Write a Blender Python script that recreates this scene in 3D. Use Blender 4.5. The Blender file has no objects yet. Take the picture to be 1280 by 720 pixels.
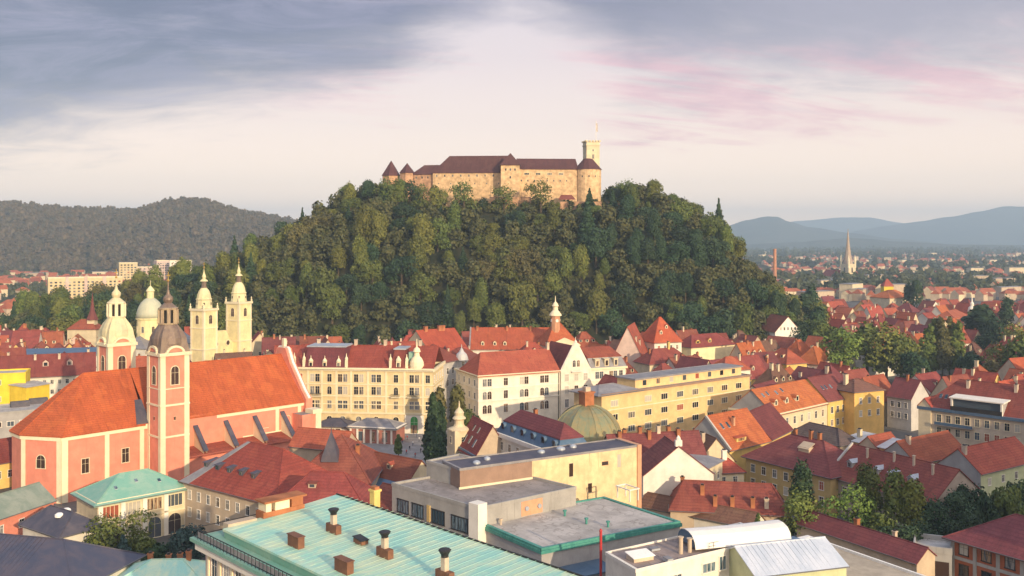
import bpy, bmesh, math, random
import numpy as np
from mathutils import Vector, Matrix
R = math.radians
rnd = random.Random(7)
SC = bpy.context.scene
COL = SC.collection

# ------------------------------------------------------------------ camera, light, sky
F, HC, HY = 1190.0, 68.0, 300.0          # focal length in photo pixels, eye height (m), horizon row
cam_d = bpy.data.cameras.new('camera')
cam = bpy.data.objects.new('camera', cam_d)
COL.objects.link(cam)
cam.location = (0, 0, HC)
cam.rotation_euler = (R(90), 0, 0)
cam_d.sensor_width = 36.0
cam_d.lens = F / 1280.0 * 36.0
cam_d.shift_y = -60.0 / 1280.0
cam_d.clip_start = 1.0
cam_d.clip_end = 60000.0
SC.camera = cam

SUN_EL, SUN_SIDE = 15.0, 31.0            # degrees; SUN_SIDE: how far to the right of straight behind the camera
sun_vec = Vector((math.sin(R(SUN_SIDE)) * math.cos(R(SUN_EL)), -math.cos(R(SUN_SIDE)) * math.cos(R(SUN_EL)), math.sin(R(SUN_EL))))
sun_d = bpy.data.lights.new('sun', 'SUN')
sun_d.energy = 4.8
sun_d.angle = R(0.7)
sun_d.color = (1.0, 0.77, 0.49)
sun = bpy.data.objects.new('sun', sun_d)
sun.rotation_euler = sun_vec.to_track_quat('Z', 'Y').to_euler()
sun.location = (200, -300, 300)
COL.objects.link(sun)

world = bpy.data.worlds.new("World")
SC.world = world
world.use_nodes = True
SC.view_settings.view_transform = 'Standard'
SC.view_settings.look = 'None'
SC.view_settings.exposure = 0.2
SC.view_settings.gamma = 1.0
SC.view_settings.use_curve_mapping = False


class NT:
    """small helper to write node expressions"""
    def __init__(s, tree):
        s.t = tree
    def n(s, kind, **kw):
        nd = s.t.nodes.new(kind)
        for k, v in kw.items():
            setattr(nd, k, v)
        return nd
    def put(s, sock, v):
        if isinstance(v, bpy.types.NodeSocket):
            s.t.links.new(v, sock)
        elif v is not None:
            sock.default_value = v
    def m(s, op, a, b=None, c=None, clamp=False):
        nd = s.n('ShaderNodeMath', operation=op, use_clamp=clamp)
        s.put(nd.inputs[0], a); s.put(nd.inputs[1], b); s.put(nd.inputs[2], c)
        return nd.outputs[0]
    def sm(s, v, lo, hi):
        nd = s.n('ShaderNodeMapRange', interpolation_type='SMOOTHSTEP')
        s.put(nd.inputs['Value'], v); nd.inputs['From Min'].default_value = lo; nd.inputs['From Max'].default_value = hi
        return nd.outputs[0]
    def mix(s, f, a, b, mode='MIX'):
        nd = s.n('ShaderNodeMix', data_type='RGBA', blend_type=mode)
        s.put(nd.inputs[0], f)
        for sock, v in ((nd.inputs[6], a), (nd.inputs[7], b)):
            if isinstance(v, (tuple, list)):
                v = tuple(v) + (1.0,) if len(v) == 3 else v
            s.put(sock, v)
        return nd.outputs[2]
    def noise(s, vec, scale, detail=4.0, rough=0.55, dist=0.0):
        nd = s.n('ShaderNodeTexNoise')
        s.put(nd.inputs['Vector'], vec)
        nd.inputs['Scale'].default_value = scale; nd.inputs['Detail'].default_value = detail
        nd.inputs['Roughness'].default_value = rough; nd.inputs['Distortion'].default_value = dist
        return nd.outputs[0]
    def xyz(s, x, y, z):
        nd = s.n('ShaderNodeCombineXYZ')
        s.put(nd.inputs[0], x); s.put(nd.inputs[1], y); s.put(nd.inputs[2], z)
        return nd.outputs[0]
    def scale(s, vec, k):
        nd = s.n('ShaderNodeMapping')
        s.put(nd.inputs[0], vec); nd.inputs['Scale'].default_value = k
        return nd.outputs[0]
    def ramp(s, f, stops):
        nd = s.n('ShaderNodeValToRGB')
        s.put(nd.inputs[0], f)
        cr = nd.color_ramp
        while len(cr.elements) < len(stops):
            cr.elements.new(0.5)
        for e, (p, c) in zip(cr.elements, stops):
            e.position = p; e.color = tuple(c) + (1.0,)
        return nd.outputs[0]


def build_world():
    t = world.node_tree
    t.nodes.clear()
    g = NT(t)
    out = g.n('ShaderNodeOutputWorld')
    sky = g.n('ShaderNodeTexSky', sky_type='NISHITA', sun_disc=False, sun_elevation=R(SUN_EL), sun_rotation=R(180 - SUN_SIDE))
    sky.air_density = 1.0; sky.dust_density = 2.0; sky.ozone_density = 1.0
    bg1 = g.n('ShaderNodeBackground'); bg1.inputs[1].default_value = 0.13
    t.links.new(sky.outputs[0], bg1.inputs[0])
    # evening cloud deck, laid out by world direction
    d = g.n('ShaderNodeTexCoord').outputs['Generated']
    sp = g.n('ShaderNodeSeparateXYZ'); t.links.new(d, sp.inputs[0])
    x, y, z = sp.outputs
    zz = g.m('MAXIMUM', z, 0.0)
    hor = g.m('SQRT', g.m('ADD', g.m('MULTIPLY', x, x), g.m('MULTIPLY', y, y)))
    el = g.m('DIVIDE', zz, g.m('MAXIMUM', hor, 0.05))
    az = g.m('DIVIDE', x, g.m('MAXIMUM', g.m('ABSOLUTE', y), 0.15))
    den = g.m('ADD', zz, 0.20)
    cx, cy = g.m('DIVIDE', x, den), g.m('DIVIDE', y, den)
    p = g.xyz(cx, cy, 0.0)
    pr = g.n('ShaderNodeMapping'); t.links.new(p, pr.inputs[0])
    pr.inputs['Rotation'].default_value = (0, 0, R(-18)); pr.inputs['Scale'].default_value = (0.75, 1.15, 1)
    n1 = g.noise(pr.outputs[0], 0.95, 7, 0.60, 0.6)
    n2 = g.noise(pr.outputs[0], 3.6, 7, 0.64, 0.9)
    n3 = g.noise(g.scale(pr.outputs[0], (0.7, 2.2, 1)), 2.2, 7, 0.62, 0.5)
    base = g.ramp(g.m('MULTIPLY', el, 1.0, clamp=True), [
        (0.0, (3.9, 2.5, 1.40)), (0.025, (2.5, 1.72, 1.12)), (0.06, (1.70, 1.26, 0.94)), (0.12, (1.24, 0.96, 0.82)), (0.19, (0.98, 0.79, 0.77)),
        (0.28, (0.80, 0.70, 0.74)), (0.45, (0.66, 0.73, 0.94)), (1.0, (0.70, 0.82, 1.1))])
    # lower edge of the grey-violet bank: rises from the east side to the middle, then stays level
    lin = g.m('MINIMUM', g.m('ADD', g.m('MULTIPLY', az, 0.20), 0.215), 0.188)
    bump = g.m('SUBTRACT', 0.265, g.m('MULTIPLY', g.m('ABSOLUTE', g.m('SUBTRACT', az, 0.0)), 0.6))
    edge = g.m('MAXIMUM', lin, bump)
    over = g.m('SUBTRACT', el, edge)
    wob = g.m('ADD', g.m('MULTIPLY', g.m('SUBTRACT', n1, 0.5), 0.20), g.m('MULTIPLY', g.m('SUBTRACT', n2, 0.5), 0.10))
    o2 = g.m('ADD', over, wob)
    bank = g.m('MULTIPLY', g.sm(o2, -0.06, 0.05), g.m('SUBTRACT', 1.0, g.m('MULTIPLY', g.sm(el, 0.30, 0.6), 0.75)))
    gap = g.sm(g.m('ABSOLUTE', g.m('SUBTRACT', az, 0.0)), 0.02, 0.20)      # brighter opening in the middle
    low = g.m('MULTIPLY', bank, g.m('SUBTRACT', 0.97, g.m('MULTIPLY', g.sm(az, -0.05, 0.35), 0.22)))
    bankcol = g.mix(g.sm(n2, 0.35, 0.7), (0.085, 0.082, 0.175), (0.26, 0.225, 0.35))
    bankcol = g.mix(g.sm(az, -0.1, 0.5), bankcol, (0.27, 0.255, 0.36))
    pink_b = g.m('MULTIPLY', g.sm(o2, -0.085, -0.02), g.m('SUBTRACT', 1.0, g.sm(o2, -0.01, 0.05)))
    pink = g.m('MULTIPLY', pink_b, g.m('MULTIPLY', g.m('MULTIPLY', g.sm(n3, 0.42, 0.60), 0.8), g.m('MULTIPLY', g.sm(az, -0.34, -0.02), g.m('SUBTRACT', 1.0, g.sm(el, 0.175, 0.225)))))
    c = g.mix(pink, base, (1.12, 0.56, 0.60))
    c = g.mix(low, c, bankcol)
    wisp = g.m('MULTIPLY', g.sm(n3, 0.52, 0.75), g.m('MULTIPLY', g.sm(el, 0.07, 0.16), 0.30))
    c = g.mix(wisp, c, (0.72, 0.60, 0.66))
    # after-glow of the low sun, on its own side of the sky
    dv = g.n('ShaderNodeVectorMath', operation='DOT_PRODUCT'); t.links.new(d, dv.inputs[0]); dv.inputs[1].default_value = tuple(sun_vec)
    c = g.mix(g.m('MULTIPLY', g.sm(dv.outputs['Value'], 0.1, 1.0), 0.52), c, (2.6, 2.15, 1.75))
    bg2 = g.n('ShaderNodeBackground'); bg2.inputs[1].default_value = 1.0
    t.links.new(c, bg2.inputs[0])
    ms = g.n('ShaderNodeMixShader'); ms.inputs[0].default_value = 0.80
    t.links.new(bg1.outputs[0], ms.inputs[1]); t.links.new(bg2.outputs[0], ms.inputs[2])
    t.links.new(ms.outputs[0], out.inputs['Surface'])


build_world()

# ------------------------------------------------------------------ photo pixel -> world point of known height / depth
def P(px, py, z):
    d = (HC - z) * F / (py - HY)
    return Vector(((px - 640.0) / F * d, d))
def D(px, d):
    return Vector(((px - 640.0) / F * d, d))
def ZA(py, d):
    return HC - (py - HY) / F * d
def pxof(x, y):
    return 640.0 + x / y * F

# ------------------------------------------------------------------ materials
MATS = {}
def _bsdf(name):
    m = bpy.data.materials.new(name)
    m.use_nodes = True
    t = m.node_tree
    return m, t, t.nodes['Principled BSDF'], NT(t)
def cl(c, k):
    return tuple(min(1.0, max(0.0, v * k)) for v in c)

def plaster(name, c, var=0.13, rough=0.9, rn=0.06, stain=0.35):
    """wall render: blotches, fine grain, weather streaks that run down the wall"""
    if name in MATS: return MATS[name]
    m, t, b, g = _bsdf(name)
    co = g.n('ShaderNodeTexCoord').outputs['Object']
    a = g.noise(co, 0.35, 5, 0.6)
    f = g.noise(co, 3.0, 4, 0.65)
    s = g.noise(g.scale(co, (1.6, 1.6, 0.12)), 1.0, 4, 0.6)
    col = g.mix(g.sm(a, 0.3, 0.7), cl(c, 1 - var), cl(c, 1 + var * 0.6))
    col = g.mix(g.m('MULTIPLY', g.sm(f, 0.45, 0.75), 0.25), col, cl(c, 0.72))
    col = g.mix(g.m('MULTIPLY', g.sm(s, 0.56, 0.75), stain), col, (c[0] * 0.55, c[1] * 0.53, c[2] * 0.52))
    hsv = g.n('ShaderNodeHueSaturation')
    oi = g.n('ShaderNodeObjectInfo').outputs['Random']
    g.put(hsv.inputs['Value'], g.m('ADD', 1 - rn, g.m('MULTIPLY', oi, 2 * rn)))
    g.put(hsv.inputs['Color'], col)
    g.put(b.inputs['Base Color'], hsv.outputs[0])
    b.inputs['Roughness'].default_value = rough
    b.inputs['Specular IOR Level'].default_value = 0.2
    bp = g.n('ShaderNodeBump'); bp.inputs['Strength'].default_value = 0.15; bp.inputs['Distance'].default_value = 0.05
    g.put(bp.inputs['Height'], f); g.put(b.inputs['Normal'], bp.outputs[0])
    MATS[name] = m
    return m

def tiles(name, c, moss=0.4, rn=0.16):
    """clay roof tiles: courses, replaced patches, dark lichen, rain streaks"""
    if name in MATS: return MATS[name]
    m, t, b, g = _bsdf(name)
    co = g.n('ShaderNodeTexCoord').outputs['Object']
    big = g.noise(co, 0.16, 5, 0.62)
    mid = g.noise(co, 0.9, 4, 0.6)
    fine = g.noise(g.scale(co, (1, 1, 1.6)), 2.6, 4, 0.75)
    sp = g.n('ShaderNodeSeparateXYZ'); t.links.new(co, sp.inputs[0])
    rowf = g.m('FRACT', g.m('MULTIPLY', sp.outputs[2], 2.0))
    row = g.m('MULTIPLY', g.sm(rowf, 0.60, 1.0), 0.42)
    col = g.mix(g.sm(big, 0.34, 0.66), cl(c, 0.88), cl(c, 1.10))
    col = g.mix(g.m('MULTIPLY', g.sm(fine, 0.44, 0.66), 0.85), col, (c[0] * 0.62, c[1] * 0.60, c[2] * 0.66))
    col = g.mix(g.m('MULTIPLY', g.sm(mid, 0.56, 0.74), 0.18), col, (min(1, c[0] * 1.3), c[1] * 1.4, c[2] * 1.4))
    col = g.mix(g.m('MULTIPLY', g.sm(g.noise(co, 0.45, 6, 0.68), 0.50, 0.72), moss), col, (c[0] * 0.42, c[1] * 0.62, c[2] * 0.70))
    st = g.noise(g.scale(co, (1.3, 0.13, 0.13)), 1.0, 5, 0.7)
    col = g.mix(g.m('MULTIPLY', g.sm(st, 0.47, 0.68), 0.6), col, (c[0] * 0.52, c[1] * 0.55, c[2] * 0.62))
    col = g.mix(g.m('MULTIPLY', g.sm(g.noise(co, 0.28, 2, 0.4), 0.57, 0.585), 0.30), col, (min(1, c[0] * 1.25), c[1] * 1.5, c[2] * 1.3))
    col = g.mix(row, col, cl(c, 0.45))
    hsv = g.n('ShaderNodeHueSaturation')
    oi = g.n('ShaderNodeObjectInfo').outputs['Random']
    g.put(hsv.inputs['Value'], g.m('ADD', 1 - rn, g.m('MULTIPLY', oi, 2 * rn)))
    g.put(hsv.inputs['Hue'], g.m('ADD', 0.49, g.m('MULTIPLY', g.m('FRACT', g.m('MULTIPLY', oi, 7.3)), 0.02)))
    g.put(hsv.inputs['Color'], col)
    g.put(b.inputs['Base Color'], hsv.outputs[0])
    b.inputs['Roughness'].default_value = 0.85
    b.inputs['Specular IOR Level'].default_value = 0.25
    bp = g.n('ShaderNodeBump'); bp.inputs['Strength'].default_value = 0.5; bp.inputs['Distance'].default_value = 0.08
    g.put(bp.inputs['Height'], g.m('ADD', fine, g.m('MULTIPLY', rowf, -0.8))); g.put(b.inputs['Normal'], bp.outputs[0])
    MATS[name] = m
    return m

def metal(name, c, c2, rough=0.5, met=0.3, streak=(0.5, 0.5, 0.5), sc=0.5, amt=1.0):
    """sheet roofing / patina with streaky second colour"""
    if name in MATS: return MATS[name]
    m, t, b, g = _bsdf(name)
    co = g.n('ShaderNodeTexCoord').outputs['Object']
    a = g.noise(g.scale(co, streak), sc, 6, 0.66, 0.6)
    f = g.noise(co, 2.5, 4, 0.65)
    col = g.mix(g.m('MULTIPLY', g.sm(a, 0.36, 0.66), amt), c, c2)
    col = g.mix(g.m('MULTIPLY', g.sm(f, 0.5, 0.75), 0.3), col, cl(c, 0.6))
    g.put(b.inputs['Base Color'], col)
    b.inputs['Roughness'].default_value = rough
    b.inputs['Metallic'].default_value = met
    MATS[name] = m
    return m

def felt(name, c, pitch=1.1):
    """flat roofing: welded sheet seams, dried puddle rims, patches"""
    m, t, b, g = _bsdf(name)
    co = g.n('ShaderNodeTexCoord').outputs['Object']
    sp = g.n('ShaderNodeSeparateXYZ'); t.links.new(co, sp.inputs[0])
    a = g.noise(co, 0.22, 6, 0.65); f = g.noise(co, 2.2, 5, 0.7); pd = g.noise(co, 0.35, 3, 0.5, 0.4)
    seam = g.m('ADD', g.sm(g.m('ABSOLUTE', g.m('SUBTRACT', g.m('FRACT', g.m('DIVIDE', sp.outputs[1], pitch)), 0.5)), 0.45, 0.5), g.sm(g.m('ABSOLUTE', g.m('SUBTRACT', g.m('FRACT', g.m('DIVIDE', sp.outputs[0], pitch * 6.3)), 0.5)), 0.490, 0.5), clamp=True)
    col = g.mix(g.sm(a, 0.35, 0.65), cl(c, 0.78), cl(c, 1.15))
    col = g.mix(g.m('MULTIPLY', g.sm(f, 0.45, 0.7), 0.35), col, cl(c, 0.65))
    col = g.mix(g.m('MULTIPLY', g.m('SUBTRACT', g.sm(pd, 0.56, 0.58), g.sm(pd, 0.585, 0.66)), 0.5), col, (c[0] * .45, c[1] * .42, c[2] * .38))
    col = g.mix(g.m('MULTIPLY', g.sm(pd, 0.60, 0.62), 0.25), col, cl(c, 1.3))
    col = g.mix(g.m('MULTIPLY', seam, 0.45), col, cl(c, 0.5))
    g.put(b.inputs['Base Color'], col); b.inputs['Roughness'].default_value = 0.8
    MATS[name] = m
    return m

def glass(name, dark=(0.014, 0.017, 0.024), pale=(0.22, 0.20, 0.17), share=0.42):
    if name in MATS: return MATS[name]
    m, t, b, g = _bsdf(name)
    oi = g.n('ShaderNodeObjectInfo').outputs['Random']
    co = g.n('ShaderNodeTexCoord').outputs['Object']
    cur = g.m('MULTIPLY', g.sm(oi, 1 - share - 0.02, 1 - share), g.sm(g.noise(g.scale(co, (3, 1, 0.4)), 1.0, 2), 0.42, 0.5))
    col = g.mix(cur, g.mix(g.m('MULTIPLY', g.sm(g.m('FRACT', g.m('MULTIPLY', oi, 13.7)), 0.55, 1.0), 0.8), dark, (0.10, 0.125, 0.155)), pale)  # blue-grey on random panes is a painted sky reflection
    g.put(b.inputs['Base Color'], col)
    b.inputs['Roughness'].default_value = 0.12
    b.inputs['Specular IOR Level'].default_value = 0.55
    MATS[name] = m
    return m

def leafmat(name, c, c2, rn=0.25, hi=None):
    if name in MATS: return MATS[name]
    m, t, b, g = _bsdf(name)
    co = g.n('ShaderNodeTexCoord').outputs['Object']
    a = g.noise(co, 0.45, 4, 0.6)
    at = g.n('ShaderNodeAttribute', attribute_name='leaf').outputs['Fac']
    col = g.mix(g.sm(a, 0.35, 0.65), c, c2)
    col = g.mix(g.m('MULTIPLY', at, 0.5), col, hi or cl(c2, 1.5))
    hsv = g.n('ShaderNodeHueSaturation')
    oi = g.n('ShaderNodeObjectInfo').outputs['Random']
    g.put(hsv.inputs['Value'], g.m('ADD', 1 - rn, g.m('MULTIPLY', oi, 2 * rn)))
    g.put(hsv.inputs['Hue'], g.m('ADD', 0.485, g.m('MULTIPLY', g.m('FRACT', g.m('MULTIPLY', oi, 5.7)), 0.03)))
    g.put(hsv.inputs['Color'], col)
    g.put(b.inputs['Base Color'], hsv.outputs[0])
    b.inputs['Roughness'].default_value = 0.7
    b.inputs['Specular IOR Level'].default_value = 0.25
    b.inputs['Transmission Weight'].default_value = 0.0
    MATS[name] = m
    return m

# walls
W_CREAM = plaster('plaster_cream', (0.62, 0.53, 0.36))
W_WHITE = plaster('plaster_white', (0.70, 0.66, 0.57))
W_YEL = plaster('plaster_yellow', (0.66, 0.48, 0.16))
W_BRIGHTYEL = plaster('plaster_bright_yellow', (0.75, 0.55, 0.05))
W_ORANGE = plaster('plaster_orange_pink', (0.70, 0.255, 0.175))
W_BEIGE = plaster('plaster_beige', (0.50, 0.40, 0.29))
W_PINK = plaster('plaster_pale_pink', (0.62, 0.47, 0.40))
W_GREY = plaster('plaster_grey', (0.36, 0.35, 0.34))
W_OCHRE = plaster('plaster_ochre', (0.50, 0.36, 0.15))
W_GREENISH = plaster('plaster_pale_green', (0.52, 0.55, 0.33))
W_HOTEL = plaster('plaster_hotel', (0.66, 0.54, 0.31))
W_CATH = plaster('plaster_lemon', (0.76, 0.66, 0.36))
W_CONC = plaster('concrete', (0.34, 0.33, 0.31), stain=0.6)
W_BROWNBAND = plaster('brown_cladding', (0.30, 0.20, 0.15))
W_STONE = plaster('castle_stone', (0.46, 0.28, 0.17), var=0.4, stain=0.7)
W_STONE2 = plaster('castle_render', (0.60, 0.42, 0.24), var=0.35, stain=0.7)
W_TRIM = plaster('stucco_trim', (0.74, 0.66, 0.46), var=0.07, stain=0.2)
W_TRIMW = plaster('white_trim', (0.76, 0.72, 0.64), var=0.07, stain=0.2)
W_BRICKC = plaster('chimney_brick', (0.38, 0.15, 0.07), var=0.3)
W_CHIM = plaster('chimney_render', (0.55, 0.45, 0.34), var=0.2)
# roofs
T_ORANGE = tiles('tiles_orange', (0.43, 0.110, 0.045), moss=0.15, rn=0.10)
T_RED = tiles('tiles_red', (0.345, 0.088, 0.050), moss=0.32)
T_DRED = tiles('tiles_dark_red', (0.235, 0.064, 0.047), moss=0.42)
T_MAROON = tiles('tiles_maroon', (0.19, 0.052, 0.052), moss=0.4)
T_BROWN = tiles('tiles_brown', (0.17, 0.085, 0.060), moss=0.45)
M_COPPER = metal('copper_patina', (0.30, 0.57, 0.49), (0.54, 0.65, 0.46), 0.65, 0.0, (0.9, 0.35, 1.0), 0.5)
M_COPPER2 = metal('copper_green', (0.17, 0.38, 0.30), (0.26, 0.42, 0.33), 0.6, 0.1, (0.8, 0.8, 0.8), 0.4)
M_TEAL = metal('teal_fascia', (0.04, 0.22, 0.19), (0.08, 0.30, 0.24), 0.6, 0.1, (1, 1, 0.3), 1.0)
M_OLDGREEN = metal('weathered_green_sheet', (0.19, 0.24, 0.19), (0.28, 0.31, 0.25), 0.6, 0.1)
M_SLATE = metal('dark_slate', (0.05, 0.05, 0.075), (0.10, 0.085, 0.10), 0.55, 0.0)
M_BLUE = metal('blue_grey_sheet', (0.06, 0.12, 0.20), (0.10, 0.16, 0.24), 0.45, 0.2)
M_ZINC = metal('zinc_sheet', (0.36, 0.40, 0.45), (0.50, 0.54, 0.58), 0.45, 0.3)
M_GREYROOF = metal('grey_sheet', (0.20, 0.19, 0.20), (0.28, 0.27, 0.27), 0.6, 0.1)
M_BRONZE = metal('bronze_patina', (0.32, 0.26, 0.12), (0.22, 0.25, 0.15), 0.45, 0.35, (1, 1, 0.25), 0.5)
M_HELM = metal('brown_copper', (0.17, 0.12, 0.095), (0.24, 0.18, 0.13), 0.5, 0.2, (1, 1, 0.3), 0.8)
M_DARK = metal('dark_iron', (0.02, 0.02, 0.022), (0.04, 0.035, 0.03), 0.5, 0.3)
M_RUST = metal('rust_brown', (0.14, 0.06, 0.035), (0.22, 0.10, 0.05), 0.8, 0.0)
M_GOLD = metal('gilded', (0.75, 0.50, 0.12), (0.65, 0.42, 0.10), 0.35, 0.8)
R_GRAVEL = felt('gravel_felt', (0.42, 0.39, 0.36), 2.2)
R_FELT = felt('roof_felt', (0.27, 0.24, 0.225))
R_SAND = plaster('sand_gravel', (0.42, 0.36, 0.28), var=0.2, stain=0.0)
W_MEMB = plaster('white_membrane', (0.80, 0.78, 0.74), var=0.05, stain=0.1)
G_WIN = glass('window_glass')
G_WIN2 = glass('window_glass_warm', (0.05, 0.028, 0.02), (0.30, 0.20, 0.12), 0.35)
B_PALE = plaster('pale_blind', (0.46, 0.43, 0.37), stain=0.0)
B_RED = plaster('red_blind', (0.33, 0.09, 0.05), stain=0.0)
G_SKY = glass('window_glass_pale', (0.07, 0.085, 0.10), (0.26, 0.25, 0.24), 0.5)
G_BLUE = glass('glass_blue', (0.02, 0.05, 0.07), (0.14, 0.20, 0.24), 0.4)
M_GUTTER = metal('gutter_zinc', (0.13, 0.13, 0.135), (0.20, 0.19, 0.18), 0.5, 0.3)
M_REDP = metal('red_paint', (0.45, 0.03, 0.03), (0.38, 0.03, 0.03), 0.5, 0.0)
M_GREENP = metal('green_awning', (0.03, 0.28, 0.05), (0.04, 0.22, 0.05), 0.7, 0.0)


# ------------------------------------------------------------------ mesh collecting
class MB:
    def __init__(s):
        s.v, s.f, s.m = [], [], []
    def face(s, pts, mi=0):
        k = len(s.v)
        s.v += [tuple(p) for p in pts]
        s.f.append(tuple(range(k, k + len(pts))))
        s.m.append(mi)
    def box(s, x0, x1, y0, y1, z0, z1, mi=0):
        k = len(s.v)
        s.v += [(x0, y0, z0), (x1, y0, z0), (x1, y1, z0), (x0, y1, z0), (x0, y0, z1), (x1, y0, z1), (x1, y1, z1), (x0, y1, z1)]
        for f in ((0, 3, 2, 1), (4, 5, 6, 7), (0, 1, 5, 4), (1, 2, 6, 5), (2, 3, 7, 6), (3, 0, 4, 7)):
            s.f.append(tuple(k + i for i in f)); s.m.append(mi)
        return s
    def prism(s, poly, z0, z1, mi=0, top=True, bottom=False, mt=None):
        n, k = len(poly), len(s.v)
        s.v += [(p[0], p[1], z0) for p in poly] + [(p[0], p[1], z1) for p in poly]
        for i in range(n):
            j = (i + 1) % n
            s.f.append((k + i, k + j, k + n + j, k + n + i)); s.m.append(mi)
        if top: s.f.append(tuple(k + n + i for i in range(n))); s.m.append(mi if mt is None else mt)
        if bottom: s.f.append(tuple(k + n - 1 - i for i in range(n))); s.m.append(mi)
        return s
    def slab(s, pts, t=0.2, mi=0, me=None):
        """a sloping roof plane with thickness"""
        n, k = len(pts), len(s.v)
        s.v += [tuple(p) for p in pts] + [(p[0], p[1], p[2] - t) for p in pts]
        s.f.append(tuple(range(k, k + n))); s.m.append(mi)
        s.f.append(tuple(k + n + n - 1 - i for i in range(n))); s.m.append(mi)
        for i in range(n):
            j = (i + 1) % n
            s.f.append((k + i, k + n + i, k + n + j, k + j)); s.m.append(mi if me is None else me)
        return s
    def lathe(s, prof, n=16, cx=0, cy=0, rot=0.0, mi=0, sx=1, sy=1):
        """prof: [(radius, z)] from the bottom up"""
        k = len(s.v)
        for r, z in prof:
            for i in range(n):
                a = rot + 2 * math.pi * i / n
                s.v.append((cx + r * math.cos(a) * sx, cy + r * math.sin(a) * sy, z))
        for j in range(len(prof) - 1):
            for i in range(n):
                i2 = (i + 1) % n
                s.f.append((k + j * n + i, k + j * n + i2, k + (j + 1) * n + i2, k + (j + 1) * n + i)); s.m.append(mi)
        s.f.append(tuple(k + (len(prof) - 1) * n + i for i in range(n))); s.m.append(mi)
        s.f.append(tuple(k + n - 1 - i for i in range(n))); s.m.append(mi)
        return s
    def beam(s, p, q, r, mi=0, n=4):
        p, q = Vector(p), Vector(q)
        d = (q - p)
        if d.length < 1e-6: return s
        d.normalize()
        a = d.orthogonal().normalized() if abs(d.z) > 0.9 else d.cross(Vector((0, 0, 1))).normalized()
        b = a.cross(d)
        k = len(s.v)
        for c in (p, q):
            for i in range(n):
                t = 2 * math.pi * (i + 0.5) / n
                s.v.append(tuple(c + (a * math.cos(t) + b * math.sin(t)) * r))
        for i in range(n):
            j = (i + 1) % n
            s.f.append((k + i, k + j, k + n + j, k + n + i)); s.m.append(mi)
        s.f.append(tuple(k + n - 1 - i for i in range(n))); s.m.append(mi)
        s.f.append(tuple(k + n + i for i in range(n))); s.m.append(mi)
        return s
    def mesh(s, name, mats, smooth=False):
        me = bpy.data.meshes.new(name)
        me.from_pydata(s.v, [], s.f)
        for m in (mats if isinstance(mats, (list, tuple)) else [mats]):
            me.materials.append(m)
        if any(s.m): me.polygons.foreach_set('material_index', s.m)
        if smooth:
            me.polygons.foreach_set('use_smooth', [True] * len(s.f))
        bm = bmesh.new(); bm.from_mesh(me)
        bmesh.ops.recalc_face_normals(bm, faces=bm.faces)
        bm.to_mesh(me); bm.free()
        me.update()
        return me
    def build(s, name, mats, parent=None, smooth=False, loc=(0, 0, 0), rz=0.0):
        return link(name, s.mesh(name, mats, smooth), parent, loc, rz)

def link(name, data, parent=None, loc=(0, 0, 0), rz=0.0, scale=None):
    o = bpy.data.objects.new(name, data)
    COL.objects.link(o)
    o.parent = parent
    o.location = loc
    o.rotation_euler = (0, 0, rz)
    if scale is not None: o.scale = scale
    return o
def tag(o, label=None, cat=None, group=None, kind=None):
    for k, v in (('label', label), ('category', cat), ('group', group), ('kind', kind)):
        if v: o[k] = v
    return o
def empty(name, loc, label, cat, group=None, rz=0.0):
    o = link(name, None, None, loc, rz)
    o.empty_display_size = 1.0
    return tag(o, label, cat, group)

FOOT = []        # footprints already built on: (centre, axis, half w, half d)

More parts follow.
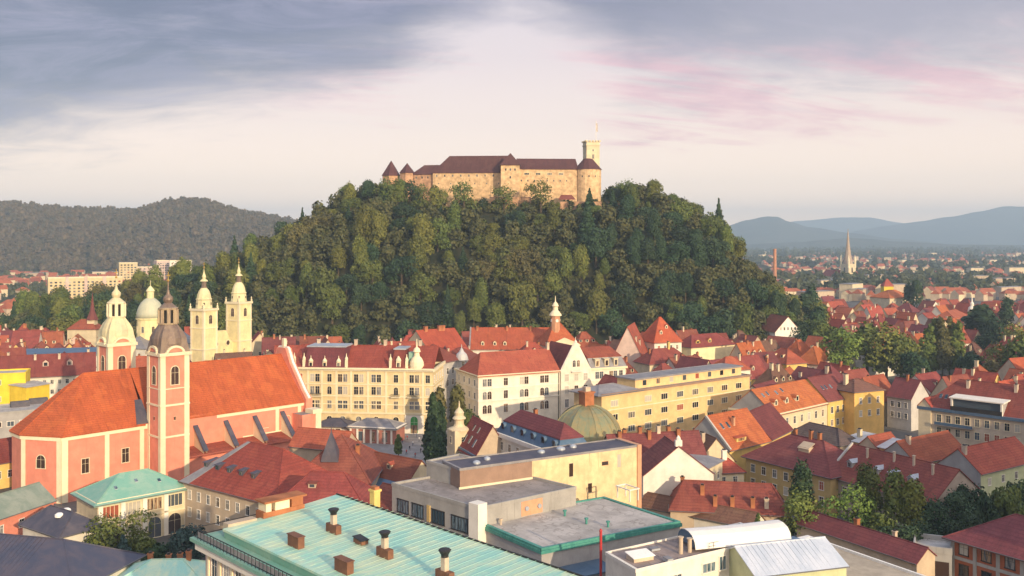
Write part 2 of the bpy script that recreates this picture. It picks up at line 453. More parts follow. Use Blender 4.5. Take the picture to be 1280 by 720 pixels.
# ------------------------------------------------------------------ windows (shared meshes)
WCACHE = {}
def win_mesh(w, h, style, frame, pane, sub):
    key = (round(w, 2), round(h, 2), style, frame.name, pane.name, sub)
    if key in WCACHE: return WCACHE[key]
    fr, pn = MB(), MB()
    def pane_poly(x0, x1, z0, z1, arch):
        if not arch: return [(x0, -.02, z0), (x1, -.02, z0), (x1, -.02, z1), (x0, -.02, z1)]
        r = (x1 - x0) / 2; zc = z1 - r; c = (x0 + x1) / 2
        return [(x0, -.02, z0), (x1, -.02, z0)] + [(c + r * math.cos(math.pi * i / 8), -.02, zc + r * math.sin(math.pi * i / 8)) for i in range(0, 9)]
    arch = style in ('arch', 'door_arch')
    tgt = pn if sub else fr
    tgt.face(pane_poly(-w / 2, w / 2, 0, h, arch), 0 if sub else 1)
    t = 0.12 if w < 2 else 0.18
    p = -.10
    if style != 'plain':
        fr.box(-w / 2 - t, -w / 2, p, .05, 0, h - (w / 2 if arch else 0))
        fr.box(w / 2, w / 2 + t, p, .05, 0, h - (w / 2 if arch else 0))
        if arch:
            zc = h - w / 2
            for i in range(8):
                a, b = math.pi * i / 8, math.pi * (i + 1) / 8
                q = lambda an, r: (r * math.cos(an), r * math.sin(an) + zc)
                i0, i1, o0, o1 = q(a, w / 2), q(b, w / 2), q(a, w / 2 + t), q(b, w / 2 + t)
                fr.face([(i0[0], p, i0[1]), (o0[0], p, o0[1]), (o1[0], p, o1[1]), (i1[0], p, i1[1])])
                fr.face([(i0[0], p, i0[1]), (i1[0], p, i1[1]), (i1[0], .05, i1[1]), (i0[0], .05, i0[1])])
                fr.face([(o1[0], p, o1[1]), (o0[0], p, o0[1]), (o0[0], .05, o0[1]), (o1[0], .05, o1[1])])
        else:
            fr.box(-w / 2 - t - .05, w / 2 + t + .05, p - .05, .05, h, h + t)
        fr.box(-w / 2 - t - .08, w / 2 + t + .08, p - .12, .05, -.14, 0)
    if style in ('sash', 'arch'):
        fr.box(-.03, .03, -.04, -.021, 0, h)
        fr.box(-w / 2, -.03, -.04, -.021, h * .64, h * .64 + .05); fr.box(.03, w / 2, -.04, -.021, h * .64, h * .64 + .05)
    elif style == 'multi':
        n = max(2, int(round(w / 0.9)))
        for i in range(1, n):
            x = -w / 2 + w * i / n
            fr.box(x - .05, x + .05, -.07, -.021, 0, h)
    elif style == 'plain':
        fr.box(-w / 2 - .06, w / 2 + .06, -.05, .02, -.06, -.0); fr.box(-w / 2 - .06, w / 2 + .06, -.05, .02, h, h + .06)
    m1 = fr.mesh('window', [frame] if sub else [frame, pane])
    m2 = pn.mesh('pane', [pane]) if sub else None
    WCACHE[key] = (m1, m2)
    return WCACHE[key]

DC = {}
# ------------------------------------------------------------------ buildings
class Bld:
    """a building on a footprint given anticlockwise; its local x axis runs along the first edge"""
    def __init__(s, name, label, cat, pts, zt, group=None, zb=-0.3):
        pts = [Vector((p[0], p[1])) for p in pts]
        A, B = pts[0], pts[1]
        s.ax = (B - A).normalized()
        s.ang = math.atan2(s.ax.y, s.ax.x)
        s.O = A
        ay = Vector((-s.ax.y, s.ax.x))
        s.pts = [Vector(((p - A).dot(s.ax), (p - A).dot(ay))) for p in pts]
        s.w = s.pts[1].x
        s.d = max(p.y for p in s.pts)
        s.zt, s.zb = zt, zb
        s.root = empty(name, (A.x, A.y, 0), label, cat, group, s.ang)
        s.rz = lambda x, y: zt
        xs = [p.x for p in s.pts]; ys = [p.y for p in s.pts]
        cx, cy = (min(xs) + max(xs)) / 2, (min(ys) + max(ys)) / 2
        c = A + s.ax * cx + ay * cy
        FOOT.append((c, s.ax, (max(xs) - min(xs)) / 2, (max(ys) - min(ys)) / 2))
        s.roofo = None
    def loc(s, px, py, z):
        """a roof point seen in the photo at height z -> local coordinates"""
        q = P(px, py, z) - s.O
        return q.dot(s.ax), q.dot(Vector((-s.ax.y, s.ax.x)))
    def wall(s, mat, kind='flat', rise=0.0, name='wall', z0=None, z1=None, top=False):
        mb = MB()
        z0 = s.zb if z0 is None else z0
        z1 = s.zt if z1 is None else z1
        mb.prism(s.pts, z0, z1, 0, top=top)
        w, d, k = s.w, s.d, 0.06
        if kind == 'gx':
            for x in (0, w): mb.face([(x, 0, z1), (x, d, z1), (x, d / 2, z1 + rise - k)])
        elif kind == 'gy':
            for y in (0, d): mb.face([(0, y, z1), (w, y, z1), (w / 2, y, z1 + rise - k)])
        return mb.build(name, mat, s.root)
    def roof(s, kind, rise, mat, o=0.5, og=0.3, t=0.2, name='roof', hip=1.0, cap=True, mw=2.0, mh=3.2, mat2=None):
        w, d, zt = s.w, s.d, s.zt
        mb = MB(); ridges = []
        if kind == 'gx':
            k = rise / (d / 2); ze = zt - o * k; zr = zt + rise
            mb.slab([(-og, -o, ze), (w + og, -o, ze), (w + og, d / 2, zr), (-og, d / 2, zr)], t)
            mb.slab([(-og, d / 2, zr), (w + og, d / 2, zr), (w + og, d + o, ze), (-og, d + o, ze)], t)
            ridges = [((-og, d / 2, zr), (w + og, d / 2, zr))]
            s.rz = lambda x, y: zt + rise * (1 - abs(y - d / 2) / (d / 2))
        elif kind == 'gy':
            k = rise / (w / 2); ze = zt - o * k; zr = zt + rise
            mb.slab([(-o, -og, ze), (w / 2, -og, zr), (w / 2, d + og, zr), (-o, d + og, ze)], t)
            mb.slab([(w / 2, -og, zr), (w + o, -og, ze), (w + o, d + og, ze), (w / 2, d + og, zr)], t)
            ridges = [((w / 2, -og, zr), (w / 2, d + og, zr))]
            s.rz = lambda x, y: zt + rise * (1 - abs(x - w / 2) / (w / 2))
        elif kind in ('hx', 'hy'):
            W, Dp = (w, d) if kind == 'hx' else (d, w)
            h = min(Dp / 2 * hip, W / 2 - 0.05)
            k = rise / (Dp / 2); ze = zt - o * k; os_ = o * k / (rise / h); zr = zt + rise
            q = (lambda x, y, z: (x, y, z)) if kind == 'hx' else (lambda x, y, z: (y, x, z))
            a, b, c, e = q(-os_, -o, ze), q(W + os_, -o, ze), q(W + os_, Dp + o, ze), q(-os_, Dp + o, ze)
            r0, r1 = q(h, Dp / 2, zr), q(W - h, Dp / 2, zr)
            for pl in ([a, b, r1, r0], [b, c, r1], [c, e, r0, r1], [e, a, r0]): mb.slab(pl, t)
            ridges = [(r0, r1), (a, r0), (e, r0), (b, r1), (c, r1)]
            def rz(x, y, kind=kind):
                if kind == 'hy': x, y = y, x
                return zt + rise * max(0, min(1 - abs(y - Dp / 2) / (Dp / 2), x / h, (W - x) / h))
            s.rz = rz
        elif kind == 'mono':
            mb.slab([(-o, -o, zt - .0), (w + o, -o, zt - .0), (w + o, d + o, zt + rise), (-o, d + o, zt + rise)], t)
            s.rz = lambda x, y: zt + rise * y / d
        elif kind == 'flat':
            mb.slab([(p.x, p.y, zt + 0.0) for p in s.pts], 0.25)
            s.rz = lambda x, y: zt
        elif kind == 'mansard':
            a = [(-.3, -.3), (w + .3, -.3), (w + .3, d + .3), (-.3, d + .3)]
            b = [(mw, mw), (w - mw, mw), (w - mw, d - mw), (mw, d - mw)]
            for i in range(4):
                j = (i + 1) % 4
                mb.slab([(*a[i], zt), (*a[j], zt), (*b[j], zt + mh), (*b[i], zt + mh)], t, 0)
            zr = zt + mh + rise; ze = zt + mh + .06
            x0, x1, y0, y1 = mw - .25, w - mw + .25, mw - .25, d - mw + .25
            h = min((y1 - y0) / 2, (x1 - x0) / 2 - .05); yc = (y0 + y1) / 2
            r0, r1 = (x0 + h, yc, zr), (x1 - h, yc, zr)
            for pl in ([(x0, y0, ze), (x1, y0, ze), r1, r0], [(x1, y0, ze), (x1, y1, ze), r1], [(x1, y1, ze), (x0, y1, ze), r0, r1], [(x0, y1, ze), (x0, y0, ze), r0]):
                mb.slab(pl, t, 1)
            s.rz = lambda x, y: zt + mh + rise * .5
        gut = {'gx': [((-og, -o - .06, zt - o * rise / (d / 2) - .05), (w + og, -o - .06, zt - o * rise / (d / 2) - .05))], 'gy': [((-o - .06, -og, zt - o * rise / (w / 2) - .05), (-o - .06, d + og, zt - o * rise / (w / 2) - .05)), ((w + o + .06, -og, zt - o * rise / (w / 2) - .05), (w + o + .06, d + og, zt - o * rise / (w / 2) - .05))]}.get(kind, [])
        if kind in ('hx', 'hy'): gut = [(a, b), (b, c), (e, a)]
        for p, q in gut: mb.beam(p, q, 0.11, 2)
        if cap:
            for p, q in ridges: mb.beam(p, q, 0.17)
        s.roofo = mb.build(name, [mat, mat2 or mat, M_GUTTER], s.root)
        return s.roofo
    def parapet(s, mat, h=0.6, t=0.35, name='parapet', z=None):
        mb = MB(); z = s.zt if z is None else z
        n = len(s.pts)
        c = sum(s.pts, Vector((0, 0))) / n
        out = [p + (p - c).normalized() * 0.12 for p in s.pts]
        inn = [p - (p - c).normalized() * t * 1.4 for p in s.pts]
        for i in range(n):
            j = (i + 1) % n
            a, b, cc, e = out[i], out[j], inn[j], inn[i]
            mb.prism([a, b, cc, e], z - .25, z + h, 0, True, True)
        return mb.build(name, mat, s.root)
    def band(s, z, h, proud, mat, name='cornice', sides=None):
        """a moulding along the walls"""
        mb = MB(); n = len(s.pts)
        for i in range(n):
            if sides is not None and i not in sides: continue
            a, b = s.pts[i], s.pts[(i + 1) % n]
            u = (b - a).normalized(); nn = Vector((u.y, -u.x))
            a2, b2 = a - u * proud * .98, b + u * proud * .98
            mb.prism([a2 + nn * proud, b2 + nn * proud, b2 - nn * .05, a2 - nn * .05], z, z + h, 0, True, True)
        return mb.build(name, mat, s.root)
    def side(s, k):
        a, b = s.pts[k], s.pts[(k + 1) % len(s.pts)]
        u = (b - a).normalized()
        return a, u, (b - a).length, math.atan2(u.y, u.x)
    def winat(s, k, x, z, w, h, style='sash', frame=None, pane=None, sub=False, name='window', off=0.0):
        w, h = w * (1.14 if w < 2 else 1.0), h * 1.06
        if pane is None or pane.name.startswith('window_glass'):
            q_ = rnd.random()
            if q_ < .10: pane = B_PALE
            elif q_ < .14: pane = B_RED
            elif q_ < .30: pane = G_SKY
            elif q_ < .42: pane = G_WIN2
        a, u, L, an = s.side(k)
        m1, m2 = win_mesh(w, h, style, frame or W_TRIMW, pane or G_WIN, sub)
        p = a + u * x + Vector((u.y, -u.x)) * off
        o = link(name, m1, s.root, (p.x, p.y, z), an)
        if m2: link('pane', m2, o)
        return o
    def win(s, k, n, z, w=1.1, h=1.7, rows=1, dz=3.3, m0=0.8, m1=0.8, skip=(), **kw):
        L = s.side(k)[2]
        for r in range(rows):
            for i in range(n):
                if (r, i) in skip or i in skip: continue
                s.winat(k, m0 + (i + .5) * (L - m0 - m1) / n, z + r * dz, w, h, **kw)
    def chimney(s, x, y, w=0.7, d=0.9, h=1.8, mat=None, pot=True):
        z = s.rz(x, y)
        mb = MB()
        mb.box(-w / 2, w / 2, -d / 2, d / 2, -1.2, h)
        mb.box(-w / 2 - .1, w / 2 + .1, -d / 2 - .1, d / 2 + .1, h, h + .18)
        if pot: mb.box(-w / 3, w / 3, -d / 3, d / 3, h + .18, h + .5, 1)
        return mb.build('chimney', [mat or W_BRICKC, M_DARK], s.roofo or s.root, loc=(x, y, z))
    def dormer(s, x, y, w=1.6, h=1.7, mat=None, roofmat=None, style='gable', pane=None, face='f'):
        """front foot at (x, y) on the roof; looks to the front (f) or back along +y"""
        z = s.rz(x, y)
        key = ('dm', w, h, (mat or W_TRIM).name, (roofmat or T_RED).name, style, (pane or G_WIN).name)
        if key not in DC:
            mb = MB(); L = 3.6
            if style == 'gable':
                mb.prism([(-w / 2, 0), (w / 2, 0), (w / 2, L), (-w / 2, L)], -.6, h, 0, False)
                mb.face([(-w / 2, 0, h), (w / 2, 0, h), (0, 0, h + w * .4)])
                mb.slab([(-w / 2 - .2, -.2, h - .15), (0, -.2, h + w * .42), (0, L, h + w * .42), (-w / 2 - .2, L, h - .15)], .1, 1)
                mb.slab([(0, -.2, h + w * .42), (w / 2 + .2, -.2, h - .15), (w / 2 + .2, L, h - .15), (0, L, h + w * .42)], .1, 1)
            elif style == 'round':
                arc = [(w / 2 * math.cos(math.pi * i / 8), h - w / 2 + w / 2 * math.sin(math.pi * i / 8)) for i in range(9)]
                ring = [(-w / 2, -.6)] + [(w / 2, -.6)] + arc
                mb.face([(p[0], 0, p[1]) for p in ring], 0)
                for i in range(8):
                    a, b = arc[i], arc[i + 1]
                    mb.slab([(a[0] * 1.12, -.15, a[1] + .1), (a[0] * 1.12, L, a[1] + .1), (b[0] * 1.12, L, b[1] + .1), (b[0] * 1.12, -.15, b[1] + .1)], .1, 1)
                for x_ in (-w / 2, w / 2): mb.face([(x_, 0, -.6), (x_, L, -.6), (x_, L, h - w / 2), (x_, 0, h - w / 2)], 0)
            else:   # shed / flat
                mb.prism([(-w / 2, 0), (w / 2, 0), (w / 2, L), (-w / 2, L)], -.6, h, 0, False)
                mb.slab([(-w / 2 - .2, -.25, h), (w / 2 + .2, -.25, h), (w / 2 + .2, L, h + .5), (-w / 2 - .2, L, h + .5)], .12, 1)
            a = w * .32
            zt = h - (.25 if style != 'round' else w * .22)
            mb.face([(-a, -.02, .15), (a, -.02, .15), (a, -.02, zt), (-a, -.02, zt)], 2)
            DC[key] = mb.mesh('dormer', [mat or W_TRIM, roofmat or T_RED, pane or G_WIN])
        return link('dormer', DC[key], s.roofo or s.root, (x, y, z), 0 if face == 'f' else math.pi)
    def skylight(s, x, y, w=0.9, h=1.3):
        z0, z1 = s.rz(x, y), s.rz(x, y + h)
        mb = MB()
        mb.slab([(-w / 2, 0, .16), (w / 2, 0, .16), (w / 2, h, z1 - z0 + .16), (-w / 2, h, z1 - z0 + .16)], .2, 0, 1)
        return mb.build('skylight', [G_BLUE, M_ZINC], s.roofo, loc=(x, y, z0))

def rect(A, B, dep):
    A, B = Vector(A), Vector(B)
    u = (B - A).normalized(); n = Vector((-u.y, u.x))
    return [A, B, B + n * dep, A + n * dep]

def house(name, label, A, B, dep, zt, kind, rise, wm, rm, cat='house', group=None, **kw):
    b = Bld(name, label, cat, rect(A, B, dep), zt, group)
    b.wall(wm, kind, rise)
    b.roof(kind, rise, rm, **kw)
    return b
# ------------------------------------------------------------------ ground, hill, mountains
def lerp_prof(prof, x):
    if x <= prof[0][0]: return prof[0][1]
    for (x0, y0), (x1, y1) in zip(prof, prof[1:]):
        if x <= x1:
            t = (x - x0) / (x1 - x0); t = t * t * (3 - 2 * t) * .6 + t * .4
            return y0 + (y1 - y0) * t
    return prof[-1][1]
CREST = [(-420, 0), (-330, 8), (-280, 20), (-237, 24), (-215, 31), (-183, 44), (-159, 58), (-134, 68), (-120, 80), (-102, 90), (-86, 91), (65, 91), (80, 90),
         (110, 82), (126, 72), (140, 59), (156, 41), (172, 21), (183, 6), (191, 0), (900, 0)]
def hill_z(x, y):
    c = lerp_prof(CREST, x)
    if c <= 0: return 0.0
    y0 = 520.0 + max(0, -x - 120) * 0.25
    yc = 622.0 + max(0, -x - 120) * 0.25
    if y < yc:
        t = (yc - y) / (yc - y0)
        f = max(0.0, 1 - t ** 1.45) if t < 1 else 0.0
    elif y < 720: f = 1.0
    else:
        t = (y - 720) / 190.0
        f = 0.5 + 0.5 * math.cos(math.pi * t) if t < 1 else 0.0
    return c * f

def plain_mat(name, c, c2, c3, sc):
    if name in MATS: return MATS[name]
    m, t, b, g = _bsdf(name)
    co = g.n('ShaderNodeTexCoord').outputs['Object']
    a = g.noise(co, sc, 6, 0.65)
    f = g.noise(co, sc * 9, 4, 0.6)
    col = g.mix(g.sm(a, 0.4, 0.6), c, c2)
    col = g.mix(g.m('MULTIPLY', g.sm(f, 0.5, 0.65), 0.6), col, c3)
    g.put(b.inputs['Base Color'], col); b.inputs['Roughness'].default_value = 0.95
    b.inputs['Specular IOR Level'].default_value = 0.1
    MATS[name] = m
    return m
G_TOWN = plain_mat('town_paving', (0.10, 0.098, 0.095), (0.15, 0.14, 0.13), (0.07, 0.07, 0.072), 0.05)
G_PLAIN = plain_mat('plain_fields', (0.045, 0.060, 0.030), (0.075, 0.080, 0.040), (0.10, 0.09, 0.055), 0.004)
G_WOODFLOOR = plain_mat('wood_floor', (0.020, 0.026, 0.012), (0.035, 0.036, 0.018), (0.05, 0.042, 0.022), 0.05)
G_MOUNT = plain_mat('mountain_forest', (0.035, 0.050, 0.035), (0.060, 0.070, 0.045), (0.10, 0.10, 0.07), 0.0012)

def grid_mesh(name, xs, ys, fz, mat):
    nx, ny = len(xs), len(ys)
    v = [(x, y, fz(x, y)) for y in ys for x in xs]
    f = [(j * nx + i, j * nx + i + 1, (j + 1) * nx + i + 1, (j + 1) * nx + i) for j in range(ny - 1) for i in range(nx - 1)]
    me = bpy.data.meshes.new(name); me.from_pydata(v, [], f); me.materials.append(mat)
    me.polygons.foreach_set('use_smooth', [True] * len(f))
    return me
mb = MB(); mb.face([(-13800, -900, -.35), (13800, -900, -.35), (13800, 14600, -.35), (-13800, 14600, -.35)])
tag(mb.build('ground', G_PLAIN), kind='structure')
mb = MB(); mb.face([(-520, -300, -.3), (620, -300, -.3), (760, 1250, -.3), (-700, 1000, -.3)])
tag(mb.build('street_paving', G_TOWN), kind='structure')
S_SQ = plaster('square_stone', (0.26, 0.25, 0.25), var=0.2, stain=0.0)
mb = MB()
mb.face([(-66, 285, -.296), (-14, 262, -.296), (-8, 345, -.296), (-62, 333, -.296)])
tag(mb.build('square_paving', S_SQ), kind='structure')

hx = list(np.linspace(-430, 215, 90)); hy = list(np.linspace(515, 915, 60))
tag(link('castle_hill', grid_mesh('castle_hill', hx, hy, lambda x, y: hill_z(x, y) - 0.4, G_WOODFLOOR)), kind='structure')

def fbm(x, seed):
    s = 0.0
    for k in range(1, 7):
        s += math.sin(x * 1.9 ** k + seed * 3.1 * k) / 1.75 ** k
    return s
# wooded ridge to the east
GOL = [(-3200, 150), (-2200, 150), (-1700, 152), (-1290, 150), (-1030, 138), (-960, 130), (-850, 152), (-770, 148), (-665, 122), (-500, 100), (-250, 84), (100, 60), (500, 20), (700, 0)]
def gol_z(x, y):
    c = lerp_prof(GOL, x * 2400 / 2400.0)
    t = (y - 1850) / 600.0
    f = 0 if t <= 0 else (math.sin(min(1, t) * math.pi / 2) ** 1.1 if t < 1 else max(0, 1 - (t - 1) / 3.0))
    return c * f * (1 + .06 * fbm(x * .004 + y * .003, 2) * f) - 0.4
tag(link('forest_ridge_hill', grid_mesh('forest_ridge_hill', list(np.linspace(-3200, 700, 90)), list(np.linspace(1840, 4200, 40)), gol_z, G_WOODFLOOR)), kind='structure')

# mountains
def mountain(name, d, prof, depth, seed, amp):
    xs = [ (px - 640) / F * d for px in np.linspace(prof[0][0], prof[-1][0], 160)]
    def z(x, y):
        px = 640 + x / d * F
        h = lerp_prof(prof, px)
        h = HC + (HY - h) / F * d
        t = abs(y - d) / depth
        k = max(0, 1 - t ** 1.15)
        return h * k + amp * h * k * fbm(x / 450.0 + y / 350.0, seed) * (0.25 + .75 * t) - 3
    ys = list(np.linspace(d - depth, d + depth, 28))
    return tag(link(name, grid_mesh(name, xs, ys, z, G_MOUNT)), kind='structure')
mountain('near_mountain', 8400, [(780, 300), (850, 292), (905, 283), (935, 274), (958, 269.5), (970, 270), (985, 276), (1010, 283), (1060, 290), (1120, 298), (1180, 304)], 1000, 1, .05)
mountain('long_mountain', 10500, [(980, 304), (1040, 297), (1075, 287), (1110, 281), (1150, 276), (1190, 270), (1225, 263), (1258, 256), (1275, 257), (1310, 252), (1400, 256), (1600, 270), (1800, 290)], 1300, 4, .05)
mountain('far_mountain', 13000, [(760, 300), (930, 284), (1000, 275), (1050, 271), (1085, 271), (1130, 278), (1220, 290), (1300, 300)], 800, 8, .04)
mountain('low_foothill', 6500, [(900, 306), (1000, 302), (1030, 299), (1060, 296.5), (1085, 297.5), (1120, 301), (1200, 305), (1320, 306)], 450, 5, .05)
mountain('south_mountain', 11000, [(-900, 290), (-500, 282), (-200, 288), (100, 284), (300, 290), (500, 287), (700, 294), (800, 300)], 1200, 11, .05)

# ------------------------------------------------------------------ trees
def crown_arrays(seed, R0, H0, n, size, shape='round'):
    """leaf clumps spread over the shells of several lobes; returns quads (n,4,3) and tone (n,)"""
    r = np.random.RandomState(seed)
    if shape == 'round':
        lob = [((0, 0, H0 * .52), (R0 * .62, R0 * .62, H0 * .44))]
        for i in range(15):
            a = r.uniform(0, 6.28); q = R0 * r.uniform(.30, .78); z = H0 * r.uniform(.14, .90) * (1.05 - .3 * q / R0)
            s = R0 * r.uniform(.20, .44)
            lob.append(((q * math.cos(a), q * math.sin(a), z), (s, s, s * r.uniform(.75, 1.1))))
    elif shape == 'tall':
        lob = [((0, 0, H0 * .5), (R0 * .62, R0 * .62, H0 * .48))]
        for i in range(10):
            a = r.uniform(0, 6.28); z = H0 * r.uniform(.12, .88); q = R0 * r.uniform(.2, .55) * (1.1 - z / H0 * .6)
            s = R0 * r.uniform(.3, .46)
            lob.append(((q * math.cos(a), q * math.sin(a), z), (s, s, s * r.uniform(1.0, 1.6))))
    elif shape == 'conifer':
        lob = []
        for i in range(9):
            t = i / 8.0; s = R0 * (1 - t) * .95 + .35
            lob.append(((r.uniform(-.2, .2), r.uniform(-.2, .2), H0 * (.06 + .9 * t)), (s, s, H0 * .075 + .15)))
    else:  # columnar
        lob = []
        for i in range(9):
            t = i / 8.0; s = R0 * (.55 + .45 * math.sin(math.pi * min(1, t * .85 + .12)))
            lob.append(((r.uniform(-.25, .25) * R0, r.uniform(-.25, .25) * R0, H0 * (.08 + .84 * t)), (s * (1.05 - .55 * t), s * (1.05 - .55 * t), H0 * .13)))
    ar = np.array([l[1][0] * l[1][2] for l in lob]); ar = ar / ar.sum()
    k = r.choice(len(lob), n, p=ar)
    c = np.array([l[0] for l in lob])[k]; ra = np.array([l[1] for l in lob])[k]
    d = r.normal(size=(n, 3)); d /= np.linalg.norm(d, axis=1)[:, None]
    d[:, 2] = np.where(d[:, 2] < -.35, -d[:, 2], d[:, 2])
    p = c + d * ra * np.clip(r.normal(.95, .13, (n, 1)), .6, 1.3)
    nn = d / ra; nn /= np.linalg.norm(nn, axis=1)[:, None]
    nn = nn + r.normal(scale=.42, size=(n, 3)); nn /= np.linalg.norm(nn, axis=1)[:, None]
    t1 = np.cross(nn, r.normal(size=(n, 3))); t1 /= np.linalg.norm(t1, axis=1)[:, None]
    t2 = np.cross(nn, t1)
    s = size * r.uniform(.55, 1.25, (n, 1))
    q = np.stack([p - t1 * s - t2 * s * .7, p + t1 * s - t2 * s * .6, p + t1 * s * .8 + t2 * s * .7, p - t1 * s * .7 + t2 * s * .8], axis=1)
    return q, r.uniform(0, 1, n) ** 2
def quads_mesh(name, q, tone, mat):
    n = len(q)
    me = bpy.data.meshes.new(name)
    me.vertices.add(n * 4); me.loops.add(n * 4); me.polygons.add(n)
    me.vertices.foreach_set('co', q.reshape(-1).astype(np.float32))
    me.loops.foreach_set('vertex_index', np.arange(n * 4, dtype=np.int32))
    me.polygons.foreach_set('loop_start', np.arange(0, n * 4, 4, dtype=np.int32))
    try: me.polygons.foreach_set('loop_total', np.full(n, 4, dtype=np.int32))
    except Exception: pass
    at = me.attributes.new('leaf', 'FLOAT', 'FACE')
    at.data.foreach_set('value', tone.astype(np.float32))
    me.materials.append(mat)
    me.update(); me.validate()
    return me
BARK = plaster('bark', (0.10, 0.075, 0.05), var=0.3, stain=0.0)
def trunk_mesh(h, r, top):
    mb = MB()
    prof = [(r * 1.35, -1.5), (r, .8), (r * .8, h * .5), (r * .45, h)]
    mb.lathe(prof, 7)
    rr = random.Random(int(h * 100))
    for i in range(6):
        a = rr.uniform(0, 6.28); z = h * rr.uniform(.4, .9); L = top * rr.uniform(.5, .8)
        mb.beam((0, 0, z), (L * math.cos(a), L * math.sin(a), z + L * .7), r * .22, 0, 5)
    return mb.mesh('trunk', BARK)
L_GREEN = leafmat('leaves_green', (0.055, 0.088, 0.020), (0.105, 0.130, 0.027))
L_DARK = leafmat('leaves_dark', (0.018, 0.042, 0.020), (0.034, 0.062, 0.024))
L_OLIVE = leafmat('leaves_olive', (0.080, 0.100, 0.020), (0.135, 0.142, 0.028))
L_BROWN = leafmat('leaves_brownish', (0.070, 0.070, 0.024), (0.105, 0.095, 0.030))
L_BRIGHT = leafmat('leaves_bright', (0.07, 0.12, 0.022), (0.11, 0.16, 0.030))
L_PLAIN = leafmat('leaves_plain', (0.030, 0.050, 0.026), (0.060, 0.080, 0.036), rn=0.0, hi=(0.13, 0.13, 0.06))
L_BLUEGR = leafmat('needles_blue_green', (0.030, 0.060, 0.055), (0.045, 0.085, 0.075))
L_FAR = leafmat('leaves_far', (0.034, 0.046, 0.026), (0.095, 0.082, 0.044), rn=0.0, hi=(0.24, 0.17, 0.09))
PROTO = {}
def tree_proto(shape, mat, var, Rr, Hh, n, size):
    key = (shape, mat.name, var, n, size < .3)
    if key not in PROTO:
        q, tone = crown_arrays(hash((shape, var)) % 1000 if False else var * 17 + len(shape), Rr, Hh, n, size, shape)
        PROTO[key] = (quads_mesh('crown', q, tone, mat), trunk_mesh(Hh * .8, Rr * .055 + .1, Rr * .5), Rr, Hh)
    return PROTO[key]
def tree(name, label, x, y, z, shape, mat, var=0, R0=6.5, H0=17.0, sc=1.0, lift=1.2, n=1100, size=.55, group=None, sz=1.0, cat='tree'):
    cm, tm, pr, ph = tree_proto(shape, mat, var, R0, H0, n, size)
    kr, kh = sc * R0 / pr, sc * sz * H0 / ph
    t = empty(name, (x, y, z), label, cat, group, rnd.uniform(0, 6.28))
    link('trunk', tm, t, scale=(kr, kr, kh))
    link('crown', cm, t, (0, 0, lift), scale=(kr, kr, kh))
    return t

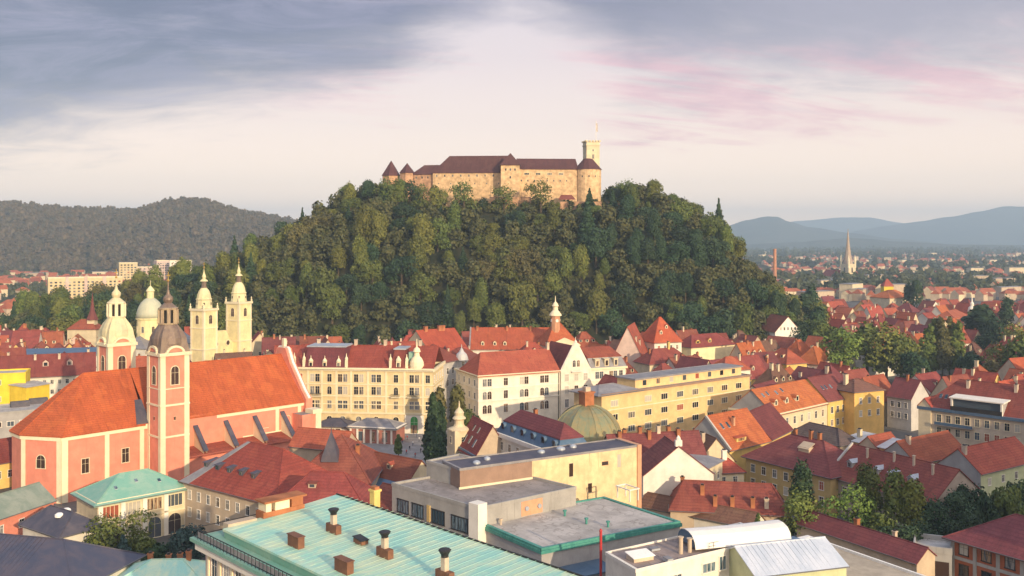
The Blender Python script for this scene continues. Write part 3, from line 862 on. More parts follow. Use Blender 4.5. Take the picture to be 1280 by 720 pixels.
# the wood on the castle hill: one tree at a time, the hidden rest as one mass
KINDS = [('round', L_GREEN, 'mid green broadleaf tree in the wood covering the castle hill'),
         ('round', L_OLIVE, 'olive tinted broadleaf tree in the wood covering the castle hill'),
         ('round', L_DARK, 'dark green broadleaf tree in the wood covering the castle hill'),
         ('tall', L_OLIVE, 'tall yellowish green tree in the wood covering the castle hill'),
         ('tall', L_GREEN, 'tall narrow green tree in the wood covering the castle hill'),
         ('round', L_BROWN, 'brownish early autumn tree in the wood covering the castle hill'),
         ('tall', L_DARK, 'tall narrow dark tree in the wood covering the castle hill'),
         ('conifer', L_DARK, 'dark pointed conifer in the wood covering the castle hill')]
def wood():
    r = random.Random(21)
    pts = []
    cand = []
    for i in range(26000):
        x, y = r.uniform(-330, 204), r.uniform(522, 800)
        z = hill_z(x, y)
        if z < 1.0: continue
        if -92 < x < 66 and y > 612: continue          # the castle and its ward
        cand.append((x, y, z))
    cell = {}
    S = 8.4
    for x, y, z in cand:
        ci, cj = int(x // S), int(y // S)
        if any((x - a) ** 2 + (y - b) ** 2 < S * S for i in (-1, 0, 1) for j in (-1, 0, 1) for a, b in cell.get((ci + i, cj + j), ())): continue
        cell.setdefault((ci, cj), []).append((x, y)); pts.append((x, y, z))
    front = [p for p in pts if p[1] < 640 + max(0, -p[0] - 120) * .25]
    back = [p for p in pts if p not in set(front)]
    front.sort(key=lambda p: p[1])
    print('WOOD', len(pts), len(front))
    # patches of one species
    def kind(x, y):
        v = math.sin(x * .045 + 1.3) + math.sin(y * .06 + x * .02) + r.uniform(-1.5, 1.5)
        if x > 60: v -= .7
        return 5 if v > 2.35 else 1 if v > 1.5 else 3 if v > .8 else 0 if v > -.1 else 4 if v > -.8 else 2 if v > -1.9 else 6
    mass_q, mass_t = [], []
    step = max(1.0, len(front) / 275.0)
    chosen = set(int(i * step) for i in range(275))
    for i, (x, y, z) in enumerate(front):
        k = kind(x, y)
        if r.random() < .07: k = 7
        sh, mt, lab = KINDS[k]
        sc = r.choice((r.uniform(.55, .8), r.uniform(.8, 1.05), r.uniform(.95, 1.25))) * (0.85 if z > 74 else 1.0)
        if z > 76 and -62 < x < 70: sc *= .62 if z < 83 else .34
        if i in chosen:
            tree('woodland_tree', lab, x, y, z, sh, mt, r.randrange(6), 9.2 if sh == 'round' else 7.4 if sh == 'tall' else 5.5, 16.5 if sh == 'round' else 20.0, sc, lift=.2, n=3000, size=.46,
                 group=lab.split(' in the wood')[0] + 's on the castle hill', sz=r.uniform(.8, 1.3 if z < 70 else 1.0))
        else: back.append((x, y, z))
    for x, y, z in back:
        q, t = crown_arrays(r.randrange(6), 8.6, 15.5, 700, .85, r.choice(('round', 'tall')))
        a = r.uniform(0, 6.28); ca, sa = math.cos(a), math.sin(a); sc = r.uniform(.75, 1.0) * ((.6 if z < 83 else .3) if z > 76 and -62 < x < 70 else 1)
        M = np.array([[ca, -sa, 0], [sa, ca, 0], [0, 0, 1]]) * sc
        mass_q.append(q @ M.T + np.array([x, y, z + .2])); mass_t.append(t)
    for i in range(2600):                              # undergrowth between the trunks
        x, y = r.uniform(-330, 204), r.uniform(522, 700); z = hill_z(x, y)
        if z < .5 or (-92 < x < 66 and y > 622): continue
        q, t = crown_arrays(r.randrange(6), 3.6, 4.6, 60, .75, 'round')
        mass_q.append(q + np.array([x, y, z - .5])); mass_t.append(t * .5)
    me = quads_mesh('woodland', np.concatenate(mass_q), np.concatenate(mass_t), L_GREENF)
    tag(link('woodland', me), kind='stuff')
L_GREENF = leafmat('leaves_wood_mass', (0.038, 0.055, 0.020), (0.085, 0.085, 0.028), rn=0.0)
wood()

# distant woods: the eastern ridge and the tree belts of the plain
def far_woods():
    r = random.Random(5)
    Q, T = [], []
    base = [crown_arrays(s, 6.0, 12.0, 34, 2.3, 'round') for s in range(5)]
    def put(x, y, z, s):
        q, t = base[r.randrange(5)]
        Q.append(q * np.array([s, s, s * r.uniform(.8, 1.35)]) + np.array([x, y, z])); T.append(np.clip(t * .5 + r.uniform(-.1, .7) * .8, 0, 1))
    for i in range(7500):
        y = 1860 + 780 * r.random() ** 1.0; x = r.uniform(-.62 * y, .02 * y)
        z = gol_z(x, y)
        if z > 2: put(x, y, z, r.uniform(.8, 1.5))
    tag(link('ridge_forest', quads_mesh('ridge_forest', np.concatenate(Q), np.concatenate(T), L_FAR)), kind='stuff')
    Q, T = [], []
    for i in range(7800):
        y = 1180 + 5700 * r.random() ** 1.5
        x = r.uniform(.16 * y, .60 * y)
        v = math.sin(x * .006 + y * .0035) + math.sin(y * .0021 - x * .002 + 1) + math.sin(x * .017 + 2) * .6
        if v < r.uniform(-.9, .7): continue
        put(x, y, -.3, r.uniform(.5, 1.15) * (1 + y / 6500))
    for i in range(1300):
        y = 640 + 1250 * r.random(); x = r.uniform(-.60 * y, -.30 * y)
        v = math.sin(x * .012 + y * .004) + math.sin(y * .009 - x * .004 + 1)
        if v < r.uniform(-1.2, .8) or hill_z(x, y) > .5: continue
        if y < 1150 and -560 < x < -400 and y > 980: continue
        put(x, y, -.3, r.uniform(.55, .95))
    tag(link('plain_woods', quads_mesh('plain_woods', np.concatenate(Q), np.concatenate(T), L_PLAIN)), kind='stuff')
far_woods()

def hash01(*a):
    return random.Random(repr(a)).random()
def far_houses():
    """houses of the plain, a few pixels each, as one mass"""
    r = random.Random(15)
    mb = MB()
    for i in range(1150):
        if i < 890:
            y = 1060 + 3700 * r.random() ** 1.5; x = r.uniform(.20 * y, .60 * y)
        else:
            y = 820 + 950 * r.random(); x = r.uniform(-.60 * y, -.33 * y)
            if hill_z(x, y) > .5 or (960 < y < 1160 and -580 < x < -390): continue
        w, d, h, rs = r.uniform(9, 24), r.uniform(8, 13), r.uniform(4, 9), r.uniform(3.5, 6)
        big = r.random() < (.05 if i < 890 else .02)
        if big: w, d, h, rs = r.uniform(22, 45), r.uniform(12, 18), r.uniform(9, 18), 0.6
        a = r.uniform(-.6, .6) + .6; ca, sa = math.cos(a), math.sin(a)
        q = lambda u, v, z: (x + u * ca - v * sa, y + u * sa + v * ca, z)
        wi = 0 if r.random() < .55 else 1
        ri = 4 if big else (2 if r.random() < .6 else 3)
        c = [(-w / 2, -d / 2), (w / 2, -d / 2), (w / 2, d / 2), (-w / 2, d / 2)]
        mb.prism([q(*p, 0)[:2] for p in c], -.5, h, wi, False)
        e = [q(p[0] * 1.06, p[1] * 1.08, h) for p in c]; k = 0 if r.random() < .5 else d * .45
        r0, r1 = q(-w / 2 * 1.06 + k, 0, h + rs), q(w / 2 * 1.06 - k, 0, h + rs)
        mb.face([e[0], e[1], r1, r0], ri); mb.face([e[2], e[3], r0, r1], ri)
        mb.face([e[1], e[2], r1], ri if k else wi); mb.face([e[3], e[0], r0], ri if k else wi)
    tag(mb.build('distant_housing', [W_BEIGE, W_CREAM, T_RED, T_DRED, M_GREYROOF]), kind='stuff')
far_houses()
# ------------------------------------------------------------------ castle
def castle():
    c = empty('hilltop_castle', ((600 - 640) / F * 632, 632, 88), 'long stone castle with dark red roofs on top of the wooded hill', 'castle')
    ox, oy = c.location.x, c.location.y
    def at(px, d): q = D(px, d); return q.x - ox, q.y - oy
    def zz(py, d): return ZA(py, d) - 88
    def wing(pxa, pxb, da, db, ye, yr, dep, wm, kind='hx', hip=.6, nm='wall', base=-6, hip2=None):
        ax, ay = at(pxa, da); bx, by = at(pxb, db)
        L = math.hypot(bx - ax, by - ay); an = math.atan2(by - ay, bx - ax)
        ze, zr = zz(ye, da), zz(yr, da + dep / 2)
        mb = MB(); mb.prism([(0, 0), (L, 0), (L, dep), (0, dep)], base, ze, 0, False)
        w = mb.build(nm, wm, c, loc=(ax, ay, 0), rz=an)
        mb = MB(); o = .6
        h = dep / 2 * hip; h2 = h if hip2 is None else dep / 2 * hip2
        a, b, e, f = (-o, -o, ze - .3), (L + o, -o, ze - .3), (L + o, dep + o, ze - .3), (-o, dep + o, ze - .3)
        r0, r1 = (h, dep / 2, zr), (L - h2, dep / 2, zr)
        mb.slab([a, b, r1, r0], .25); mb.slab([e, f, r0, r1], .25)
        mb.slab([b, e, r1], .25); mb.slab([f, a, r0], .25)
        mb.beam(r0, r1, .25)
        rf = mb.build('roof', T_CASTLE, w)
        return w, L, ze
    T_CASTLE = tiles('tiles_castle', (0.105, 0.044, 0.044), moss=0.3, rn=0.05)
    def slit(w, x, z, ww=.9, hh=1.5, st='plain'):
        m1, m2 = win_mesh(ww, hh, st, W_TRIM, G_WIN, False)
        link('window', m1, w, (x, 0, z))
    # far towers with pointed roofs
    for pxc, d, ye, yr, rr in ((489, 640, 219.5, 201, 6.0), (509, 636, 216, 204, 5.0)):
        x, y = at(pxc, d)
        mb = MB(); mb.lathe([(rr, -8), (rr, zz(ye, d))], 6, rot=.4)
        w = mb.build('tower', W_STONE, c, loc=(x, y, 0))
        mb = MB(); mb.lathe([(rr + .7, zz(ye, d) - .3), (0.15, zz(yr, d))], 6, rot=.4)
        mb.build('tower_roof', T_CASTLE, w)
    w, L, ze = wing(515, 546, 634, 631, 217.5, 207, 14, W_STONE, hip=.9, hip2=0)
    for i in range(4): slit(w, 3 + i * L / 4.3, ze - 3.2)
    w, L, ze = wing(541, 634, 629.5, 626, 215.5, 195.5, 17, W_STONE2, hip=1.15, hip2=0)
    for i in range(9): slit(w, 2.6 + i * L / 9.2, ze - 3.0, .9, 1.5)
    for i in range(6): slit(w, 4 + i * L / 6.2, ze - 8.0, .7, 1.0)
    for i in range(3):
        mb = MB(); x = L * (.2 + .3 * i)
        mb.slab([(x - .9, -1.6, -6), (x + .9, -1.6, -6), (x + .9, .1, ze - 6), (x - .9, .1, ze - 6)], 1.5)
        mb.build('buttress', W_STONE2, w)
    # central gate tower
    x, y = at(638, 624)
    h = zz(206, 620)
    mb = MB(); mb.prism([(-6.2, -6), (6.0, -6), (6.0, 6), (-6.2, 6)], -8, h, 0, False)
    w = mb.build('tower', W_STONE2, c, loc=(x, y, 0))
    mb = MB()
    a = [(-6.9, -6.7), (6.7, -6.7), (6.7, 6.7), (-6.9, 6.7)]
    for i in range(4): mb.slab([(*a[i], h - .2), (*a[(i + 1) % 4], h - .2), (0, 0, zz(190.5, 620))], .25)
    mb.build('tower_roof', T_CASTLE, w)
    for dx, dz in ((-3, -4), (0, -4), (3, -4), (0, -9)):
        m1, _ = win_mesh(1.0, 1.5, 'plain', W_TRIM, G_WIN, False); link('window', m1, w, (dx, -6, h + dz))
    w, L, ze = wing(646, 722, 626, 629, 210.5, 198.5, 14, W_STONE2, hip=.05)
    for i in range(4):
        m1, _ = win_mesh(3.0, 1.3, 'multi', W_TRIM, G_WIN, False); link('window', m1, w, (6.5 + i * 7.6, 0, ze - 4.2))
    for i in range(8): slit(w, 3 + i * 4.3, ze - 8.6, .8, 1.2)
    # round end bastion
    x, y = at(735, 633); rr = 8.7
    ze = zz(211, 626); zr = zz(198.5, 632)
    mb = MB(); mb.lathe([(rr * 1.08, -10), (rr, 2), (rr, ze)], 20)
    w = mb.build('bastion', W_STONE2, c, smooth=False, loc=(x, y, 0))
    mb = MB(); mb.lathe([(rr + .7, ze - .2), (3.0, zr), (.2, zr + .4)], 12)
    mb.build('bastion_roof', T_CASTLE, w)
    for i in range(5):
        a = R(-150 + i * 30); m1, _ = win_mesh(.8, 1.2, 'plain', W_TRIM, G_WIN, False)
        link('window', m1, w, (rr * math.cos(a), rr * math.sin(a), ze - 5.5), a + R(90))
    # watch tower
    x, y = at(739, 650); hw = 4.6
    zt = zz(178, 650)
    mb = MB(); mb.prism([(-hw, -hw), (hw, -hw), (hw, hw), (-hw, hw)], -8, zt, 0)
    mb.prism([(-hw - .4, -hw - .4), (hw + .4, -hw - .4), (hw + .4, hw + .4), (-hw - .4, hw + .4)], zt - 2.6, zt - 1.9, 0)
    for i in range(5):
        for j in range(5):
            if i in (0, 4) or j in (0, 4):
                u, v = -hw + i * hw / 2, -hw + j * hw / 2
                mb.box(u - .7, u + .7, v - .7, v + .7, zt, zt + 1.0)
    w = mb.build('watch_tower', W_CREAM, c, loc=(x, y, 0), rz=.2)
    for dx, dz, ww, hh in ((0, -6.5, 1.0, 1.4), (0.1, -11.5, 1.5, 3.0), (-2, -15, .8, 1.2), (2, -20, .8, 1.2)):
        m1, _ = win_mesh(ww, hh, 'plain', W_TRIM, G_WIN, False); link('window', m1, w, (dx, -hw, zt + dz))
    mb = MB(); mb.beam((4, 2, zt), (4, 2, zz(150, 650)), .18, 0, 6)
    mb.slab([(4, 2, zz(153, 650)), (5.2, 2.2, zz(154, 650)), (5.3, 2.25, zz(164, 650)), (4, 2, zz(164, 650))], .05, 1)
    mb.build('flagpole', [W_TRIMW, plaster('flag_cloth', (0.45, 0.40, 0.36))], w)
    # low outer walls and a small lean-to roof under the ward wall
    def low(pxa, pxb, d, yt, yb, mat):
        ax, ay = at(pxa, d); bx, by = at(pxb, d)
        mb = MB(); mb.prism([(ax, ay), (bx, by), (bx, by + 1.2), (ax, ay + 1.2)], zz(yb, d) - 3, zz(yt, d), 0)
        return mb.build('outer_wall', mat, c)
    low(612, 664, 612, 246, 256, W_STONE); low(700, 752, 612, 252, 262, W_STONE); low(752, 800, 620, 252, 262, W_STONE); low(556, 612, 616, 248, 258, W_STONE2)
    ax, ay = at(698, 616)
    mb = MB(); mb.slab([(ax, ay - 1, zz(249, 616)), (ax + 11, ay - 1, zz(249, 616)), (ax + 9, ay + 6, zz(243, 616)), (ax + 2, ay + 6, zz(243, 616))], .3)
    mb.build('lean_to_roof', T_DRED, c)
castle()
for px, d, y_top, k, m_, lab in ((580, 606, 226, 'round', L_GREEN, 'big round green tree in front of the pale castle wall'), (630, 604, 230, 'round', L_GREEN, 'rounded tree under the central castle tower'),
                                (676, 604, 224, 'round', L_OLIVE, 'loose crowned tree in front of the lit castle wall'), (737, 606, 236, 'conifer', L_DARK, 'dark spruce at the foot of the round castle bastion'),
                                (543, 606, 232, 'tall', L_OLIVE, 'thin pale tree beside the lower castle wing'), (766, 612, 238, 'conifer', L_DARK, 'dark pointed tree just past the castle end'),
                                (784, 618, 224, 'round', L_GREEN, 'airy tall tree on the crest past the watch tower')):
    q = D(px, d); z0 = hill_z(q.x, q.y); h = ZA(y_top, d) - z0
    tree('crest_tree', lab, q.x, q.y, z0, k, m_, 1, h * (.46 if k == 'round' else .30), h - .8, 1.0, .6, 1500, .5)

for i, (px, yt) in enumerate(((483, 221), (497, 223), (513, 224), (527, 229), (553, 236), (604, 246), (657, 250), (697, 252), (714, 250))):
    d = 607 + (i % 3); q = D(px, d); z0 = hill_z(q.x, q.y); h = ZA(yt, d) - z0
    tree('crest_tree', 'bushy tree standing right against the foot of the castle wall', q.x, q.y, z0, 'round', (L_GREEN, L_OLIVE, L_DARK)[i % 3], 2 + i % 3, h * .42, h - .4, 1.0, .3, 1500, .5, 'bushy trees against the castle wall')
# ------------------------------------------------------------------ pink church with two bell towers
CU = Vector((.700, .714)); CN = Vector((.714, -.700)); C0 = Vector((-119.0, 264.0))
def CP(a, n): return C0 + CU * a + CN * n
def helm_tower(parent, a, n, lit_helm, name='bell_tower'):
    """square tower of the church, corner towards the town square; local axes follow the church"""
    p = CP(a, n) - C0
    s = 4.0
    mb = MB(); mb.prism([(-s, -s), (s, -s), (s, s), (-s, s)], -.3, 37.2, 0)
    t = mb.build(name, W_ORANGE, parent, loc=(a, -n, 0))
    # corner pilasters, belts, cornice
    mb = MB()
    for sx in (-1, 1):
        for sy in (-1, 1):
            x0, x1 = sorted((sx * (s - 1.3), sx * (s + .16))); y0, y1 = sorted((sy * (s - 1.3), sy * (s + .16)))
            mb.box(x0, x1, y0, y1, -.3, 36.4)
    mb.build('pilaster', W_TRIM, t)
    for z, h, pr, m in ((22.6, .5, .28, W_TRIM), (14.0, .5, .22, W_TRIM), (36.3, .9, .55, W_TRIM), (27.2, .25, .2, W_TRIM)):
        mb = MB(); e = s + pr; mb.box(-e, e, -e, e, z, z + h); mb.build('cornice', m, t)
    # belfry openings with raised arches
    for k in range(4):
        an = k * math.pi / 2
        m1, m2 = win_mesh(2.2, 5.0, 'arch', W_TRIM, M_LOUV, True)
        o = link('belfry_opening', m1, t, (s * math.sin(an), -s * math.cos(an), 28.4), an); link('louvre', m2, o)
        mb = MB()
        pts = [(math.cos(math.pi * i / 10) * 2.5, math.sin(math.pi * i / 10) * 2.0) for i in range(11)]
        for (x0, z0), (x1, z1) in zip(pts, pts[1:]):
            mb.beam((x0, -.3, 36.8 + z0), (x1, -.3, 36.8 + z1), .42, 0)
        mb.face([(x, -.25, 36.8 + z) for x, z in pts], 1)
        mb.build('arched_gable', [W_TRIM, W_ORANGE], t, loc=(s * math.sin(an), -s * math.cos(an), 0), rz=an)
        m1, _ = win_mesh(.7, 1.0, 'plain', W_TRIM, G_WIN2, False)
        link('window', m1, t, (s * math.sin(an), -s * math.cos(an), 18.6), an)
    # helm, lantern, onion, cross
    hm = W_HELM if lit_helm else M_HELM  # far helm carries the sunlight as a paler sheet colour
    q2 = math.pi / 4; k = 1.414
    mb = MB(); mb.lathe([(4.3 * k, 37.2), (4.1 * k, 38.0), (3.9 * k * .97, 39.5), (3.55 * k, 41.2), (2.9 * k, 42.8), (2.2 * k, 44.0), (1.9 * k, 44.6)], 4, rot=q2)
    mb.lathe([(4.0, 37.2), (4.35, 39.5), (4.2, 41.0), (3.5, 42.8), (2.7, 44.2), (2.4, 44.9)], 16)
    h = mb.build('helm', hm, t)
    mb = MB(); mb.lathe([(2.7, 44.7), (2.8, 45.1), (2.5, 45.1)], 12)
    for i in range(8):
        a_ = 2 * math.pi * i / 8 + q2 / 2
        mb.beam((2.3 * math.cos(a_), 2.3 * math.sin(a_), 45), (2.3 * math.cos(a_), 2.3 * math.sin(a_), 48.8), .5, 0, 6)
    mb.lathe([(1.75, 45), (1.75, 48.8)], 8, mi=1)
    mb.lathe([(2.5, 48.7), (2.7, 49.2), (2.2, 49.4)], 12)
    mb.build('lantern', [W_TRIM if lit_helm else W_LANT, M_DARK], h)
    mb = MB(); mb.lathe([(2.4, 49.3), (1.7, 50.0), (1.0, 50.6), (1.35, 51.4), (1.3, 52.1), (.6, 52.9), (.22, 54.2), (.14, 56.6)], 12)
    mb.build('onion_cap', hm, h)
    mb = MB(); mb.lathe([(.1, 56.4), (.42, 56.8), (.1, 57.2)], 8); mb.box(-.08, .08, -.08, .08, 57, 59.2); mb.box(-.6, .6, -.07, .07, 58.1, 58.3)
    mb.build('cross', M_GOLD, h)
    return t
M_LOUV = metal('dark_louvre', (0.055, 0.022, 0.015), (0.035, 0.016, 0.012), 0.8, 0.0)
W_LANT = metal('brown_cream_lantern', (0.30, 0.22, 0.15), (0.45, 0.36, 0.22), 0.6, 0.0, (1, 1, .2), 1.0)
W_HELM = metal('sunlit_helm_sheet', (0.62, 0.55, 0.33), (0.50, 0.46, 0.30), 0.6, 0.0)
def church():
    ang = math.atan2(CU.y, CU.x)
    c = empty('pink_church', (C0.x, C0.y, 0), 'large orange pink church with bright tiled roof and twin bell towers', 'church', rz=ang)
    FOOT.append((CP(24, 0), CU, 44, 24))
    ZE, ZR = 17.5, 31.0; hw = 12.8; L = 63.0
    # local: x along the nave, y = -n (towards the far side is +)
    near = [(-17.2, -3.5), (-11.0, -hw - 1.2)]
    apse = [(L, -hw), (L, hw), (-11.0, hw + 1.2), (-17.2, 3.5), (-17.2, -3.5), (-11.0, -hw - 1.2), (12, -hw - .6)]
    mb = MB(); mb.prism(apse, -.3, ZE, 0, False)
    mb.build('wall', W_ORANGE, c)
    # roof
    ap = (0.0, 0.0, ZR); en = (L, 0, ZR)
    def out(p, k=1.05): return (p[0] * 1.0 - (0.6 if p[0] < -12 else 0), p[1] * k, ZE - .35)
    o1, o2, o3, o4 = out((-11.0, -hw - 1.2)), out((-17.2, -3.5)), out((-17.2, 3.5)), out((-11.0, hw + 1.2))
    mb = MB()
    mb.slab([o1, (11.5, -hw - 1.2, ZE - .35), (13.0, 0, ZR), ap], .3); mb.slab([o2, o1, ap], .3); mb.slab([o3, o2, ap], .3); mb.slab([o4, o3, ap], .3)
    mb.slab([(11.5, hw + 1.2, ZE - .35), o4, ap, (13.0, 0, ZR)], .3)
    e = hw + .7
    mb.slab([(13.0, -e, ZE - .35), (L, -e, ZE - .35), (L, 0, ZR), (13.0, 0, ZR)], .3); mb.slab([(L, e, ZE - .35), (13.0, e, ZE - .35), (13.0, 0, ZR), (L, 0, ZR)], .3)
    for q in (o1, o2, o3, o4): mb.beam(q, ap, .2)
    mb.beam(ap, en, .25)
    rf = mb.build('roof', T_CHURCH, c)
    # facade gable with coping
    mb = MB()
    gab = [(-hw - 1.6, -.3), (hw + 1.6, -.3), (hw + 1.6, ZE + .5), (hw - 1, ZE + 3), (5, ZE + 11), (2.5, ZR + 2.0), (-2.5, ZR + 2.0), (-5, ZE + 11), (-hw + 1, ZE + 3), (-hw - 1.6, ZE + .5)]
    for x in (L, L + 2.2): mb.face([(x, y, z) for y, z in gab], 0)
    for (y0, z0), (y1, z1) in zip(gab, gab[1:] + gab[:1]): mb.face([(L, y0, z0), (L + 2.2, y0, z0), (L + 2.2, y1, z1), (L, y1, z1)], 0)
    mb.build('facade', [W_ORANGE, W_TRIM], c)
    mb = MB()
    for (y0, z0), (y1, z1) in zip(gab[2:-1], gab[3:]): mb.beam((L + 1.1, y0, z0 + .1), (L + 1.1, y1, z1 + .1), .55, 0)
    mb.build('coping', W_TRIMW, c)
    mb = MB(); mb.box(-.5, .5, -.6, .6, ZR + 1.5, ZR + 5.0); mb.build('gable_pillar', W_TRIM, c, loc=(L + 1.1, 0, 0))
    # cornice and pilasters along the walls
    def along(p, q, z, h, pr, nm, m):
        u = (Vector(q) - Vector(p)).normalized(); n = Vector((u.y, -u.x)); p, q = Vector(p), Vector(q)
        mb = MB(); mb.prism([p + n * pr - u * .1, q + n * pr + u * .1, q - n * .1, p - n * .1], z, z + h, 0, True, True)
        return mb.build(nm, m, c)
    ring = [apse[3], apse[4], apse[5], apse[6], (11.6, -hw - .6)]
    for p, q in zip(ring[:3], ring[1:4]): along(p, q, ZE - 1.6, 1.25, .35, 'cornice', W_TRIM)
    along((20, -hw), (L, -hw), ZE - 1.6, 1.25, .35, 'cornice', W_TRIM)
    along((20, -hw), (L, -hw), 8.8, .5, .25, 'cornice', W_TRIM)
    def pil(p, q, t, wd=1.5):
        p, q = Vector(p), Vector(q); u = (q - p).normalized(); n = Vector((u.y, -u.x)); m = p + (q - p) * t
        mb = MB(); mb.prism([m - u * wd / 2 + n * .18, m + u * wd / 2 + n * .18, m + u * wd / 2 - n * .1, m - u * wd / 2 - n * .1], -.2, ZE - 1.6, 0, True)
        mb.build('pilaster', W_TRIM, c)
    pil(apse[4], apse[5], .06, 1.2); pil(apse[4], apse[5], .95, 1.3); pil(apse[5], apse[6], .04, 1.6); pil(apse[5], apse[6], .52, 1.2); pil(apse[5], apse[6], .94, 1.2)
    for k in range(6): pil((20, -hw), (L, -hw), .04 + k * .185, 1.2)
    def cw(p, q, t, z, w, h, st, sub=True):
        p, q = Vector(p), Vector(q); u = (q - p).normalized(); m = p + (q - p) * t
        m1, m2 = win_mesh(w, h, st, W_TRIM, G_WIN2, sub)
        o = link('window', m1, c, (m.x, m.y, z), math.atan2(u.y, u.x)); link('pane', m2, o)
    cw(apse[4], apse[5], .50, 8.6, 2.6, 3.4, 'arch')
    cw(apse[5], apse[6], .27, 6.6, 1.9, 3.8, 'sash'); cw(apse[5], apse[6], .74, 7.6, 1.9, 3.8, 'sash')
    # sloping buttress walls between nave and side chapels, chapels
    mb = MB(); mb.prism([(21, -hw - 7), (L - 1, -hw - 7), (L - 1, -hw), (21, -hw)], -.3, 7.5, 0, False); mb.build('side_chapel', W_ORANGE, c)
    mb = MB(); mb.slab([(20.6, -hw - 7.6, 7.3), (L - .6, -hw - 7.6, 7.3), (L - .6, -hw, 9.0), (20.6, -hw, 9.0)], .25); mb.build('side_roof', T_RED, c)
    for k in range(4):
        x = 26.5 + k * 9.6
        mb = MB()
        pr = [(-hw + .1, 15.0), (-hw + .1, 8.4), (-hw - 6.4, 7.4), (-hw - 6.4, 8.6)]
        for xx in (x - .5, x + .5): mb.face([(xx, y, z) for y, z in pr], 0)
        mb.slab([(x - .75, pr[3][0] - .3, pr[3][1]), (x + .75, pr[3][0] - .3, pr[3][1]), (x + .75, pr[0][0], pr[0][1] + .3), (x - .75, pr[0][0], pr[0][1] + .3)], .35, 1)
        mb.build('buttress', [W_TRIM, M_SLATE], c)
    for k in range(5): cw((20, -hw), (L, -hw), .13 + k * .185, 10.8, 1.8, 2.6, 'arch')
    mb = MB(); mb.prism([(L - 4, -hw - 5.5), (L + 2, -hw - 5.5), (L + 2, -hw - .1), (L - 4, -hw - .1)], -.3, 14.0, 0, True, False, 1); mb.build('facade_wing', [W_ORANGE, M_GREYROOF], c)
    mb = MB(); mb.box(L + .6, L + 2.6, -hw - 6, -hw - 3.8, -.3, 15.0); mb.box(L - .6, L + 2.8, -hw - 6.2, -hw - 2, 14.0, 15.3); mb.build('facade_pier', W_TRIM, c)
    # valley flashing beside the tower
    mb = MB(); mb.slab([(9.0, -hw - 1.0, ZE + .1), (12.9, -hw - 1.0, ZE + .1), (12.9, -8.0, ZE + 5.8), (11.0, -8.0, ZE + 5.8)], .25); mb.build('flashing', M_SLATE, rf)
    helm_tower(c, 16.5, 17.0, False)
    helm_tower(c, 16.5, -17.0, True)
T_CHURCH = tiles('tiles_church', (0.46, 0.100, 0.034), moss=0.22, rn=0.0)
church()

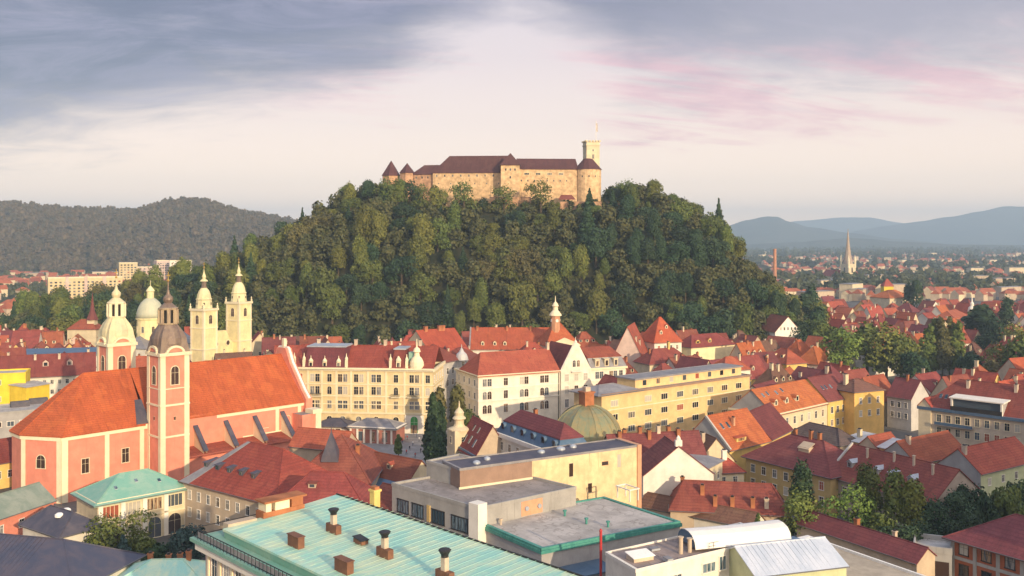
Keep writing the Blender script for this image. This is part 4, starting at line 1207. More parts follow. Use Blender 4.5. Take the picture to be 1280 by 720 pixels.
# ------------------------------------------------------------------ cathedral behind it
def cathedral():
    d0 = 440.0
    A = D(255, d0); B = D(298.5, 462.0)
    u = (B - A).normalized(); ang = math.atan2(u.y, u.x)
    c = empty('twin_towered_cathedral', (A.x, A.y, 0), 'pale yellow cathedral with two slender towers and a grey green dome', 'cathedral', rz=ang)
    L = (B - A).length
    def tower(x, y, z1):
        s = 4.1; r = R(14)
        mb = MB(); mb.prism([(-s, -s), (s, -s), (s, s), (-s, s)], -.3, z1, 0)
        t = mb.build('bell_tower', W_CATH, c, loc=(x, y, 0), rz=R(62) - ang)
        for z, h, pr in ((z1 - 1.0, 1.0, .6), (z1 - 9.2, .45, .3), (z1 - 19, .5, .35)):
            mb = MB(); e = s + pr; mb.box(-e, e, -e, e, z, z + h); mb.build('cornice', W_TRIM, t)
        mb = MB()
        for sx in (-1, 1):
            for sy in (-1, 1):
                x0, x1 = sorted((sx * (s - .9), sx * (s + .14))); y0, y1 = sorted((sy * (s - .9), sy * (s + .14)))
                mb.box(x0, x1, y0, y1, -.3, z1 - 1)
                mb.lathe([(.35, z1), (.45, z1 + .9), (.12, z1 + 1.3), (.3, z1 + 1.8), (.05, z1 + 2.4)], 8, sx * (s + .1), sy * (s + .1))
        mb.build('pilaster', W_TRIM, t)
        for k in range(4):
            an = k * math.pi / 2
            m1, m2 = win_mesh(1.9, 4.0, 'arch', W_TRIM, M_LOUV, True)
            o = link('belfry_opening', m1, t, (s * math.sin(an), -s * math.cos(an), z1 - 7.0), an); link('louvre', m2, o)
        mb = MB(); mb.lathe([(3.9, z1), (3.75, z1 + .8), (3.5, z1 + 3.8), (3.8, z1 + 4.2), (3.3, z1 + 4.6), (3.0, z1 + 6.4), (2.3, z1 + 8.2), (1.3, z1 + 9.4)], 12)
        dm = mb.build('dome', W_CATHD, t)
        for k in range(6):
            an = k * math.pi / 3 + .3; m1, _ = win_mesh(.7, 1.1, 'plain', W_TRIM, G_WIN2, False)
            link('window', m1, dm, (3.58 * math.sin(an), -3.58 * math.cos(an), z1 + 1.6), an)
        mb = MB(); mb.lathe([(1.4, z1 + 9.2), (1.3, z1 + 9.8), (1.1, z1 + 10), (1.1, z1 + 12.2), (1.5, z1 + 12.6)], 8)
        mb.build('lantern', M_HELM, dm)
        mb = MB(); mb.lathe([(1.9, z1 + 12.4), (1.5, z1 + 13.0), (.7, z1 + 13.6), (.95, z1 + 14.5), (.6, z1 + 15.6), (.2, z1 + 17.0), (.1, z1 + 18.4)], 10)
        mb.build('onion_cap', W_CATHD, dm)
        mb = MB(); mb.lathe([(.1, z1 + 18.2), (.5, z1 + 18.8), (.1, z1 + 19.4)], 8); mb.box(-.1, .1, -.1, .1, z1 + 19, z1 + 21.4); mb.box(-.7, .7, -.09, .09, z1 + 20.2, z1 + 20.5)
        mb.build('cross', M_GOLD, dm)
    tower(0, 0, 36.5); tower(L, 0, 38.2)
    # facade between the towers with curved gable and two round windows
    mb = MB()
    pr = [(4, -.3), (L - 4, -.3), (L - 4, 19), (L - 6, 20), (L / 2 + 3, 25), (L / 2 - 3, 25), (6, 20), (4, 19)]
    for y in (0, 3): mb.face([(x, y, z) for x, z in pr], 0)
    for (x0, z0), (x1, z1) in zip(pr, pr[1:] + pr[:1]): mb.face([(x0, 0, z0), (x1, 0, z1), (x1, 3, z1), (x0, 3, z0)], 0)
    mb.build('facade', W_CATH, c)
    for x in (L / 2 - 4, L / 2 + 4):
        mb = MB(); mb.lathe([(1.5, 0), (1.5, .3)], 14); mb.lathe([(1.1, .3), (1.1, .32)], 14, mi=1)
        o = mb.build('round_window', [W_TRIM, G_WIN2], c, loc=(x, -.02, 19)); o.rotation_euler = (R(90), 0, 0)
    # nave with grey roof running back behind the pink church, crossing dome
    q = D(188, 462.0) - A
    dx, dy = q.dot(u), q.dot(Vector((-u.y, u.x)))
    mb = MB(); mb.prism([(dx - 12, dy - 9), (dx + 22, dy - 9), (dx + 22, dy + 9), (dx - 12, dy + 9)], -.3, 17, 0, False); mb.build('nave_wall', W_WHITE, c)
    mb = MB(); mb.slab([(dx - 12.5, dy - 9.6, 16.8), (dx + 22, dy - 9.6, 16.8), (dx + 22, dy, 22), (dx - 7, dy, 22)], .3)
    mb.slab([(dx + 22, dy + 9.6, 16.8), (dx - 12.5, dy + 9.6, 16.8), (dx - 7, dy, 22), (dx + 22, dy, 22)], .3); mb.slab([(dx - 12.5, dy + 9.6, 16.8), (dx - 12.5, dy - 9.6, 16.8), (dx - 7, dy, 22)], .3)
    mb.build('nave_roof', M_GREYROOF, c)
    for k in range(3):
        m1, m2 = win_mesh(1.4, 2.8, 'arch', W_TRIM, G_WIN2, True); o = link('window', m1, c, (dx - 9 + k * 9, dy - 9, 11)); link('pane', m2, o)
    mb = MB(); mb.lathe([(6.4, 17), (6.2, 29.5), (6.8, 29.8), (6.8, 30.4)], 16); dr = mb.build('drum', W_CATH, c, loc=(dx, dy, 0))
    for k in range(8):
        an = k * math.pi / 4 + .2; m1, _ = win_mesh(1.2, 3.0, 'arch', W_TRIM, G_WIN2, False); link('window', m1, dr, (6.22 * math.sin(an), -6.22 * math.cos(an), 23.5), an)
    mb = MB(); mb.lathe([(6.7, 30.4), (6.4, 32.6), (5.6, 35.4), (4.3, 37.8), (2.6, 39.4), (1.9, 39.8)], 24); mb.build('dome', W_DOMEP, dr, smooth=True)
    mb = MB(); mb.lathe([(1.7, 39.6), (1.7, 43.0), (2.1, 43.2), (1.7, 44.0), (.9, 45.0), (.15, 45.8), (.1, 48.5)], 10); mb.build('lantern', W_CATHD, dr)
W_CATHD = plaster('pale_dome_sheet', (0.66, 0.60, 0.36), stain=0.5)
W_DOMEP = metal('pale_green_dome', (0.50, 0.50, 0.36), (0.42, 0.44, 0.33), 0.6, 0.0, (1, 1, .3), .6)
FOOT.append((Vector((-165, 455)), Vector((1, 0)), 36, 16))
cathedral()

# ------------------------------------------------------------------ big copper-roofed block in front
def copper_block():
    A = P(257, 660, 30.0); u = Vector((.690, -.724)); n = Vector((-u.y, u.x))
    B = A + u * 62
    b = Bld('copper_roofed_block', 'large pale block with turquoise copper roof and rooftop railing', 'building', [A, B, B + n * 20.3, A + n * 20.3], 28.6)
    b.wall(W_PINK)
    w, d = b.w, b.d
    mb = MB(); mb.slab([(1.6, 1.6, 29.9), (w + 0, 1.6, 29.9), (w + 0, d + .3, 31.0), (-.3, d + .3, 30.6), (1.2, 5, 30.0)], .3)
    for k in range(1, 50):      # standing seams
        x = 1.6 + k * 1.2
        mb.beam((x, 1.7, 29.89), (x, d + .2, 30.99), .022)
    mb.beam((-.3, d + .2, 30.7), (w, d + .2, 31.1), .12, 1)
    b.roofo = mb.build('roof', [M_COPPER, M_DARK], b.root)
    b.rz = lambda x, y: 29.9 + 1.0 * y / d
    mb = MB(); mb.prism([(-1.5, -1.5), (w, -1.5), (w, 1.7), (1.6, 1.7), (1.6, d + .2), (-1.5, d + .2)], 28.3, 28.75, 0, True, True); b_ = mb.build('cornice', M_COPPER2, b.root)
    mb = MB(); mb.prism([(-1.0, -1.0), (w, -1.0), (w, -.6), (-.6, -.6), (-.6, d), (-1.0, d)], 27.2, 28.3, 0, True, True); mb.build('cornice', W_TRIMW, b.root)
    mb = MB(); mb.prism([(1.75, 1.75), (w - .05, 1.75), (w - .05, d - .05), (1.75, d - .05)], 28.5, 29.72, 0, False); mb.build('upstand', M_COPPER2, b.root)
    # railing along the front edge
    mb = MB()
    for z in (28.95, 29.95): mb.box(-1.1, w, -1.15, -1.05, z, z + .09)
    mb.box(-1.15, -1.05, -1.1, 8, 29.95, 30.04); mb.box(-1.15, -1.05, -1.1, 8, 28.95, 29.04)
    k = 0.0
    while k < w:
        mb.box(k - .035, k + .035, -1.13, -1.07, 28.7, 29.95); 
        if k < 30:
            mb.box(k + .12, k + .75, -1.12, -1.09, 29.1, 29.8, 1)
        k += .9
    mb.build('railing', [M_DARK, M_GREYROOF], b.root)
    # wide windows; lit strips of the wall put in as paler pilasters
    for i in range(12):
        for z in (4, 8, 12, 16, 20, 24):
            if z >= 16 or i > 6: b.winat(0, 2.6 + i * 3.2, z, 1.3, 2.4, sub=True)
    mb = MB()
    for i in range(14): mb.box(.75 + i * 3.2, 1.25 + i * 3.2, -.2, .05, -.3, 27.2)
    mb.build('pilaster', W_TRIM, b.root)
    for i in range(5): b.winat(3, 3 + i * 4, 24, 1.3, 2.4, sub=True)
    def pt(px, py, z=30.5): return b.loc(px, py, z)
    # vent boxes, stacks
    for px, py, bw, bh in ((370, 678, 2.5, 1.25), (430, 709, 2.6, 1.3)):
        x, y = pt(px, py); z = b.rz(x, y)
        mb = MB(); mb.box(-.45, .45, -bw / 2, bw / 2, -.2, bh); mb.box(-.55, .55, -bw / 2 - .1, bw / 2 + .1, bh, bh + .1)
        mb.build('vent_box', M_RUST, b.roofo, loc=(x, y, z), rz=R(90))
    for px, py, bw, bh, st in ((417, 663, 2.4, .9, 2.0), (481, 693, 2.4, .9, 2.0), (556, 722, 2.4, .9, 2.4)):
        x, y = pt(px, py); z = b.rz(x, y)
        mb = MB(); mb.box(-.4, .4, -bw / 2, bw / 2, -.2, bh)
        mb.box(-.3, .3, -.35, .35, bh, bh + st * .62, 1)
        mb.lathe([(.42, bh + st * .62), (.42, bh + st * .72), (.75, bh + st * .95), (.6, bh + st)], 10, mi=2)
        mb.build('vent_stack', [M_RUST, W_CHIM, M_DARK], b.roofo, loc=(x, y, z), rz=R(90))
    x, y = pt(451, 677); mb = MB(); mb.box(-.5, .5, -.9, .9, -.1, .45); mb.slab([(-.6, -1, .45), (.6, -1, .45), (.6, 1, .7), (-.6, 1, .7)], .1, 1); mb.build('hatch', [M_RUST, M_DARK], b.roofo, loc=(x, y, b.rz(x, y)), rz=R(90))
    # masonry stack house at the back corner
    x0, y0 = pt(322, 655, 30.0); x1, y1 = pt(378, 645, 30.0)
    mb = MB()
    y0 = d - 3.5
    mb.box(-.2, 1.9, 7.4, 13.8, 29.0, 30.9, 0)
    mb.box(-.2, 1.9, 7.8, 8.6, 30.9, 32.0, 1); mb.box(-.2, 1.9, 9.2, 11.4, 30.9, 32.2, 1); mb.box(-.1, 1.8, 11.8, 13.6, 30.9, 32.3, 0)
    mb.box(-.5, 2.2, 7.4, 14.0, 32.1, 32.35, 0)
    mb.build('stack_house', [W_BRICKC, W_TRIM], b.root)
    mb = MB(); mb.box(.2, 1.6, 2.4, 6.6, 29.0, 30.3, 0); mb.build('low_stack', W_CHIM, b.root)
    mb = MB(); mb.box(-.55, .55, -.5, .5, -3.5, 1.6); mb.box(-.7, .7, -.65, .65, 1.6, 1.9); mb.box(-.5, .5, -.4, .4, 1.9, 2.3, 1)
    x, y = pt(463, 625, 31.5); mb.build('chimney', [W_YEL, W_BRICKC], b.root, loc=(x, d + .9, 31.0))
copper_block()

# ------------------------------------------------------------------ concrete office with flat roofs
def office():
    ptsA = [P(500, 610, 18.3), P(597, 636, 18.3), P(722, 611, 18.3), P(662, 594, 18.3), P(548, 606, 18.3)]
    c0, c1, c2 = P(490, 606, 18.3), P(598, 637, 18.3), P(720, 611, 18.3)
    u = (c1 - c0).normalized()
    c3 = c0 + (c2 - c1)
    b = Bld('concrete_office', 'grey concrete office with ribbon windows and flat felt roof', 'building', [c0, c1, c2, c3], 18.3)
    b.wall(W_CONC, name='wall'); b.roof('flat', 0, R_FELT, name='roof'); b.parapet(W_CONC, .45)
    L = b.side(0)[2]
    for i, (a, w) in enumerate(((.14, 3.2), (.32, 3.2), (.56, 3.4), (.80, 4.2))): b.winat(0, L * a, 13.4, w, 2.3, 'multi', M_DARK, G_BLUE, sub=True)
    for i, a in enumerate((.14, .32, .56, .80)):
        for z in (9.0, 4.6): b.winat(0, L * a, z, 3.2, 2.3, 'multi', M_DARK, G_BLUE, sub=True)
    mb = MB(); mb.box(L * .435, L * .47, -.25, .05, 13.2, 16.4); mb.build('pier', W_OCHRE, b.root)
    mb = MB(); mb.box(L - 2.2, L + .35, -.4, 1.9, -.3, 19.3); mb.build('corner_pier', W_TRIMW, b.root)
    mb = MB(); mb.box(0, 5.2, -.05, 0, 15.2, 18.0); L1 = b.side(1)[2]; a, uu, _, an = b.side(1)
    o = mb.build('wall_panel', W_ORANGEP, b.root, loc=(a.x + uu.x * L1 * .42, a.y + uu.y * L1 * .42, 0), rz=an)
    for k, (xx) in enumerate((.47, .60)):
        mb = MB(); mb.lathe([(.45, 0), (.45, .3)], 10); q = a + uu * L1 * xx + Vector((uu.y, -uu.x)) * .06
        o = mb.build('wall_vent', M_ZINC, b.root, loc=(q.x, q.y, 16.6), rz=an); o.rotation_euler = (R(90), 0, an)
    # upper storey
    zt = 22.2
    a0, a1 = P(575, 587, zt), P(797, 557.5, zt)
    n = Vector((-(a1 - a0).y, (a1 - a0).x)).normalized()
    e = Bld('rooftop_storey', 'long pale yellow rendered block rising behind the grey office roof', 'building', [a0, a1, a1 + n * 8, a0 + n * 8], zt)
    L = e.side(0)[2]
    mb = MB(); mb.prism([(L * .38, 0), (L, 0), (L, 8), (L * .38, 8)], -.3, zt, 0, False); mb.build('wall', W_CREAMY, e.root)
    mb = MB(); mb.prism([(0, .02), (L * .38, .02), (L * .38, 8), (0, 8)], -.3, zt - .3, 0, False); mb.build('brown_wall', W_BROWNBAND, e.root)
    mb = MB(); mb.box(-.3, L * .38, -.25, 0.0, 17.8, 18.7); mb.build('ledge', W_TRIM, e.root)
    e.roof('flat', 0, M_SLATE); e.parapet(M_GREYROOF, .25, .3)
    for xx, z, w, h, pm in ((.60, 17.6, .9, 2.6, G_WIN2), (.885, 18.2, .8, 2.5, G_WIN), (.60, 12.6, 1.5, 2.6, G_BLUE), (.71, 13.6, .9, 1.8, G_WIN2)): e.winat(0, L * xx, z, w, h, 'plain', W_CONC, pm, sub=True)
    e.winat(0, L * .80, 19.0, 1.5, .7, 'plain', W_BRICKC, G_WIN2, sub=True)
    mb = MB(); mb.box(L * .995, L * 1.02, -.3, 8.2, -.3, zt + .3); mb.build('end_pier', W_ORANGEP, e.root)
    for k, (xx, yy, s) in enumerate(((.50, 5, .8), (.62, 5.5, 1.0), (.70, 6, .8), (.12, 3, .8), (.2, 5, .7))):
        mb = MB(); mb.lathe([(s, 0), (s, .3), (s * .8, .5), (s * .3, .65)], 12); mb.build('roof_light', [M_ZINC], e.root, loc=(L * xx, yy, zt))
    # stair head at the office's end
    q0, q1 = P(533, 577, 21.6), P(574, 588, 21.6)
    n2 = Vector((-(q1 - q0).y, (q1 - q0).x)).normalized()
    f = Bld('stair_head', 'small grey concrete stair head beside the yellow rooftop storey', 'building', [q0, q1, q1 + n2 * 9, q0 + n2 * 9], 21.6)
    f.wall(W_CONC); f.roof('flat', 0, R_FELT); f.parapet(W_CONC, .3)
    # lower wing with teal edging
    zt = 15.0
    d1, d2 = P(590, 650, zt), P(677, 687, zt); d3 = P(850, 653, zt); d4 = d1 + (d3 - d2)
    g = Bld('flat_roofed_annex', 'low grey annex with gravel roof edged in teal metal', 'building', [d1, d2, d3, d4], zt)
    g.wall(W_GREY); g.roof('flat', 0, R_GRAVEL); g.parapet(M_TEAL, .25, .5)
    g.band(zt - .75, .6, .3, M_TEAL, 'fascia')
    g.win(0, 5, 10.2, 1.5, 1.3, style='multi', pane=G_BLUE, sub=True)
    g.win(1, 6, 8.0, 1.8, 1.8, style='multi', pane=G_BLUE, sub=True)
    g.win(0, 5, 5.4, 1.5, 1.3, style='multi', pane=G_BLUE, sub=True)
    for px, py in ((706, 645), (733, 655), (760, 659), (626, 656), (672, 638), (679, 637)):
        x, y = g.loc(px, py, zt); mb = MB(); mb.lathe([(.22, 0), (.22, .9), (.38, .9), (.38, 1.15)], 8); mb.build('vent_pipe', M_TEAL if px > 700 else W_CHIM, g.roofo, loc=(x, y, zt))
    # white pergola frame on the annex roof
    x, y = g.loc(771, 622, zt)
    mb = MB()
    for i in (0, 3.8):
        for j in (0, 2.2): mb.box(i, i + .2, j, j + .2, 0, 2.4)
    mb.box(-.2, 4.2, -.2, 0, 2.3, 2.5); mb.box(-.2, 4.2, 2.3, 2.5, 2.3, 2.5); mb.box(-.2, 0, 0, 2.3, 2.3, 2.5); mb.box(4.0, 4.2, 0, 2.3, 2.3, 2.5)
    pl = mb.build('pergola', W_TRIMW, g.roofo, loc=(x, y, zt), rz=R(-2))
    # dark blue lean-to below it with two hatches
    z = 11.0
    A, B = P(672, 731, z), P(765, 711, z)
    h = Bld('blue_roofed_shed', 'low shed with a dark blue sheet roof between annex and white block', 'shed', rect(A, B, 8.5), z)
    h.wall(W_GREY); h.roof('mono', .8, M_BLUE)
    for xx in (2.5, 4.8): h.skylight(xx, 4.2, 1.2, 1.6)
W_ORANGEP = plaster('salmon_panel', (0.55, 0.30, 0.18))
W_CREAMY = plaster('warm_cream', (0.68, 0.53, 0.31), var=.2, stain=0.9)
office()

# ------------------------------------------------------------------ white block, bottom right of the middle
def white_block():
    zt = 18.0
    a, b_, c = P(757, 692, zt), P(795, 714, zt), P(968, 673, zt)
    d = a + (c - b_)
    w = Bld('white_flat_block', 'white block with cluttered felt roof and a pale curved canopy', 'building', [a, b_, c, d], zt)
    w.wall(W_WHITEB); w.roof('flat', 0, R_ROOFB); w.parapet(W_TRIMW, .3, .3)
    L = w.side(1)[2]
    for xx, z, ww, hh in ((.26, 14.6, 2.6, 1.3), (.50, 15.2, 2.6, 1.3), (.60, 15.0, 1.2, 2.0), (.68, 15.2, 1.2, 2.0)): w.winat(1, L * xx, z, ww, hh, 'multi', pane=G_BLUE, sub=True)
    for i in range(6): w.winat(1, L * (.42 + i * .1), 11.6, 1.2, 1.8, sub=True)
    for i in range(3): w.winat(0, 1.6 + i * 2, 13, 1.0, 1.6, sub=True)
    x, y = w.loc(800, 699, zt); mb = MB(); mb.box(-1.8, 1.8, -1.1, 1.1, 0, .75); mb.slab([(-2, -1.3, .75), (2, -1.3, .75), (2, 1.3, 1.1), (-2, 1.3, 1.1)], .12, 1); mb.build('roof_hatch', [W_CHIM, W_MEMB], w.roofo, loc=(x, y, zt), rz=R(90))
    for px, py, h in ((851, 692, 2.6), (862, 690, 2.1)):
        x, y = w.loc(px, py, zt); mb = MB(); mb.lathe([(.36, 0), (.36, h), (.5, h), (.5, h + .12)], 10); mb.build('flue', W_CHIM, w.roofo, loc=(x, y, zt))
    for px, py, a_, b2, h_ in ((905, 679, .9, .6, .8), (925, 676, .5, .5, 1.0), (938, 672, .8, .5, .5), (885, 684, .6, .6, .5), (835, 702, .7, .5, .6), (818, 688, .5, .8, .4)):
        x, y = w.loc(px, py, zt); mb = MB(); mb.box(-a_, a_, -b2, b2, .08, h_); mb.box(-a_ - .06, a_ + .06, -b2 - .06, b2 + .06, h_, h_ + .06, 1); mb.box(-a_ + .1, a_ - .1, -b2 + .1, b2 - .1, -.02, .08, 1)
        mb.build('cooling_unit', [M_ZINC, M_GREYROOF], w.roofo, loc=(x, y, zt))
    mb = MB()
    for i in range(12): mb.box(L * .52 + i * 1.0, L * .52 + i * 1.0 + .06, -.03, .03, 0, 1.1)
    for z_ in (.55, 1.08): mb.box(L * .52, L * .52 + 11.06, -.03, .03, z_, z_ + .06)
    a_, uu_, _, an_ = w.side(1); mb.build('roof_railing', M_GREYROOF, w.root, loc=(a_.x - uu_.y * .6, a_.y + uu_.x * .6, zt + .3), rz=an_)
    # curved canopy roof
    x0, y0 = w.loc(852, 676, 19.5); 
    ax0, ay0 = w.loc(872, 676, 19); ax1, ay1 = w.loc(985, 668, 19)
    o_ = P(858, 672, 19.5); q_ = P(960, 662, 19.5); uu = (q_ - o_).normalized(); Lc = 17.5
    mb = MB(); prof = [(-3.2, .2), (-2.9, 1.2), (-2.0, 2.0), (-.7, 2.35), (.7, 2.35), (2.0, 2.0), (2.9, 1.2), (3.2, .2)]
    n = 10
    for i in range(n):
        x0, x1 = Lc * i / n, Lc * (i + 1) / n
        s0 = 1 - .07 * math.sin(i / n * 3.1); s1 = 1 - .07 * math.sin((i + 1) / n * 3.1)
        for (p, z), (p2, z2) in zip(prof, prof[1:]):
            mb.slab([(x0, p, z * s0), (x1, p, z * s1), (x1, p2, z2 * s1), (x0, p2, z2 * s0)], .12)
    can = mb.build('roof_canopy', W_MEMB, w.root)
    a_, ay = w.ax, Vector((-w.ax.y, w.ax.x)); rel = o_ - w.O
    can.location = (rel.dot(a_), rel.dot(ay), zt + .4); can.rotation_euler = (0, 0, math.atan2(uu.dot(ay), uu.dot(a_)))
    mb = MB()
    mb.face([(0, p, z) for p, z in prof], 0)
    mb.build('end_screen', M_BLUE, can)
    # neighbours: pale sheet roof and gravel roof with white kerb
    z = 16.5
    A, B = P(945, 719, z), P(1058, 706, z)
    s = Bld('sheet_roofed_hall', 'low hall with a pale bluish sheet roof beside the white block', 'hall', rect(A, B, 12), z)
    s.wall(W_GREENISH, 'gx', 2.6); s.roof('gx', 2.6, M_PALEZ, o=.4)
    mb = MB()
    for i in range(1, 16): mb.beam((i * .9, -.4, z - .2), (i * .9, 6, z + 2.65), .05)
    mb.build('standing_seam', M_PALEZ, s.roofo)
    z = 13.0
    A = P(1010, 672, z); B = P(1200, 738, z)
    u = (B - A).normalized(); n = Vector((-u.y, u.x))
    g = Bld('gravel_roofed_wing', 'long flat wing with sandy gravel roof and white kerb', 'building', [A - n * 13, B - n * 13, B, A], z)
    g.wall(W_BEIGE); g.roof('flat', 0, R_SAND); g.parapet(W_MEMB, .45, .7)
    g.win(0, 6, 8.5, 1.4, 1.8, sub=True)
    mb = MB(); mb.box(3, 7, 2, 6, z, z + 2.2); mb.build('roof_box', M_BLUE, g.root)
    # red pole
    q = P(751, 700, 16.0); mb = MB(); mb.lathe([(.22, -.3), (.22, 20.6), (.3, 20.7), (.1, 21.1)], 10)
    tag(mb.build('red_pole', M_REDP, None, loc=(q.x, q.y, 0)), 'slim red pole standing between annex and white block', 'pole')
W_WHITEB = plaster('white_render', (0.66, 0.62, 0.54), stain=0.5)
R_ROOFB = felt('mottled_felt', (0.30, 0.235, 0.21))
M_PALEZ = metal('pale_blue_sheet', (0.46, 0.52, 0.60), (0.58, 0.62, 0.68), 0.5, 0.1, (1, .2, 1), .5)
white_block()
# ------------------------------------------------------------------ monastery range by the church
def onion_turret():
    pass
def monastery():
    b = house('monastery_wing', 'long beige monastery wing with dark red roof and a row of small dormers', P(229, 598, 12), P(346, 628, 12), 21, 12, 'hx', 8.2, W_BEIGE, T_MON, cat='monastery', o=.8)
    b.band(11.0, .7, .35, M_SLATE, 'gutter', (0, 3))
    b.win(0, 9, 7.6, 1.0, 1.9, rows=2, dz=-4.0, sub=True); b.win(3, 5, 7.6, 1.0, 1.9, sub=True)
    for i in range(5): b.dormer(4.0 + i * 4.4, 3.3, 1.3, 1.2, M_SLATE, M_SLATE, 'shed')
    mb = MB(); hh = 10.5; mb.slab([(-.9, -.8, 11.45), (3.2, -.8, 11.45), (11.5, 10.4, 20.3), (10.4, 10.5, 20.35)], .1); mb.build('hip_flashing', M_GREYROOF, b.roofo)
    c = house('monastery_hall', 'broad hip roofed monastery hall with grey pyramid turret on its slope', P(362, 602, 11.0), P(462, 603, 11.0), 26, 11, 'hx', 8.6, W_BEIGE, T_DRED, cat='monastery', o=.7)
    mb = MB(); mb.lathe([(3.0, 14.5), (2.6, 16), (.15, 21.4), (.08, 23.4)], 4, rot=.8); x, y = 8.3, 7.0
    mb.build('turret_roof', M_SLATE, c.root, loc=(x, y, 0))
    c.chimney(14, 11, 1, 1, 1.6)
    c2 = house('monastery_link', 'low dark red roofed range between monastery hall and church', P(362, 556, 12), P(428, 562, 12), 9, 12, 'gx', 4.0, W_BEIGE, T_RED, cat='monastery')
    d = house('hipped_house', 'maroon hip roofed house directly behind the turquoise roof', P(322, 648, 12.0), P(468, 652, 12.0), 17, 12, 'hx', 7.6, W_BEIGE, T_DRED, o=.8)
    d.dormer(9.5, 5.5, 1.6, 1.0, T_MON_W, T_DRED, 'shed')
    e = house('gabled_house', 'small red roofed house with cream end gable near the square', P(452, 592, 9), P(509, 604, 9), 10, 9, 'gx', 4.6, W_CREAM, T_DRED)
    e.dormer(7.5, 2.0, 1.3, 1.3, W_BEIGE, T_RED, 'gable'); e.win(1, 2, 5, 1.0, 1.6, sub=True)
    f = house('low_house', 'low red roofed house wedged between copper roof and concrete office', P(455, 628, 13.0), P(500, 640, 13.0), 11, 13, 'gx', 3.0, W_GREY, T_DRED)
    # blue sheet roof strip
    g = house('blue_shed', 'narrow shed with blue sheet roof behind the monastery hall', P(455, 606, 8.0), P(492, 616, 8.0), 4, 8, 'mono', 1.0, W_GREY, M_BLUE, cat='shed')
    # square kiosk pavilion with columns
    A = P(436, 560, 5.5); B = P(500, 562, 5.5)
    k = house('market_pavilion', 'small pavilion with white columns and grey roof on the square', D(437, 322), D(494, 318), 9, 5.2, 'hx', 2.0, W_BRICKP, M_GREYROOF, cat='pavilion', o=.9)
    mb = MB()
    for i in range(7): mb.box(.2 + i * 2.45, .75 + i * 2.45, -.45, .1, -.3, 4.4)
    k_ = mb.build('column', W_TRIMW, k.root); k.band(4.4, .8, .55, W_TRIMW, 'entablature')
    k.win(0, 3, .3, 1.6, 3.0, style='plain', sub=True, m0=1.5, m1=1.5)
    l = house('long_pavilion', 'long low pavilion with slate roof in front of the yellow hotel', D(395, 326), D(436, 325), 8, 4.6, 'hx', 1.8, W_BEIGE, M_SLATE, cat='pavilion', o=.8)
    l.win(0, 5, 1, 1.3, 2.4)
W_BRICKP = plaster('red_brick_panel', (0.40, 0.17, 0.13))
T_MON = tiles('tiles_monastery', (0.30, 0.075, 0.045), moss=0.3)
T_MON_W = W_BEIGE
monastery()

def cloister():
    zt = 10.2
    A, B = P(122, 628, zt), P(236, 607, zt)
    b = Bld('cloister_house', 'cream arcaded house with green patinated hip roof beside the church', 'building', rect(A, B, 13), zt)
    b.wall(W_CREAM); b.roof('hx', 4.0, M_COPPER2, o=1.0, hip=1.1); b.band(zt - .8, .7, .4, W_TRIM)
    L = b.w
    for i in range(4):
        b.winat(0, L * (.13 + i * .235), 6.2, 3.6, 2.5, 'multi', W_TRIM, G_WIN2, sub=True)
    for i in range(4): b.winat(0, L * (.16 + i * .225), -.2, 3.0, 4.4, 'arch', W_TRIM, G_WIN2, sub=True)
    b.band(5.0, .4, .25, W_TRIM)
    mb = MB()
    for i in range(5): mb.box(L * (.005 + i * .236), L * (.005 + i * .236) + 1.0, -.25, .05, -.3, 9.4)
    mb.build('pilaster', W_TRIMW, b.root)
    for i in range(3): b.skylight(5 + i * 5, 2.4 + (i % 2), .7, .8)
    # dark slate roofs in the corner
    z = 8.2
    c = house('slate_roofed_hall', 'hall with dark slate roof and white wall with fan windows', P(76, 668, z), P(126, 655, z), 15, z, 'hy', 3.0, W_WHITE, M_SLATE, cat='hall', o=.8, hip=.7)
    for t in (.30, .76): c.winat(0, c.w * t, 3.8, 2.2, 1.8, 'arch', W_TRIMW, G_WIN, sub=True)
    for x, y in ((3, 6), (5.4, 7.5)):
        zz_ = c.rz(x, y); mb = MB(); mb.lathe([(.9, -.2), (.9, .3), (.5, .6)], 10); mb.build('roof_light', W_MEMB, c.roofo, loc=(x, y, zz_))
    d = house('slate_roofed_wing', 'long wing with broad bluish slate roof in the corner by the slate hall', P(-110, 716, 7.2), P(92, 736, 7.2), 19, 7.2, 'hx', 5.0, W_WHITE, M_SLATE2, cat='hall', o=.8)
    mb = MB()
    for i in range(11, 23): mb.beam((i * .95, -.7, 6.8), (i * .95, 9.4, 12.2), .04)
    mb.build('standing_seam', M_SLATE2, d.roofo)
    z = 7.2
    e = house('green_roofed_house', 'red walled house with mossy green sheet roof next to the apse', P(-45, 660, z), P(67, 623, z), 9, z, 'gx', 3.4, W_ORANGE, M_OLDGREEN, o=.7)
    e.win(0, 4, 3.2, 1.1, 1.7)
    f = house('yellow_side_house', 'yellow house with dark red roof at the edge beyond the apse', P(-45, 586, 7), P(24, 574, 7), 10, 7.2, 'gx', 5.2, W_YEL, T_DRED)
    f.win(0, 4, 2.6, 1.1, 1.8); f.chimney(6, 6.5)
    z = 5.4
    g = house('teal_roofed_house', 'low house with turquoise sheet roof and four brick chimneys below the copper block', P(128, 738, z), P(262, 735, z), 13, z, 'hx', 3.2, W_BEIGE, M_COPPER, o=.8)
    for px, py in ((188, 699), (214, 691), (225, 696), (236, 702)):
        x, y = g.loc(px, py, z + 2.4); g.chimney(max(1, min(g.w - 1, x)), max(2, min(11, y)), .8, 1.0, 1.5)
M_SLATE2 = metal('blue_slate', (0.052, 0.058, 0.095), (0.085, 0.075, 0.10), 0.5, 0.1)
cloister()

